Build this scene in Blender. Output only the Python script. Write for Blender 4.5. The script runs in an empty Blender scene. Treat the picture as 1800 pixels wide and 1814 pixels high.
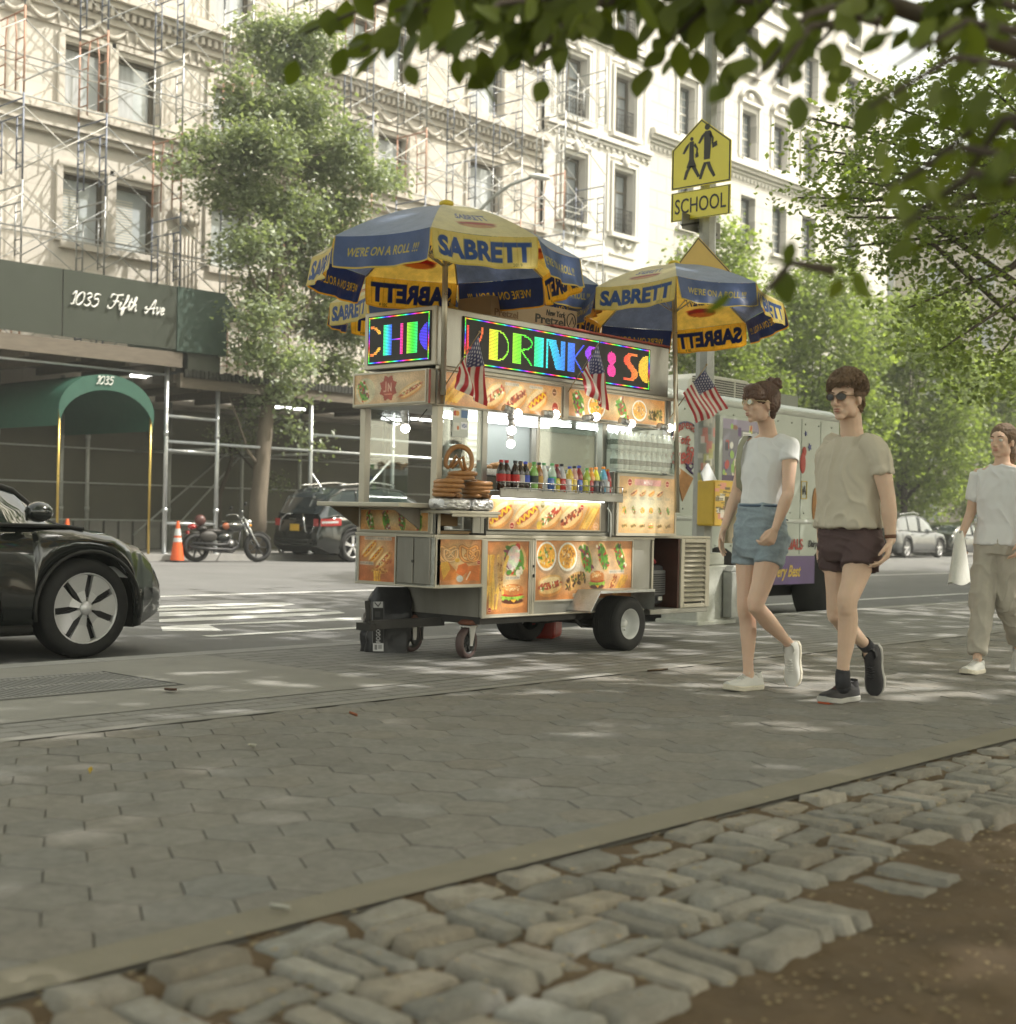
import bpy, bmesh, math, random
import numpy as np
from mathutils import Vector, Matrix, noise
R = math.radians; PI = math.pi
random.seed(7); RNG = np.random.RandomState(7)
scene = bpy.context.scene
COL = scene.collection
# ------------------------------------------------------------------ camera
CF, CX, CY, CS, CH, CA = 2450., 900., 907., .018, .95, R(42)
CC = math.sqrt(1-CS*CS); SL = .008            # SL: the avenue falls 0.8 per cent along +X
vF = Vector((math.cos(CA), math.sin(CA), 0)); vR = Vector((math.sin(CA), -math.cos(CA), 0)); vU = Vector((0, 0, 1))
CAM = Vector((0, 0, CH))
def ray(px, py):
    dx, dy = px-CX, py-CY
    return vF + vR*((dx*CC+dy*CS)/CF) + vU*((dx*CS-dy*CC)/CF)
def gz(x): return -SL*x
def G(px, py, z=0.):                          # point on the sloping ground
    d = ray(px, py); t = (z-CH)/(d.z+SL*d.x); return CAM+d*t
def PY(px, py, Y):
    d = ray(px, py); return CAM+d*(Y/d.y)
def PX(px, py, X):
    d = ray(px, py); return CAM+d*(X/d.x)
cd = bpy.data.cameras.new('camera'); cam = bpy.data.objects.new('camera', cd); COL.objects.link(cam)
bx_ = vR*CC+vU*CS; by_ = -vR*CS+vU*CC
m = Matrix.Identity(4)
for i, v in enumerate((bx_, by_, -vF)):
    for j in range(3): m[j][i] = v[j]
m.translation = CAM
cam.matrix_world = m
cd.sensor_fit = 'HORIZONTAL'; cd.sensor_width = 36; cd.lens = 36*CF/1800.
cd.clip_end = 3000; cd.clip_start = .05
cd.dof.use_dof = True; cd.dof.focus_distance = 9.3
cd.dof.aperture_fstop = (cd.lens/1000.)/.017
scene.camera = cam
# ------------------------------------------------------------------ light
SUN_AZ, SUN_EL = R(-46), R(52)                # azimuth from +X towards +Y
sdir = Vector((math.cos(SUN_EL)*math.cos(SUN_AZ), math.cos(SUN_EL)*math.sin(SUN_AZ), math.sin(SUN_EL)))
w = bpy.data.worlds.new('World'); scene.world = w; w.use_nodes = True
nt = w.node_tree; nt.nodes.clear()
sky = nt.nodes.new('ShaderNodeTexSky'); sky.sky_type = 'NISHITA'; sky.sun_disc = False
sky.sun_elevation = SUN_EL; sky.sun_rotation = PI/2-SUN_AZ; sky.dust_density = 2.5; sky.air_density = 1.0
bg = nt.nodes.new('ShaderNodeBackground'); bg.inputs[1].default_value = .15
ou = nt.nodes.new('ShaderNodeOutputWorld')
hsv_ = nt.nodes.new('ShaderNodeHueSaturation'); hsv_.inputs['Saturation'].default_value = .42; nt.links.new(sky.outputs[0], hsv_.inputs['Color'])
mx_ = nt.nodes.new('ShaderNodeMix'); mx_.data_type = 'RGBA'; mx_.blend_type = 'MULTIPLY'; mx_.inputs[0].default_value = 1; mx_.inputs[7].default_value = (1.10, 1.02, .795, 1)
nt.links.new(hsv_.outputs[0], mx_.inputs[6]); nt.links.new(mx_.outputs[2], bg.inputs[0]); nt.links.new(bg.outputs[0], ou.inputs[0])
sl = bpy.data.lights.new('sun', 'SUN'); sl.energy = 2.3; sl.angle = R(.55); sl.color = (1, .955, .885)
so = bpy.data.objects.new('sun', sl); COL.objects.link(so)
so.rotation_euler = sdir.to_track_quat('Z', 'Y').to_euler(); so.location = (0, 0, 40)
scene.view_settings.view_transform = 'Standard'; scene.view_settings.look = 'None'
scene.view_settings.gamma = 1; scene.view_settings.exposure = 1.52
scene.cycles.max_bounces = 6; scene.cycles.transparent_max_bounces = 12
scene.cycles.transmission_bounces = 6; scene.cycles.caustics_reflective = False; scene.cycles.caustics_refractive = False
scene.cycles.sample_clamp_indirect = 6
# ------------------------------------------------------------------ materials
def srgb(*c):
    c = [x/255. for x in c]
    return tuple(x/12.92 if x <= .04045 else ((x+.055)/1.055)**2.4 for x in c)
MATS = {}
def nodes(name):
    m = bpy.data.materials.new(name); m.use_nodes = True
    nt = m.node_tree; nt.nodes.clear()
    o = nt.nodes.new('ShaderNodeOutputMaterial')
    return m, nt, o
def lk(nt, a, b): nt.links.new(a, b)
def noise_n(nt, scale, detail=5, rough=.6, vec=None, dist=0.):
    n = nt.nodes.new('ShaderNodeTexNoise'); n.inputs['Scale'].default_value = scale
    n.inputs['Detail'].default_value = detail; n.inputs['Roughness'].default_value = rough; n.inputs['Distortion'].default_value = dist
    if vec is not None: lk(nt, vec, n.inputs['Vector'])
    return n
def ramp(nt, src, stops):
    r = nt.nodes.new('ShaderNodeValToRGB'); e = r.color_ramp.elements
    while len(e) > 1: e.remove(e[-1])
    e[0].position = stops[0][0]; e[0].color = (*stops[0][1][:3], 1)
    for p, c in stops[1:]:
        k = e.new(p); k.color = (*c[:3], 1)
    lk(nt, src, r.inputs[0]); return r
def mixc(nt, fac, a, b, mode='MIX'):
    n = nt.nodes.new('ShaderNodeMix'); n.data_type = 'RGBA'; n.blend_type = mode
    for s, v in ((n.inputs[0], fac), (n.inputs[6], a), (n.inputs[7], b)):
        if hasattr(v, 'is_output'): lk(nt, v, s)
        elif isinstance(v, (int, float)): s.default_value = v
        else: s.default_value = (*v[:3], 1)
    return n.outputs[2]
def M(name, col=(.5, .5, .5), rough=.6, metal=0., var=.12, scale=6., bump=0., bscale=60., coat=0., spec=.5,
      dirt=0., dirtcol=(.05, .045, .04), attr=False, world=False, em=0., emc=None, alpha=1., trans=0., ior=1.45, rvar=.08, stretch=None):
    if name in MATS: return MATS[name]
    m, nt, o = nodes(name)
    p = nt.nodes.new('ShaderNodeBsdfPrincipled'); lk(nt, p.outputs[0], o.inputs[0])
    tc = nt.nodes.new('ShaderNodeTexCoord')
    if world:
        g = nt.nodes.new('ShaderNodeNewGeometry'); vec = g.outputs['Position']
    else: vec = tc.outputs['Object']
    if stretch:
        mp = nt.nodes.new('ShaderNodeMapping'); mp.inputs['Scale'].default_value = stretch
        lk(nt, vec, mp.inputs[0]); vec = mp.outputs[0]
    if attr:
        a = nt.nodes.new('ShaderNodeAttribute'); a.attribute_name = 'Col'; base = a.outputs['Color']
    else: base = col
    if var > 0:
        n = noise_n(nt, scale, 6, .65, vec)
        r = ramp(nt, n.outputs[0], [(.25, (1-var,)*3), (.75, (1+var,)*3)])
        base = mixc(nt, 1., base, r.outputs[0], 'MULTIPLY')
    if dirt > 0:
        n2 = noise_n(nt, scale*.45, 8, .7, vec, .4)
        r2 = ramp(nt, n2.outputs[0], [(.48, (0, 0, 0)), (.75, (dirt,)*3)])
        base = mixc(nt, r2.outputs[0], base, dirtcol)
    if hasattr(base, 'is_output'): lk(nt, base, p.inputs['Base Color'])
    else: p.inputs['Base Color'].default_value = (*base[:3], 1)
    p.inputs['Metallic'].default_value = metal
    if rvar > 0 and rough > .05:
        n3 = noise_n(nt, scale*1.7, 4, .6, vec)
        mr = nt.nodes.new('ShaderNodeMapRange'); mr.inputs[3].default_value = max(.02, rough-rvar); mr.inputs[4].default_value = min(1, rough+rvar)
        lk(nt, n3.outputs[0], mr.inputs[0]); lk(nt, mr.outputs[0], p.inputs['Roughness'])
    else: p.inputs['Roughness'].default_value = rough
    p.inputs['Specular IOR Level'].default_value = spec
    p.inputs['Coat Weight'].default_value = coat; p.inputs['Coat Roughness'].default_value = .05
    p.inputs['IOR'].default_value = ior
    p.inputs['Transmission Weight'].default_value = trans; p.inputs['Alpha'].default_value = alpha
    if bump > 0:
        b = nt.nodes.new('ShaderNodeBump'); b.inputs['Strength'].default_value = min(1, bump*1.); b.inputs['Distance'].default_value = .01
        n4 = noise_n(nt, bscale, 5, .6, vec); lk(nt, n4.outputs[0], b.inputs['Height']); lk(nt, b.outputs[0], p.inputs['Normal'])
    if em > 0:
        p.inputs['Emission Strength'].default_value = em
        if emc == 'attr': lk(nt, a.outputs['Color'], p.inputs['Emission Color'])
        else: p.inputs['Emission Color'].default_value = (*(emc or col), 1)
    MATS[name] = m; return m
def leaf_mat(name, c1, c2, trans=.45, gloss=.25):
    if name in MATS: return MATS[name]
    m, nt, o = nodes(name)
    g = nt.nodes.new('ShaderNodeNewGeometry')
    r = ramp(nt, g.outputs['Random Per Island'], [(0, c1), (.5, [(a+b)/2 for a, b in zip(c1, c2)]), (1, c2)])
    n = noise_n(nt, .8, 3, .6, g.outputs['Position'])
    r2 = ramp(nt, n.outputs[0], [(.3, (.75,)*3), (.7, (1.25,)*3)])
    c = mixc(nt, 1., r.outputs[0], r2.outputs[0], 'MULTIPLY')
    d = nt.nodes.new('ShaderNodeBsdfPrincipled'); d.inputs['Roughness'].default_value = .45; lk(nt, c, d.inputs['Base Color'])
    d.inputs['Specular IOR Level'].default_value = gloss*2
    t = nt.nodes.new('ShaderNodeBsdfTranslucent')
    c2_ = mixc(nt, 1., c, (1.5, 1.6, .7), 'MULTIPLY'); lk(nt, c2_, t.inputs[0])
    x = nt.nodes.new('ShaderNodeMixShader'); x.inputs[0].default_value = trans
    lk(nt, d.outputs[0], x.inputs[1]); lk(nt, t.outputs[0], x.inputs[2]); lk(nt, x.outputs[0], o.inputs[0])
    MATS[name] = m; return m
def cloth_mat(name, trans=.4):
    if name in MATS: return MATS[name]
    m, nt, o = nodes(name)
    a = nt.nodes.new('ShaderNodeAttribute'); a.attribute_name = 'Col'
    g = nt.nodes.new('ShaderNodeNewGeometry')
    n = noise_n(nt, 9, 6, .7, g.outputs['Position'])
    r2 = ramp(nt, n.outputs[0], [(.3, (.86,)*3), (.7, (1.1,)*3)])
    c = mixc(nt, 1., a.outputs['Color'], r2.outputs[0], 'MULTIPLY')
    gm = nt.nodes.new('ShaderNodeGamma'); gm.inputs[1].default_value = 2.1; lk(nt, mixc(nt, 1., c, (1.26, 1.12, .98), 'MULTIPLY'), gm.inputs[0]); c0_ = c; c = mixc(nt, g.outputs['Backfacing'], c, gm.outputs[0]) if trans > .35 else c  # back faces coloured deeper, standing in for light filtering through the vinyl
    d = nt.nodes.new('ShaderNodeBsdfPrincipled'); d.inputs['Roughness'].default_value = .38; lk(nt, c, d.inputs['Base Color'])
    b = nt.nodes.new('ShaderNodeBump'); b.inputs['Distance'].default_value = .012; b.inputs['Strength'].default_value = .5
    n4 = noise_n(nt, 14, 3, .5, g.outputs['Position'], .6); lk(nt, n4.outputs[0], b.inputs['Height']); lk(nt, b.outputs[0], d.inputs['Normal'])
    t = nt.nodes.new('ShaderNodeBsdfTranslucent'); lk(nt, c, t.inputs[0])
    x = nt.nodes.new('ShaderNodeMixShader'); x.inputs[0].default_value = trans
    lk(nt, d.outputs[0], x.inputs[1]); lk(nt, t.outputs[0], x.inputs[2]); lk(nt, x.outputs[0], o.inputs[0])
    MATS[name] = m; return m
def glass_mat(name, tint=(.9, .95, .93), op=.12):
    if name in MATS: return MATS[name]
    m, nt, o = nodes(name)
    t = nt.nodes.new('ShaderNodeBsdfTransparent'); t.inputs[0].default_value = (*tint, 1)
    g = nt.nodes.new('ShaderNodeBsdfGlossy'); g.inputs['Roughness'].default_value = .03
    lw = nt.nodes.new('ShaderNodeLayerWeight'); lw.inputs[0].default_value = .5; f = nt.nodes.new('ShaderNodeMath'); f.operation = 'POWER'; f.inputs[1].default_value = 4.; lk(nt, lw.outputs['Facing'], f.inputs[0])
    ad = nt.nodes.new('ShaderNodeMath'); ad.operation = 'ADD'; ad.use_clamp = True; ad.inputs[1].default_value = op; lk(nt, f.outputs[0], ad.inputs[0])
    x = nt.nodes.new('ShaderNodeMixShader'); lk(nt, ad.outputs[0], x.inputs[0]); lk(nt, t.outputs[0], x.inputs[1]); lk(nt, g.outputs[0], x.inputs[2])
    lk(nt, x.outputs[0], o.inputs[0]); MATS[name] = m; return m
def brick_mat(name, c1, c2, mortar, bw, bh, ms=.01, axes='xy', rough=.85, bump=.4, off=.5, var=.15, noise_s=3.):
    if name in MATS: return MATS[name]
    m, nt, o = nodes(name)
    p = nt.nodes.new('ShaderNodeBsdfPrincipled'); lk(nt, p.outputs[0], o.inputs[0]); p.inputs['Roughness'].default_value = rough
    g = nt.nodes.new('ShaderNodeNewGeometry'); s = nt.nodes.new('ShaderNodeSeparateXYZ'); lk(nt, g.outputs['Position'], s.inputs[0])
    cmb = nt.nodes.new('ShaderNodeCombineXYZ'); ix = {'x': 0, 'y': 1, 'z': 2}
    lk(nt, s.outputs[ix[axes[0]]], cmb.inputs[0]); lk(nt, s.outputs[ix[axes[1]]], cmb.inputs[1])
    b = nt.nodes.new('ShaderNodeTexBrick'); lk(nt, cmb.outputs[0], b.inputs[0]); b.offset = off
    b.inputs['Color1'].default_value = (*c1, 1); b.inputs['Color2'].default_value = (*c2, 1); b.inputs['Mortar'].default_value = (*mortar, 1)
    b.inputs['Scale'].default_value = 1; b.inputs['Mortar Size'].default_value = ms; b.inputs['Mortar Smooth'].default_value = .3
    b.inputs['Brick Width'].default_value = bw; b.inputs['Row Height'].default_value = bh
    n = noise_n(nt, noise_s, 8, .7, g.outputs['Position']); r = ramp(nt, n.outputs[0], [(.25, (1-var,)*3), (.75, (1+var,)*3)])
    c = mixc(nt, 1., b.outputs[0], r.outputs[0], 'MULTIPLY')
    n2 = noise_n(nt, 90, 3, .6, g.outputs['Position']); r2 = ramp(nt, n2.outputs[0], [(.3, (.88,)*3), (.7, (1.1,)*3)])
    c = mixc(nt, 1., c, r2.outputs[0], 'MULTIPLY'); lk(nt, c, p.inputs['Base Color'])
    bp = nt.nodes.new('ShaderNodeBump'); bp.inputs['Strength'].default_value = bump; bp.inputs['Distance'].default_value = .01; bp.invert = True
    lk(nt, b.outputs['Fac'], bp.inputs['Height']); lk(nt, bp.outputs[0], p.inputs['Normal'])
    MATS[name] = m; return m
# ------------------------------------------------------------------ mesh builder
class MB:
    def __init__(s): s.v = []; s.f = []; s.mi = []; s.sm = []; s.cur = 0; s.smooth = False
    def add(s, vs, fs):
        k = len(s.v); s.v += [tuple(v) for v in vs]
        for f in fs: s.f.append(tuple(i+k for i in f)); s.mi.append(s.cur); s.sm.append(s.smooth)
        return s
    def box(s, x0, x1, y0, y1, z0, z1):
        return s.add([(x0, y0, z0), (x1, y0, z0), (x1, y1, z0), (x0, y1, z0), (x0, y0, z1), (x1, y0, z1), (x1, y1, z1), (x0, y1, z1)],
                     [(0, 3, 2, 1), (4, 5, 6, 7), (0, 1, 5, 4), (1, 2, 6, 5), (2, 3, 7, 6), (3, 0, 4, 7)])
    def obox(s, c, sz, rot=None):
        hx, hy, hz = [a/2 for a in sz]; c = Vector(c)
        vs = [Vector((x, y, z)) for z in (-hz, hz) for y in (-hy, hy) for x in (-hx, hx)]
        if rot is not None: vs = [rot@v for v in vs]
        return s.add([v+c for v in vs], [(0, 2, 3, 1), (4, 5, 7, 6), (0, 1, 5, 4), (1, 3, 7, 5), (3, 2, 6, 7), (2, 0, 4, 6)])
    def bar(s, a, b, wd, ht):
        a = Vector(a); b = Vector(b); d = b-a; L = d.length
        q = d.to_track_quat('X', 'Z').to_matrix()
        return s.obox((a+b)/2, (L, wd, ht), q)
    def tube(s, pts, r, n=8, cap=True, sm=True):
        pts = [Vector(p) for p in pts]; rs = r if isinstance(r, (list, tuple)) else [r]*len(pts)
        old = s.smooth; s.smooth = sm
        vs = []; up = None
        for i, p in enumerate(pts):
            d = (pts[min(i+1, len(pts)-1)]-pts[max(i-1, 0)])
            if d.length < 1e-9: d = Vector((0, 0, 1))
            d.normalize()
            if up is None: up = d.orthogonal().normalized()
            up = (up-d*up.dot(d))
            if up.length < 1e-6: up = d.orthogonal()
            up.normalize(); w_ = d.cross(up)
            for k in range(n):
                a = 2*PI*k/n; vs.append(p+(up*math.cos(a)+w_*math.sin(a))*rs[i])
        fs = [(i*n+k, i*n+(k+1) % n, (i+1)*n+(k+1) % n, (i+1)*n+k) for i in range(len(pts)-1) for k in range(n)]
        s.add(vs, fs)
        if cap:
            s.smooth = False; k0 = len(s.v)-len(vs)
            s.f.append(tuple(k0+k for k in reversed(range(n)))); s.mi.append(s.cur); s.sm.append(False)
            s.f.append(tuple(k0+(len(pts)-1)*n+k for k in range(n))); s.mi.append(s.cur); s.sm.append(False)
        s.smooth = old; return s
    def lathe(s, prof, c=(0, 0, 0), axis=(0, 0, 1), n=20, sm=True, arc=None):
        ax = Vector(axis).normalized(); u = ax.orthogonal().normalized(); w_ = ax.cross(u); c = Vector(c)
        old = s.smooth; s.smooth = sm; vs = []
        for r, h in prof:
            for k in range(n):
                a = 2*PI*k/n; vs.append(c+ax*h+(u*math.cos(a)+w_*math.sin(a))*max(r, 1e-5))
        fs = [(i*n+k, i*n+(k+1) % n, (i+1)*n+(k+1) % n, (i+1)*n+k) for i in range(len(prof)-1) for k in range(n)]
        s.add(vs, fs); s.smooth = old; return s
    def ell(s, c, r, n=14, m_=10, rot=None):
        c = Vector(c); r = (r,)*3 if isinstance(r, (int, float)) else r
        vs = []; old = s.smooth; s.smooth = True
        for i in range(m_+1):
            t = PI*i/m_
            for k in range(n):
                a = 2*PI*k/n; q = Vector((r[0]*math.sin(t)*math.cos(a), r[1]*math.sin(t)*math.sin(a), r[2]*math.cos(t)))
                if rot is not None: q = rot@q
                vs.append(c+q)
        s.add(vs, [(i*n+k, (i+1)*n+k, (i+1)*n+(k+1) % n, i*n+(k+1) % n) for i in range(m_) for k in range(n)])
        s.smooth = old; return s
    def prism(s, pts, axis, a0, a1):          # pts: outline in the two other axes; extruded along axis
        ax = 'xyz'.index(axis); o_ = [i for i in range(3) if i != ax]
        def mk(p, h):
            v = [0, 0, 0]; v[ax] = h; v[o_[0]] = p[0]; v[o_[1]] = p[1]; return v
        n = len(pts)
        s.add([mk(p, a0) for p in pts]+[mk(p, a1) for p in pts],
              [tuple(reversed(range(n))), tuple(range(n, 2*n))]+[(i, (i+1) % n, n+(i+1) % n, n+i) for i in range(n)])
        return s
    def strip(s, rows, closed=False, sm=True):
        old = s.smooth; s.smooth = sm; n = len(rows[0]); vs = [p for r in rows for p in r]
        fs = [(i*n+k, i*n+k+1, (i+1)*n+k+1, (i+1)*n+k) for i in range(len(rows)-1) for k in range(n-1)]
        if closed: fs += [(i*n+n-1, i*n, (i+1)*n, (i+1)*n+n-1) for i in range(len(rows)-1)]
        s.add(vs, fs); s.smooth = old; return s
    def build(s, name, mats, parent=None, bevel=0., loc=None, fix=True):
        me = bpy.data.meshes.new(name); me.from_pydata(s.v, [], s.f)
        if not isinstance(mats, (list, tuple)): mats = [mats]
        for m_ in mats: me.materials.append(m_)
        me.polygons.foreach_set('material_index', s.mi); me.polygons.foreach_set('use_smooth', s.sm)
        me.update()
        if fix:
            b = bmesh.new(); b.from_mesh(me); bmesh.ops.recalc_face_normals(b, faces=b.faces); b.to_mesh(me); b.free()
        o = bpy.data.objects.new(name, me); COL.objects.link(o)
        if parent is not None: o.parent = parent
        if loc is not None: o.location = loc
        if bevel > 0:
            bm_ = o.modifiers.new('bevel', 'BEVEL'); bm_.width = bevel; bm_.segments = 2; bm_.limit_method = 'ANGLE'; bm_.angle_limit = R(50)
        return o
def tag(o, label=None, cat=None, group=None, kind=None):
    if label: o['label'] = label
    if cat: o['category'] = cat
    if group: o['group'] = group
    if kind: o['kind'] = kind
    return o
def empty(name, loc=(0, 0, 0), rz=0., label=None, cat=None, group=None):
    o = bpy.data.objects.new(name, None); COL.objects.link(o); o.empty_display_size = .2
    o.location = loc; o.rotation_euler = (0, 0, rz); return tag(o, label, cat, group)
def copy_tree(o, parent=None):
    c = o.copy(); COL.objects.link(c)
    if parent is not None: c.parent = parent
    for ch in list(o.children): copy_tree(ch, c)
    return c
# ------------------------------------------------------------------ painting on grids
_tc = {}
def text_tris(txt, bold=0., shear=0., space=1.):
    k = (txt, bold, shear, space)
    if k not in _tc:
        cu = bpy.data.curves.new('t', 'FONT'); cu.body = txt; cu.offset = bold; cu.shear = shear; cu.space_character = space; cu.resolution_u = 3
        o = bpy.data.objects.new('t', cu); COL.objects.link(o)
        dg = bpy.context.evaluated_depsgraph_get(); dg.update(); me = o.evaluated_get(dg).to_mesh(); me.calc_loop_triangles()
        v = np.array([x.co[:2] for x in me.vertices]); t = np.array([list(x.vertices) for x in me.loop_triangles])
        o.to_mesh_clear(); COL.objects.unlink(o); bpy.data.objects.remove(o); bpy.data.curves.remove(cu)
        lo = v.min(0); hi = v.max(0); _tc[k] = ((v-lo)/(hi-lo), t, (hi-lo)[0]/(hi-lo)[1])
    return _tc[k]
class Canvas:
    def __init__(s, w, h, col):
        s.w, s.h = int(w), int(h); s.a = np.empty((s.h, s.w, 3)); s.a[:] = np.array(col)/255.
        s.yy, s.xx = np.mgrid[0:s.h, 0:s.w]+.5
    def put(s, mask, col, a=1.):
        c = np.array(col)/255.; mk = (mask*a)[..., None]; s.a = s.a*(1-mk)+c*mk
    def grad(s, c0, c1, x0=.5, y0=.5, p=1.5):
        d = np.clip((((s.xx/s.w-x0)*2)**2+((s.yy/s.h-y0)*2)**2)**.5/1.2, 0, 1)**p
        s.put(1-d, c0); return s
    def rot(s, cx, cy, ang):
        c, sn = math.cos(ang), math.sin(ang); dx = s.xx-cx; dy = s.yy-cy
        return dx*c+dy*sn, -dx*sn+dy*c
    def el(s, cx, cy, rx, ry, col, ang=0., a=1., soft=1.):
        u, v = s.rot(cx, cy, ang); d = ((u/rx)**2+(v/ry)**2)**.5
        s.put(np.clip((1-d)*min(rx, ry)/soft+.5, 0, 1), col, a); return s
    def rect(s, x0, y0, x1, y1, col, a=1.):
        mk = np.clip(s.xx-x0+.5, 0, 1)*np.clip(x1-s.xx+.5, 0, 1)*np.clip(s.yy-y0+.5, 0, 1)*np.clip(y1-s.yy+.5, 0, 1)
        s.put(mk, col, a); return s
    def line(s, pts, wd, col, a=1.):
        mk = np.zeros((s.h, s.w))
        for (x0, y0), (x1, y1) in zip(pts, pts[1:]):
            dx, dy = x1-x0, y1-y0; L2 = dx*dx+dy*dy+1e-9
            t = np.clip(((s.xx-x0)*dx+(s.yy-y0)*dy)/L2, 0, 1)
            d = np.hypot(s.xx-x0-t*dx, s.yy-y0-t*dy); mk = np.maximum(mk, np.clip(wd/2-d+.5, 0, 1))
        s.put(mk, col, a); return s
    def poly(s, pts, col, a=1.):
        ins = np.zeros((s.h, s.w), bool); n = len(pts); j = n-1
        for i in range(n):
            xi, yi = pts[i]; xj, yj = pts[j]
            if yi != yj: ins ^= ((yi > s.yy) != (yj > s.yy)) & (s.xx < (xj-xi)*(s.yy-yi)/(yj-yi)+xi)
            j = i
        s.put(ins.astype(float), col, a); return s
    def text(s, txt, x0, y0, x1, y1, col, bold=0., shear=0., a=1., fit=True, warp=None):
        v, t, asp = text_tris(txt, bold, shear)
        W = x1-x0; H = y1-y0
        P = np.stack([x0+v[:, 0]*W, y1-v[:, 1]*H], 1)
        if warp: P = warp(P)
        mk = np.zeros((s.h, s.w))
        for tri in t:
            A, B, C_ = P[tri]; xa = max(0, int(min(A[0], B[0], C_[0]))-1); xb = min(s.w, int(max(A[0], B[0], C_[0]))+2)
            ya = max(0, int(min(A[1], B[1], C_[1]))-1); yb = min(s.h, int(max(A[1], B[1], C_[1]))+2)
            if xa >= xb or ya >= yb: continue
            det = (B[0]-A[0])*(C_[1]-A[1])-(C_[0]-A[0])*(B[1]-A[1])
            if abs(det) < 1e-9: continue
            for ox in (-.25, .25):
                for oy in (-.25, .25):
                    X = s.xx[ya:yb, xa:xb]+ox; Y = s.yy[ya:yb, xa:xb]+oy
                    u = ((X-A[0])*(C_[1]-A[1])-(C_[0]-A[0])*(Y-A[1]))/det; vv = ((B[0]-A[0])*(Y-A[1])-(X-A[0])*(B[1]-A[1]))/det
                    mk[ya:yb, xa:xb] += .25*((u >= -1e-6) & (vv >= -1e-6) & (u+vv <= 1+1e-6))
        s.put(np.clip(mk, 0, 1), col, a); return s
    def speck(s, amt): s.a = np.clip(s.a*(1+amt*(RNG.rand(s.h, s.w, 1)-.5)*2), 0, 1); return s
def lin(a): return np.where(a <= .04045, a/12.92, ((a+.055)/1.055)**2.4)
def paint_mesh(name, cv, fn, mat, parent=None, smooth=True):
    """grid of cv.w x cv.h vertices placed by fn(u, v) (v from top), coloured by the canvas"""
    W, H = cv.w, cv.h
    vs = [fn(i/(W-1), j/(H-1)) for j in range(H) for i in range(W)]
    fs = [(j*W+i, (j+1)*W+i, (j+1)*W+i+1, j*W+i+1) for j in range(H-1) for i in range(W-1)]
    me = bpy.data.meshes.new(name); me.from_pydata([tuple(v) for v in vs], [], fs); me.materials.append(mat)
    at = me.color_attributes.new('Col', 'FLOAT_COLOR', 'POINT')
    at.data.foreach_set('color', np.concatenate([lin(cv.a.reshape(-1, 3)), np.ones((W*H, 1))], 1).astype(np.float32).ravel())
    if smooth: me.polygons.foreach_set('use_smooth', [True]*len(fs))
    o = bpy.data.objects.new(name, me); COL.objects.link(o)
    if parent is not None: o.parent = parent
    return o
def flat_panel(name, cv, o_, ux, uy, mat, parent=None):      # o_ top-left corner, ux along the width, uy down
    o_ = Vector(o_); ux = Vector(ux); uy = Vector(uy)
    return paint_mesh(name, cv, lambda u, v: o_+ux*u+uy*v, mat, parent, False)
def text_mesh(name, txt, o_, ux, uy, mat, parent=None, depth=.01, bold=0., shear=0., space=1.):   # box ux wide, uy high (up), thickness along ux x uy
    v, t, asp = text_tris(txt, bold, shear, space); o_ = Vector(o_); ux = Vector(ux); uy = Vector(uy); n = ux.cross(uy).normalized()*depth
    b = MB(); P = [o_+ux*p[0]+uy*p[1] for p in v]; k = len(P)
    b.add([p+n for p in P]+P, [tuple(x) for x in t]+[tuple(k+i for i in reversed(x)) for x in t])
    from collections import Counter
    e = Counter()
    for tr in t:
        for i in range(3): e[(tr[i], tr[(i+1) % 3])] += 1
    b.add([p+n for p in P]+P, [(a, k+a, k+c_, c_) for (a, c_) in e if (c_, a) not in e])
    return b.build(name, mat, parent, fix=False)
def fbm(x, y, z=0.): return noise.fractal(Vector((x, y, z)), 1., 2., 4)
SHADE = [(9, 1.0, 17, 8.5, 8.5), (17, -1, 18, 9, 8.5), (26, -3, 18, 9, 8.5), (2, -2.5, 17, 9, 8.5), (36, 0, 18, 9, 8.5), (-6, 1, 17, 8, 8.5), (46, 0, 18, 9, 9)]; SHN = 7500; ADDED_HAZE = .0018
# ================================================================== GROUND
def sheet(name, x0, x1, y0, y1, z, mat, z1=None):
    b = MB()
    b.add([(x0, y0, gz(x0)+z), (x1, y0, gz(x1)+z), (x1, y1, gz(x1)+(z if z1 is None else z1)), (x0, y1, gz(x0)+(z if z1 is None else z1))], [(0, 1, 2, 3)])
    o = b.build(name, mat, fix=False); return tag(o, kind='structure')
mGround = M('far_ground', (.10, .10, .095), .9, world=True, scale=.2)
mAsph = M('asphalt', (.155, .155, .152), .88, var=.16, scale=.9, bump=.35, bscale=120, dirt=.25, dirtcol=(.09, .088, .085), world=True)
mHex = M('hex_paver', (.215, .205, .185), .85, var=.20, scale=26, bump=.6, bscale=170, dirt=.5, dirtcol=(.13, .12, .105), world=True, attr=True)
mJoint = M('paver_joint', (.15, .14, .12), .95, world=True)
mBrick = brick_mat('curb_zone_paver', (.245, .24, .225), (.20, .195, .185), (.11, .105, .095), .32, .13, .008, 'xy', bump=.5)
mConc = M('concrete', (.27, .262, .238), .85, var=.12, scale=2., bump=.25, bscale=80, dirt=.3, dirtcol=(.17, .16, .14), world=True)
mGran = M('granite_kerb', (.31, .305, .29), .8, var=.15, scale=5, bump=.3, bscale=120, world=True)
mBand = M('pit_edging', (.21, .19, .145), .85, var=.12, scale=3, bump=.3, bscale=70, world=True)
mSoil = M('soil', (.105, .072, .040), .95, var=.3, scale=4, bump=.9, bscale=30, world=True)
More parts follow.
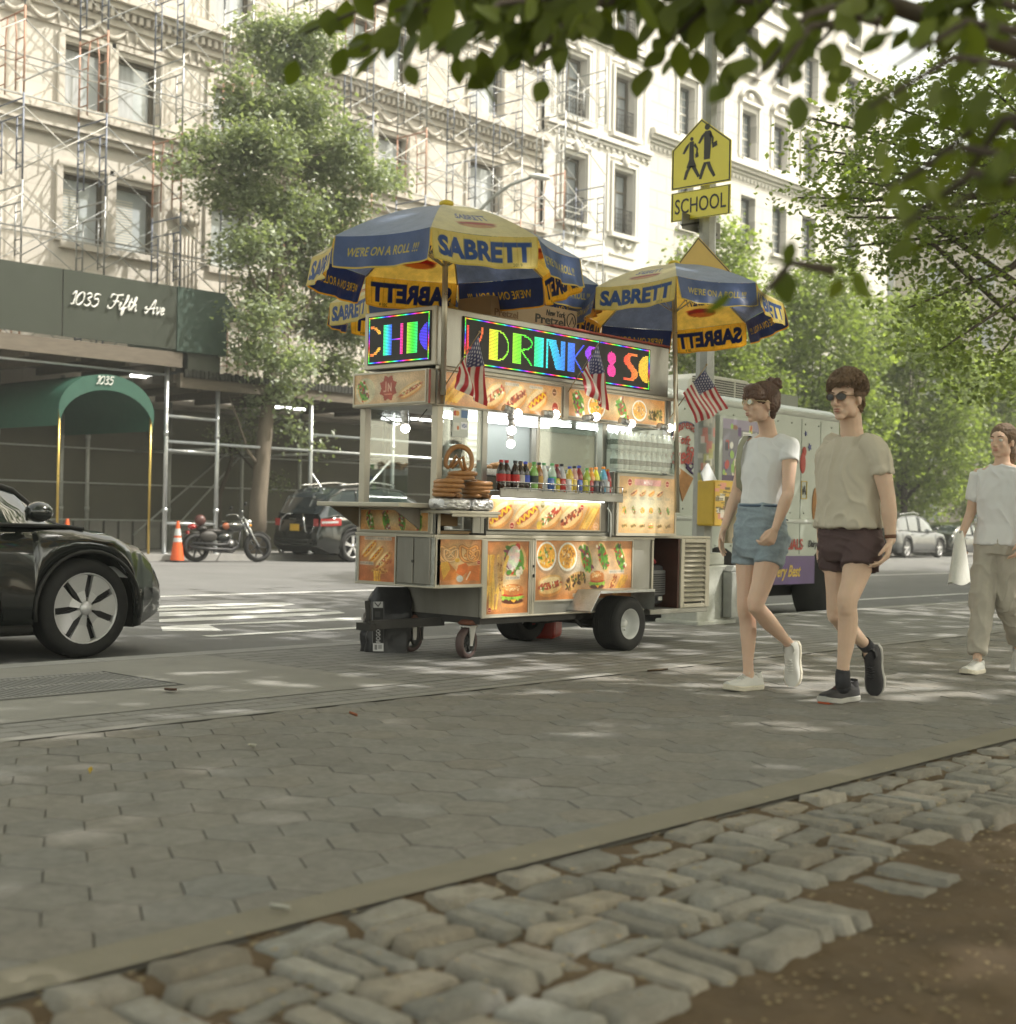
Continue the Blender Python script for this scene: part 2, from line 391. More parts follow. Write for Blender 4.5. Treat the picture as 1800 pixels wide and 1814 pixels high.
mPaint = M('road_paint', (.62, .62, .6), .75, var=.1, scale=4, dirt=.45, dirtcol=(.3, .3, .29), world=True, bscale=80, bump=.2)
sheet('ground', -250, 500, -200, 400, -.165, mGround)
sheet('road', -60, 260, 7.9, 26.35, -.14, mAsph)
sheet('far_sidewalk', -60, 63.5, 26.5, 31.1, 0, M('far_pavement', (.25, .245, .23), .9, world=True, scale=1.5, dirt=.3))
b = MB(); b.add([(x, y, gz(x)+z) for x in (-60, 63.5) for (y, z) in ((26.3, -.16), (26.3, -.003), (26.5, -.003), (26.5, -.16))],
                [(0, 1, 5, 4), (1, 2, 6, 5), (2, 3, 7, 6)]); tag(b.build('far_kerb', mGran), kind='structure')
# near sidewalk: joint bed, hexagon tiles, light strip, brick-like strip, kerb
sheet('sidewalk', -60, 260, 2.49, 7.7, -.006, mJoint); sheet('park_ground', -60, 260, -60, 2.495, -.07, mSoil)
def hexes():
    b = MB(); cols = []; p = .225; r = p/math.sqrt(3)*.988; x0, x1, y0, y1 = .6, 16., 2.66, 5.27
    dy = p; dx = p*math.sqrt(3)/2; i = 0
    x = x0
    while x < x1:
        y = y0-p + (p/2 if i % 2 else 0)
        while y < y1+p:
            pts = [(x+r*math.cos(k*PI/3), min(max(y+r*math.sin(k*PI/3), y0), y1)) for k in range(6)]
            if max(q[1] for q in pts)-min(q[1] for q in pts) > .03:
                t1 = random.gauss(0, .0012); t2 = random.gauss(0, .003); t3 = random.gauss(0, .003); jr = lambda q, s_: (x+(q[0]-x)*s_, y+(q[1]-y)*s_ if y0 < q[1] < y1 else q[1])
                top = [jr(q, .982) for q in pts]; bot = pts
                vs = [(q[0], q[1], gz(q[0])+t1+t2*(q[0]-x)+t3*(q[1]-y)) for q in top]+[(q[0], q[1], gz(q[0])-.005) for q in bot]
                b.add(vs, [tuple(range(6))]+[(k, 6+k, 6+(k+1) % 6, (k+1) % 6) for k in range(6)])
                c = (1+random.gauss(0, .045)); w_ = random.gauss(0, .010); cols += [(.215*c+w_*.3, .205*c, .183*c-w_*.3)]*12
            y += dy
        x += dx; i += 1
    o = b.build('hexagon_paving', mHex)
    at = o.data.color_attributes.new('Col', 'FLOAT_COLOR', 'POINT')
    at.data.foreach_set('color', np.concatenate([np.array(cols), np.ones((len(cols), 1))], 1).astype(np.float32).ravel())
    tag(o, kind='structure')
hexes()
mHexFar = brick_mat('far_paver', (.215, .205, .185), (.205, .197, .18), (.12, .11, .1), .26, .26, .008, 'xy', bump=.3)
sheet('plaza_paving', 16., 260, 2.66, 5.27, .0, mHexFar); sheet('park_side_paving', -60, .6, 2.66, 5.27, 0, mHexFar)
sheet('paving_border', -60, 260, 5.28, 5.36, .001, mConc)
sheet('concrete_strip', -60, 260, 5.365, 5.72, -.001, brick_mat('strip_brick', (.25, .245, .23), (.22, .215, .2), (.13, .12, .11), .3, .11, .008, 'xy'))
sheet('furnishing_paving', 5.55, 260, 5.725, 7.7, 0, mBrick)
sheet('concrete_apron', -60, 5.54, 5.725, 7.7, .001, mConc)
b = MB()
x = -60.
while x < 200:
    L = 2.4 if x < 40 else 20
    b.add([(a, y, gz(a)+z) for a in (x+.003, x+L-.003) for (y, z) in ((7.71, -.1), (7.71, .002), (7.90, .002), (7.93, -.012), (7.95, -.15))],
          [(0, 1, 6, 5), (1, 2, 7, 6), (2, 3, 8, 7), (3, 4, 9, 8)]); x += L
tag(b.build('kerb', mGran), kind='structure')
# tree pit edging, cobbles and soil
sheet('pit_edging', -20, 120, 2.50, 2.655, .004, mBand)
sb = MB(); rows = []
def soil_z(x, y):
    d = min(1, max(0, (2.5-y)/.9)); return gz(x)-.021+.012*min(1, max(0, (y-2.36)/.1))+d*.03*fbm(x*1.2, y*1.2)+.014*fbm(x*9, y*9, 3)
xs = [-.5+i*.035 for i in range(330)]; ys = [-1.8+j*.04 for j in range(109)]
sb.strip([[(x, y, soil_z(x, y)) for x in xs] for y in ys]); tag(sb.build('soil', mSoil), kind='structure')
mSett = M('sett_stone', (.27, .262, .235), .8, var=.26, scale=14, bump=.9, bscale=70, dirt=.55, dirtcol=(.14, .115, .08), world=True, attr=True)
def setts():
    b = MB(); cols = []
    def stone(cx, cy, L, W, a):
        if cy > 2.48: return
        n = 10; mm = 8; seed = random.random()*50; hz = random.gauss(.002, .006); tx = random.gauss(0, .035); ty = random.gauss(0, .05)
        rows = []; a += random.gauss(0, .05); L *= random.uniform(.92, .98); W *= random.uniform(.85, .95)
        for j in range(mm+1):
            row = []
            for i in range(n+1):
                u = i/n*2-1; v = j/mm*2-1
                eu = max(0, abs(u)-.80)/.20; ev = max(0, abs(v)-.66)/.34; e = min(1.1, (eu**3+ev**3)**.4)
                sq = 1-.05*(u*u*v*v)
                px = u*L/2*sq*(1+.03*noise.noise(Vector((seed, v*2, 0)))); py = v*W/2*sq*(1+.04*noise.noise(Vector((u*2, seed, 1))))
                z = hz+tx*px+ty*py-.052*e**3+.006*noise.noise(Vector((px*16+seed, py*16, seed)))
                x_ = cx+px*math.cos(a)-py*math.sin(a); y_ = cy+px*math.sin(a)+py*math.cos(a)
                row.append((x_, y_, gz(x_)+z))
            rows.append(row)
        b.strip(rows); c = random.gauss(1, .13); wq = random.gauss(.004, .006); cols.extend([(.250*c+wq, .238*c, .208*c-wq)]*((n+1)*(mm+1)))
    x = .4
    while x < 10:                                       # row of stretchers along the edging
        L = random.uniform(.2, .27); stone(x+L/2, 2.432-random.uniform(0, .008), L, .125, 0); x += L+.012
    bs = .262
    for j in range(9):
        for i in range(-2, 38):
            x = .4+i*bs; y = 2.355-(j+.5)*bs
            lim = 1.70+.07*math.sin(x*1.9)+.05*math.sin(x*4.1+1)-.5*max(0, 2.3-x)
            if y < lim+random.uniform(-.08, .1): continue
            if (i+j) % 2: 
                k = random.choice((2, 2, 3)); wd = bs/k
                for q in range(k): stone(x+random.gauss(0, .006), y+(q-(k-1)/2)*wd, bs, wd*1.0, 0)
            else:
                k = random.choice((2, 2, 3)); wd = bs/k
                for q in range(k): stone(x+(q-(k-1)/2)*wd, y+random.gauss(0, .006), bs, wd*1.0, PI/2)
    o = b.build('cobbled_edging', mSett)
    at = o.data.color_attributes.new('Col', 'FLOAT_COLOR', 'POINT')
    at.data.foreach_set('color', np.concatenate([np.array(cols), np.ones((len(cols), 1))], 1).astype(np.float32).ravel())
    tag(o, kind='structure')
setts()
# soil crumbs and litter caught between the stones
mCr = leaf_mat('litter_mat', (.20, .13, .06), (.30, .24, .12), .1)
b = MB()
for k in range(5000):
    x = random.uniform(1.2, 8); y = random.uniform(.5, 2.5)**1; s_ = random.uniform(.003, .012); a = random.random()*6.3
    z = soil_z(x, y)+.004+(.03 if y > 1.6 and random.random() < .3 else 0)
    b.add([(x+s_*math.cos(a+q*2.09)*random.uniform(.6, 1.5), y+s_*math.sin(a+q*2.09), z+random.uniform(0, .004)) for q in range(3)], [(0, 1, 2)])
tag(b.build('soil_litter', mCr, fix=False), 'brown crumbs and leaf litter between the cobbles and soil', 'litter', kind='stuff')
def fallen(px, py, c, L, lab, z=.004):
    p = G(px, py, z); b = MB(); a = random.random()*6
    rows = [[(p.x+(u-.5)*L*math.cos(a)-v*L*.22*math.sin(PI*u)*math.sin(a), p.y+(u-.5)*L*math.sin(a)+v*L*.22*math.sin(PI*u)*math.cos(a), p.z+.004+.012*abs(v)+.01*u*u) for v in (-1, -.5, 0, .5, 1)] for u in [i/8 for i in range(9)]]
    b.strip(rows); tag(b.build('fallen_leaf', M('leaf_'+lab.split()[1]+lab.split()[0], c, .7, bump=.2), fix=False), lab, 'leaf', 'fallen leaves on the pavement')
fallen(447, 1327, (.45, .43, .36), .09, 'pale curled leaf lying alone on the hexagon pavement')
fallen(626, 1270, (.28, .09, .04), .05, 'small red leaf near the light paving border')
fallen(302, 1226, (.10, .05, .03), .13, 'dark brown leaf beside the metal sidewalk grate')
fallen(160, 1372, (.45, .33, .05), .04, 'tiny yellow leaf at the left on hexagon pavement')
fallen(1165, 1191, (.09, .06, .03), .14, 'dark twig like leaf behind the food cart on pavement')
fallen(495, 1617, (.42, .42, .38), .05, 'small whitish leaf beside the tree pit edging')
hz = MB(); hz.box(-252, 502, -202, 402, -6.2, 34)  # added haze volume, lifts the dark tones like lens veil
hm_, hn_, ho_ = nodes('added_haze_air'); hv_ = hn_.nodes.new('ShaderNodeVolumePrincipled'); hv_.inputs['Density'].default_value = ADDED_HAZE; hv_.inputs['Color'].default_value = (.93, .95, .90, 1); hv_.inputs['Anisotropy'].default_value = .2
lk(hn_, hv_.outputs[0], ho_.inputs['Volume']); tag(hz.build('haze', hm_), 'added thin pale haze over the avenue, standing in for lens veil', 'haze', kind='stuff')
# road markings
def marks():
    b = MB()
    def q(x0, x1, y0, y1): b.add([(x0, y0, gz(x0)-.136), (x1, y0, gz(x1)-.136), (x1, y1, gz(x1)-.136), (x0, y1, gz(x0)-.136)], [(0, 1, 2, 3)])
    q(-40, 150, 15.15, 15.33)
    for i in range(-6, 14): q(8+i*12., 11.2+i*12., 19.6, 19.72)
    q(7.3, 60, 10.06, 10.20)
    return b
b = marks()
def gp(px, py): p = G(px, py, -.136); return (p.x, p.y, p.z)
for pts in ([(288, 1118), (396, 1118), (370, 1107), (640, 1098), (640, 1093), (312, 1108), (285, 1110)],
            [(282, 1102.5), (560, 1090), (612, 1086), (600, 1083), (282, 1097)], [(282, 1092), (560, 1082), (578, 1080), (560, 1077.5), (282, 1085)],
            [(200, 1085), (440, 1077), (500, 1074), (524, 1070), (500, 1067.5), (440, 1068), (200, 1076), (200, 1079), (440, 1072), (470, 1071.2), (440, 1073.5), (200, 1081)],
            [(1100, 1047), (1420, 1035), (1420, 1033), (1100, 1045)]):
    b.add([gp(*p) for p in pts], [tuple(range(len(pts)))])
tag(b.build('road_markings', mPaint, fix=False), kind='structure')
# metal grate set in the concrete
mSteelDk = M('dark_iron', (.06, .06, .06), .6, .6, scale=20)
gr = MB(); p0 = (2.9, 6.45); p1 = (4.45, 7.2)
for i in range(44):
    x = p0[0]+.02+i*(p1[0]-p0[0]-.04)/43; gr.box(x-.009, x+.009, p0[1], p1[1], gz(x)-.03, gz(x)+.005)
for y in (p0[1], p0[1]+.34, p0[1]+.68, p1[1]): gr.bar((p0[0], y, gz(p0[0])-.008), (p1[0], y, gz(p1[0])-.008), .03, .03)
gr2 = MB(); gr2.add([(x, y, gz(x)+.003) for x, y in ((p0[0]-.04, p0[1]-.04), (p1[0]+.04, p0[1]-.04), (p1[0]+.04, p1[1]+.04), (p0[0]-.04, p1[1]+.04))], [(0, 1, 2, 3)])
g0 = empty('sidewalk_grate', (0, 0, 0), 0, 'dark metal ventilation grate set flush in the concrete pavement', 'grate')
gr.build('bars', M('grate_steel', (.24, .24, .23), .6, .3, scale=10), g0); gr2.build('frame', M('grate_void', (.07, .07, .066), .9), g0)

# ================================================================== BUILDINGS
mLime = brick_mat('limestone', (.60, .56, .50), (.58, .545, .485), (.49, .455, .40), 1.35, .62, .008, 'xz', .9, .35, noise_s=.6)
mLimeTrim = M('limestone_trim', (.58, .54, .48), .85, var=.1, scale=1.2, bump=.3, bscale=12, dirt=.35, dirtcol=(.34, .31, .24), world=True)
mWhite = brick_mat('white_limestone', (.57, .55, .51), (.55, .53, .49), (.37, .355, .325), 1.15, .66, .018, 'xz', .85, .5, noise_s=.5, var=.07)
mWhiteS = M('white_stucco', (.63, .61, .565), .85, var=.06, scale=1., bump=.15, bscale=10, world=True)
mWinFr = M('bronze_frame', (.115, .10, .075), .5, .2, scale=4)
mWinFr2 = M('dark_frame', (.05, .055, .05), .45, .2, scale=4)
mPane = M('window_pane', (.46, .50, .52), .06, 0., var=.35, scale=.35, world=True, coat=1., spec=.9, rvar=0)  # pale base puts the reflected sky into the pane colour
mPaneD = M('dark_window_pane', (.26, .29, .31), .06, 0., var=.3, scale=.5, world=True, coat=1., spec=.9, rvar=0)
mBlind = M('window_blind', (.62, .60, .53), .8, var=.05, world=True)
mCurt = M('window_curtain', (.42, .44, .45), .8, var=.25, scale=3, stretch=(6, 1, .3), world=True)
def wall_mesh(x0, x1, y, z0, z1, wins, depth, th=.6):
    """front wall at y (facing -Y) with real openings and reveals"""
    b = MB(); X = sorted({x0, x1}|{w[0] for w in wins}|{w[1] for w in wins}); Z = sorted({z0, z1}|{w[2] for w in wins}|{w[3] for w in wins})
    X = [x for x in X if x0 <= x <= x1]; Z = [z for z in Z if z0 <= z <= z1]
    for a, c in zip(X, X[1:]):
        for d, e in zip(Z, Z[1:]):
            mx, mz = (a+c)/2, (d+e)/2
            if any(w[0] < mx < w[1] and w[2] < mz < w[3] for w in wins): continue
            b.add([(a, y, d), (c, y, d), (c, y, e), (a, y, e)], [(0, 1, 2, 3)])
    for a, c, d, e in [w[:4] for w in wins]:
        k = y+depth
        b.add([(a, y, d), (c, y, d), (c, y, e), (a, y, e), (a, k, d), (c, k, d), (c, k, e), (a, k, e)], [(0, 4, 5, 1), (1, 5, 6, 2), (2, 6, 7, 3), (3, 7, 4, 0)])
    return b
def window(parent, a, c, d, e, y, style, yrec=.28, frame=None):
    """window > frame, sash, pane, curtain"""
    fm = frame or mWinFr; f = MB(); k = y+yrec; t = .07
    f.box(a, a+t, k-.10, k, d, e); f.box(c-t*1.7, c, k-.10, k, d, e); f.box(a+t, c-t*1.7, k-.10, k, e-t*1.6, e); f.box(a+t, c-t*1.7, k-.10, k, d, d+t)
    o = f.build('window', fm, parent)
    g = MB(); g.box(a+t, c-t*1.7, k-.03, k-.02, d+t, e-t*1.6); g.build('pane', mPaneD if style in ('grid', 'french') else mPane, o)
    s_ = MB(); ia, ic, id_, ie = a+t, c-t*1.7, d+t, e-t*1.6
    if style == 'grid':
        mz = (id_+ie)/2; s_.box(ia, ic, k-.07, k-.04, mz-.035, mz+.035)
        for i in (1, 2): xx = ia+(ic-ia)*i/3; s_.box(xx-.014, xx+.014, k-.06, k-.035, id_, ie)
        for i in (1, 2, 4, 5): zz = id_+(ie-id_)*i/6; s_.box(ia, ic, k-.058, k-.037, zz-.012, zz+.012)
        s_.build('sash', mWhiteS, o)
    elif style == 'french':
        xx = (ia+ic)/2; s_.box(xx-.045, xx+.045, k-.08, k-.035, id_, ie); s_.box(ia, ic, k-.075, k-.037, ie-.62, ie-.56)
        s_.build('sash', mWinFr, o)
    elif style in ('blind', 'blind2'):
        n = 16; w_ = .5 if style == 'blind' else .62
        for i in range(n): zz = ie-.25-(ie-id_-.4)*i/n; s_.box(ia, ia+(ic-ia)*w_, k-.036, k-.031, zz-.03, zz)
        s_.build('blind', mBlind, o)
    elif style == 'curtain':
        rows = [[(ia+(ic-ia)*(u/24.), k-.034+.003*math.sin(u*1.7), z) for u in range(0, 15)] for z in (id_, ie)]
        s_.strip(rows); s_.build('curtain', mCurt, o)
    return o
def sill(b, a, c, z, y, h=.16, p=.12): b.box(a-.1, c+.1, y-p, y+.02, z-h, z-.003)
def iron_rail(parent, a, c, z, h, y):
    b = MB(); n = 9
    b.bar((a, y, z+h), (c, y, z+h), .035, .03); b.bar((a, y, z+.05), (c, y, z+.05), .03, .03)
    for i in range(n+1):
        x = a+(c-a)*i/n; b.tube([(x, y, z+.05), (x, y, z+h)], .010, 4)
    for i in range(n):
        x = a+(c-a)*(i+.5)/n; w_ = (c-a)/n*.5
        for zc in (z+h*.3, z+h*.72):
            b.tube([(x+w_*.9*math.cos(t*.7+i), y, zc+h*.17*math.sin(t*.7+i)*(1-t/14)) for t in range(10)], .009, 4)
    return b.build('window_railing', M('black_iron', (.03, .03, .028), .5, .5), parent)
def swag(b, x, y, z, w_, h=.25, r=.05):
    for s_ in (-1, 1):
        b.tube([(x+s_*w_*t/8, y-.03, z-h*math.sin(PI*t/8)) for t in range(9)], [r*(.6+.8*math.sin(PI*t/8)) for t in range(9)], 6)
    b.ell((x, y, z), (r*2.1, r*1.6, r*2.6), 8, 6)
    for s_ in (-1, 1): b.tube([(x+s_*w_, y-.02, z+.02), (x+s_*(w_+.02), y-.03, z-h*1.1)], [r*1.2, r*.3], 6)
YF = 31.
# --- left limestone building (behind the scaffolding)
bl = empty('apartment_building', (26, YF, 0), 0, 'cream limestone apartment building wrapped in pipe scaffolding, on the left', 'building')
bl.location = (0, 0, 0)
pairs = [(13.2, 14.45), (14.65, 15.9), (17.86, 19.07), (19.28, 20.53), (22.25, 23.5), (26.75, 27.98), (28.2, 29.45), (32.28, 33.75)]
wins = []
for a, c in pairs:
    wins += [(a, c, 7.42, 9.14), (a, c, 10.78, 12.36), (a, c, 13.98, 15.6)]
wins += [(a, c, 16.7, 18.4) for a, c in pairs]
gw = [(x, x+1.5, .9, 3.2) for x in (13.5, 19.5, 22.3, 25.6, 28.4, 32.)]
wl = wall_mesh(2., 35.8, YF, -.6, 22, wins+gw+[(16., 17.6, -.3, 2.9)], .32); wl.box(2, 2.01, YF, YF+10, -.6, 22)
wl.build('wall', mLime, bl)
st = ['curtain', 'plain', 'blind', 'blind2', 'plain', 'curtain', 'plain', 'curtain']
for i, (a, c) in enumerate(pairs):
    for j, (d, e) in enumerate(((7.42, 9.14), (10.78, 12.36), (13.98, 15.6), (16.7, 18.4))):
        window(bl, a, c, d, e, YF, 'curtain' if j else st[i], .32)
for a, c, d, e in gw: window(bl, a, c, d, e, YF, 'plain', .32, mWinFr2)
tr = MB()
for z, h, p in ((9.98, .14, .16), (10.12, .32, .26), (10.44, .12, .40), (10.56, .10, .34), (12.66, .10, .07), (13.05, .16, .10), (13.42, .14, .34), (13.56, .16, .48), (13.72, .10, .42), (6.3, .25, .25), (16.0, .12, .1), (16.3, .18, .2), (3.6, .2, .2)):
    tr.box(2, 35.8, YF-p, YF+.02, z, z+h-.004)
tr.build('cornice', mLimeTrim, bl)
dn = MB(); x = 12.
while x < 35.7: dn.box(x, x+.11, YF-.27, YF-.1, 13.22, 13.41); x += .21
dn.build('dentils', mLimeTrim, bl)
tr = MB()
for a, c in pairs:
    for d, e in ((7.42, 9.14), (10.78, 12.36), (13.98, 15.6)):
        tr = MB(); sill(tr, a, c, d, YF)
        for q in (.02, .09): tr.box(a-.14-q, a-.02-q*.5, YF-.05-q*.3, YF+.01, d, e+.12); tr.box(c+.02+q*.5, c+.14+q, YF-.052-q*.3, YF+.01, d, e+.12)
        tr.box(a-.16, c+.16, YF-.07, YF+.01, e+.125, e+.25); tr.build('window_surround', mLimeTrim, bl)
tr = MB()
for x in np.arange(13, 35.5, 1.9): tr = MB(); swag(tr, x, YF-.06, 12.98, .8, .26, .045); tr.build('relief_ornament', mLimeTrim, bl)
tr = MB()
for x in (21.4, 24.7, 31.0): tr.box(x-.5, x-.42, YF-.06, YF, 5.4, 8.2); swag(tr, x, YF-.08, 8.75, .35, .3, .09)
for x in (21.2, 21.32, 21.44, 21.56, 21.68, 21.8): tr.tube([(x, YF-.05, 5.5), (x, YF-.05, 8.1)], .035, 6)
tr.build('relief_ornament', mLimeTrim, bl)
b = MB(); b.box(2, 35.7, YF+.5, YF+12, -.5, 22); b.build('interior', M('room_dark', (.09, .09, .085), .9), bl)
b = MB(); b.box(2, 35.8, YF-.3, YF+12, 22.01, 22.4); b.build('roof', mLimeTrim, bl)
# --- narrow stuccoed building
bn = empty('townhouse', (0, 0, 0), 0, 'narrow white stucco apartment house with iron window railings, beside the scaffolding', 'building')
cols2 = [(36.82, 38.08), (39.64, 40.90)]
wn = []
for a, c in cols2: wn += [(a, c, 11.2, 13.5), (a, c, 14.82, 17.0), (a, c, 18.3, 20.4), (a, c, 7.2, 9.2)]
wall_mesh(35.8, 41.88, YF-.12, -.7, 24, wn, .42).build('wall', mWhiteS, bn)
for a, c in cols2:
    for d, e in ((11.2, 13.5), (14.82, 17.0), (18.3, 20.4), (7.2, 9.2)):
        window(bn, a, c, d, e, YF-.12, 'french', .42); iron_rail(bn, a+.02, c-.02, d, .9, YF-.06)
tr = MB()
for a, c in cols2:
    for d, e in ((11.2, 13.5), (14.82, 17.0), (18.3, 20.4), (7.2, 9.2)):
        tr = MB()
        for q, p in ((.0, .10), (.22, .05)):
            tr.box(a-.14-q, a-.02-q, YF-.12-p, YF-.1, d-.05, e+.14+q); tr.box(c+.02+q, c+.14+q, YF-.12-p, YF-.1, d-.05, e+.14+q)
            tr.box(a-.14-q, c+.14+q, YF-.122-p, YF-.1, e+.145+q, e+.24+q)
        tr.box(a-.25, c+.25, YF-.34, YF-.1, d-.22, d-.06)
        swag(tr, (a+c)/2, YF-.16, d-.32, .42, .2, .06); tr.ell(((a+c)/2, YF-.24, e+.32), (.16, .1, .22), 8, 6)
        tr.box(a-.12, c+.12, YF-.17, YF-.1, d-.85, d-.78); tr.build('window_surround', mWhiteS, bn)
tr = MB()
for z, h, p in ((14.18, .10, .1), (14.32, .16, .2), (17.7, .1, .1), (17.85, .15, .2), (9.9, .12, .12), (6.6, .3, .3)): tr.box(35.81, 41.87, YF-.12-p, YF-.1, z, z+h)
for x in (36.15, 36.25, 38.6, 38.7, 39.1, 39.2, 41.4, 41.5): tr.box(x, x+.03, YF-.15, YF-.1, 14.7, 24)
x = 35.9
while x < 41.8: tr.box(x, x+.16, YF-.2, YF-.11, 14.06, 14.17); x += .36
tr.build('string_course', mWhiteS, bn)
b = MB(); b.box(35.81, 41.87, YF+.5, YF+12, -.5, 24); b.build('interior', MATS['room_dark'], bn)
# --- right white building
br = empty('corner_apartment_building', (0, 0, 0), 0, 'tall white ashlar apartment building with sash windows, behind the school sign', 'building')
c3 = [(43.9, 44.95), (45.75, 46.8), (48.35, 49.45), (50.8, 51.95), (53.25, 54.45), (57., 58.3)]
z3 = [(12.1, 14.15), (15.65, 17.65), (19.2, 21.2), (22.6, 24.4), (8.9, 10.68), (5.6, 7.4)]
wn = [(a, c, d, e) for a, c in c3 for d, e in z3]
wb = wall_mesh(41.9, 61.3, YF, -.9, 27, wn, .42)
wb.add([(61.3, YF, -.9), (61.3, YF+18, -.9), (61.3, YF+18, 27), (61.3, YF, 27), (41.9, YF, 24), (41.9, YF+10, 24), (41.9, YF+10, 27), (41.9, YF, 27)], [(0, 1, 2, 3), (4, 5, 6, 7)])
wb.build('wall', mWhite, br)
for a, c, d, e in wn: window(br, a, c, d, e, YF, 'grid', .42, mWinFr2)
tr = MB()
for z, h, p in ((14.95, .1, .08), (15.08, .14, .22), (15.22, .16, .36), (15.38, .08, .3), (21.7, .12, .1), (8.1, .15, .12), (4.6, .3, .3), (26.6, .4, .5)): tr.box(41.91, 61.4, YF-p, YF+.01, z, z+h-.003)
x = 42.
while x < 61.2: tr.box(x, x+.14, YF-.06, YF, 14.72, 14.86); x += .28
tr.build('cornice', mWhiteS, br)
for a, c in c3:
    for d, e in z3: tr = MB(); sill(tr, a, c, d, YF, .14, .16); tr.build('window_sill', mWhiteS, br)
    tr = MB(); e = 17.65; mx = (a+c)/2                                    # arched hoods over the second row
    tr.box(a-.2, c+.2, YF-.14, YF, e+.25, e+.38)
    tr.tube([(mx+(c-a)*.72*math.cos(t*PI/10), YF-.10, e+.40+.5*math.sin(t*PI/10)) for t in range(11)], .09, 6)
    tr.ell((mx, YF-.04, e+.6), (.22, .08, .16), 8, 6)
    for q in (a-.28, c+.1): tr.box(q, q+.18, YF-.07, YF, 15.7, e+.24)
    tr.ell((a+.1, YF-.1, 11.55-.4), (.12, .12, .2), 8, 6); tr.build('window_hood', mWhiteS, br)
b = MB(); b.box(41.95, 61.2, YF+.6, YF+16, -.5, 26.8); b.build('interior', MATS['room_dark'], br)
b = MB(); b.box(41.9, 61.4, YF-.2, YF+18, 27.01, 27.3); b.build('roof', mWhiteS, br)
# --- beige building across the side street
bb = empty('stone_building', (0, 0, 0), 0, 'beige stone building across the side street, at the far right behind trees', 'building')
mBeige = brick_mat('beige_stone', (.43, .40, .335), (.41, .38, .32), (.33, .3, .25), 1.1, .55, .012, 'yz', .9, .4, noise_s=.5)
b = MB(); b.box(77, 110, 31, 60, -1.5, 18.6); b.build('wall', mBeige, bb)
tr = MB()
for z, h, p in ((18.6, .5, .9), (18.1, .3, .4), (13.6, .3, .35), (6.4, .4, .4), (3.2, .2, .2)): tr.box(77-p, 110.5, 31-p, 60, z, z+h-.004)
tr.build('cornice', M('beige_trim', (.4, .375, .31), .85, world=True, scale=2), bb)
for j in range(5):
    for i in range(7):
        y = 32.2+i*3.1; z = .8+j*3.3
        f = MB(); f.box(76.93, 76.99, y, y+1.2, z, z+1.9); o = f.build('window', mWhiteS, bb)
        f = MB(); f.box(76.90, 76.925, y+.1, y+1.1, z+.1, z+1.8); f.build('pane', mPaneD, o)
for j in range(5):
    for i in range(8):
        x = 78.5+i*3.6; z = .8+j*3.3
        f = MB(); f.box(x, x+1.3, 30.93, 30.99, z, z+1.9); o = f.build('window', mWhiteS, bb)
        f = MB(); f.box(x+.1, x+1.2, 30.9, 30.925, z+.1, z+1.8); f.build('pane', mPaneD, o)
for k, (x0, x1, hh) in enumerate(((112, 145, 24), (147, 190, 20), (192, 260, 26))):
    bd = empty('distant_building', (0, 0, 0), 0, ['grey brown building down the avenue beyond the trees', 'lower tan building further down the avenue', 'most distant building at the end of the avenue'][k], 'building')
    b = MB(); b.box(x0, x1, 31, 50, -3, hh); b.build('wall', mBeige, bd)
    for j in range(6):
        f = MB()
        for i in range(int((x1-x0)/4)): f.box(x0+1+i*4, x0+2.5+i*4, 30.9, 30.99, 1+j*3.2, 2.9+j*3.2)
        f.build('window_row', mPaneD, bd)

# ================================================================== SCAFFOLD
mPipeO = M('orange_pipe', (.42, .23, .16), .6, .1, var=.3, scale=5); mPipeB = M('blue_grey_pipe', (.17, .19, .24), .5, .3, var=.25, scale=5)
mPipeG = M('galvanised_pipe', (.36, .37, .37), .4, .7, var=.2, scale=5); mPipeW = M('pale_pipe', (.5, .49, .45), .5, .3, var=.2)
sc = empty('pipe_scaffold', (0, 0, 0), 0, 'tall pipe scaffold of frames and cross braces on the limestone facade', 'scaffold')
SX = [11.6+2.13*i for i in range(13)]; SZ = [4.35+1.98*j for j in range(6)]; Ya, Yb = 29.3, 30.55
def sframe(mat, k):
    b = MB(); h = 1.97; r = .024
    b.tube([(0, Ya, 0), (0, Ya, h)], r, 6); b.tube([(0, Yb, 0), (0, Yb, h)], r, 6)
    if k == 0:
        b.tube([(0, Ya, h-.12), (0, Yb, h-.12)], r*.9, 6); b.tube([(0, Ya, h-.5), (0, Yb, h-.5)], r*.8, 6)
        for y in (Ya+.28, Yb-.28):
            b.tube([(0, y, .25), (0, y, h-.5)], r*.8, 6)
            for z in (.3, .62, .94, 1.26): b.tube([(0, y, z), (0, Ya if y < 30 else Yb, z)], r*.7, 5)
    else:
        b.tube([(0, Ya, h-.1), (0, Yb, h-.1)], r*.9, 6)
        for z in (.35, .8, 1.25): b.tube([(0, Ya, z), (0, Ya+.38, z)], r*.7, 5); b.tube([(0, Yb, z), (0, Yb-.38, z)], r*.7, 5)
        for y in (Ya+.38, Yb-.38): b.tube([(0, y, .1), (0, y, 1.4), (0, y+(.08 if y < 30 else -.08), h-.12)], r*.8, 6)
    return b.build('frame', mat, sc)
protos = [sframe(mPipeB, 0), sframe(mPipeO, 1), sframe(mPipeG, 0)]
def brace(mat, y):
    b = MB(); b.tube([(0, y, .25), (2.13, y, 1.65)], .014, 5); b.tube([(0, y, 1.65), (2.13, y, .25)], .014, 5); return b.build('cross_brace', mat, sc)
bp = [brace(mPipeW, Ya-.02), brace(mPipeG, Ya-.02)]; first = set()
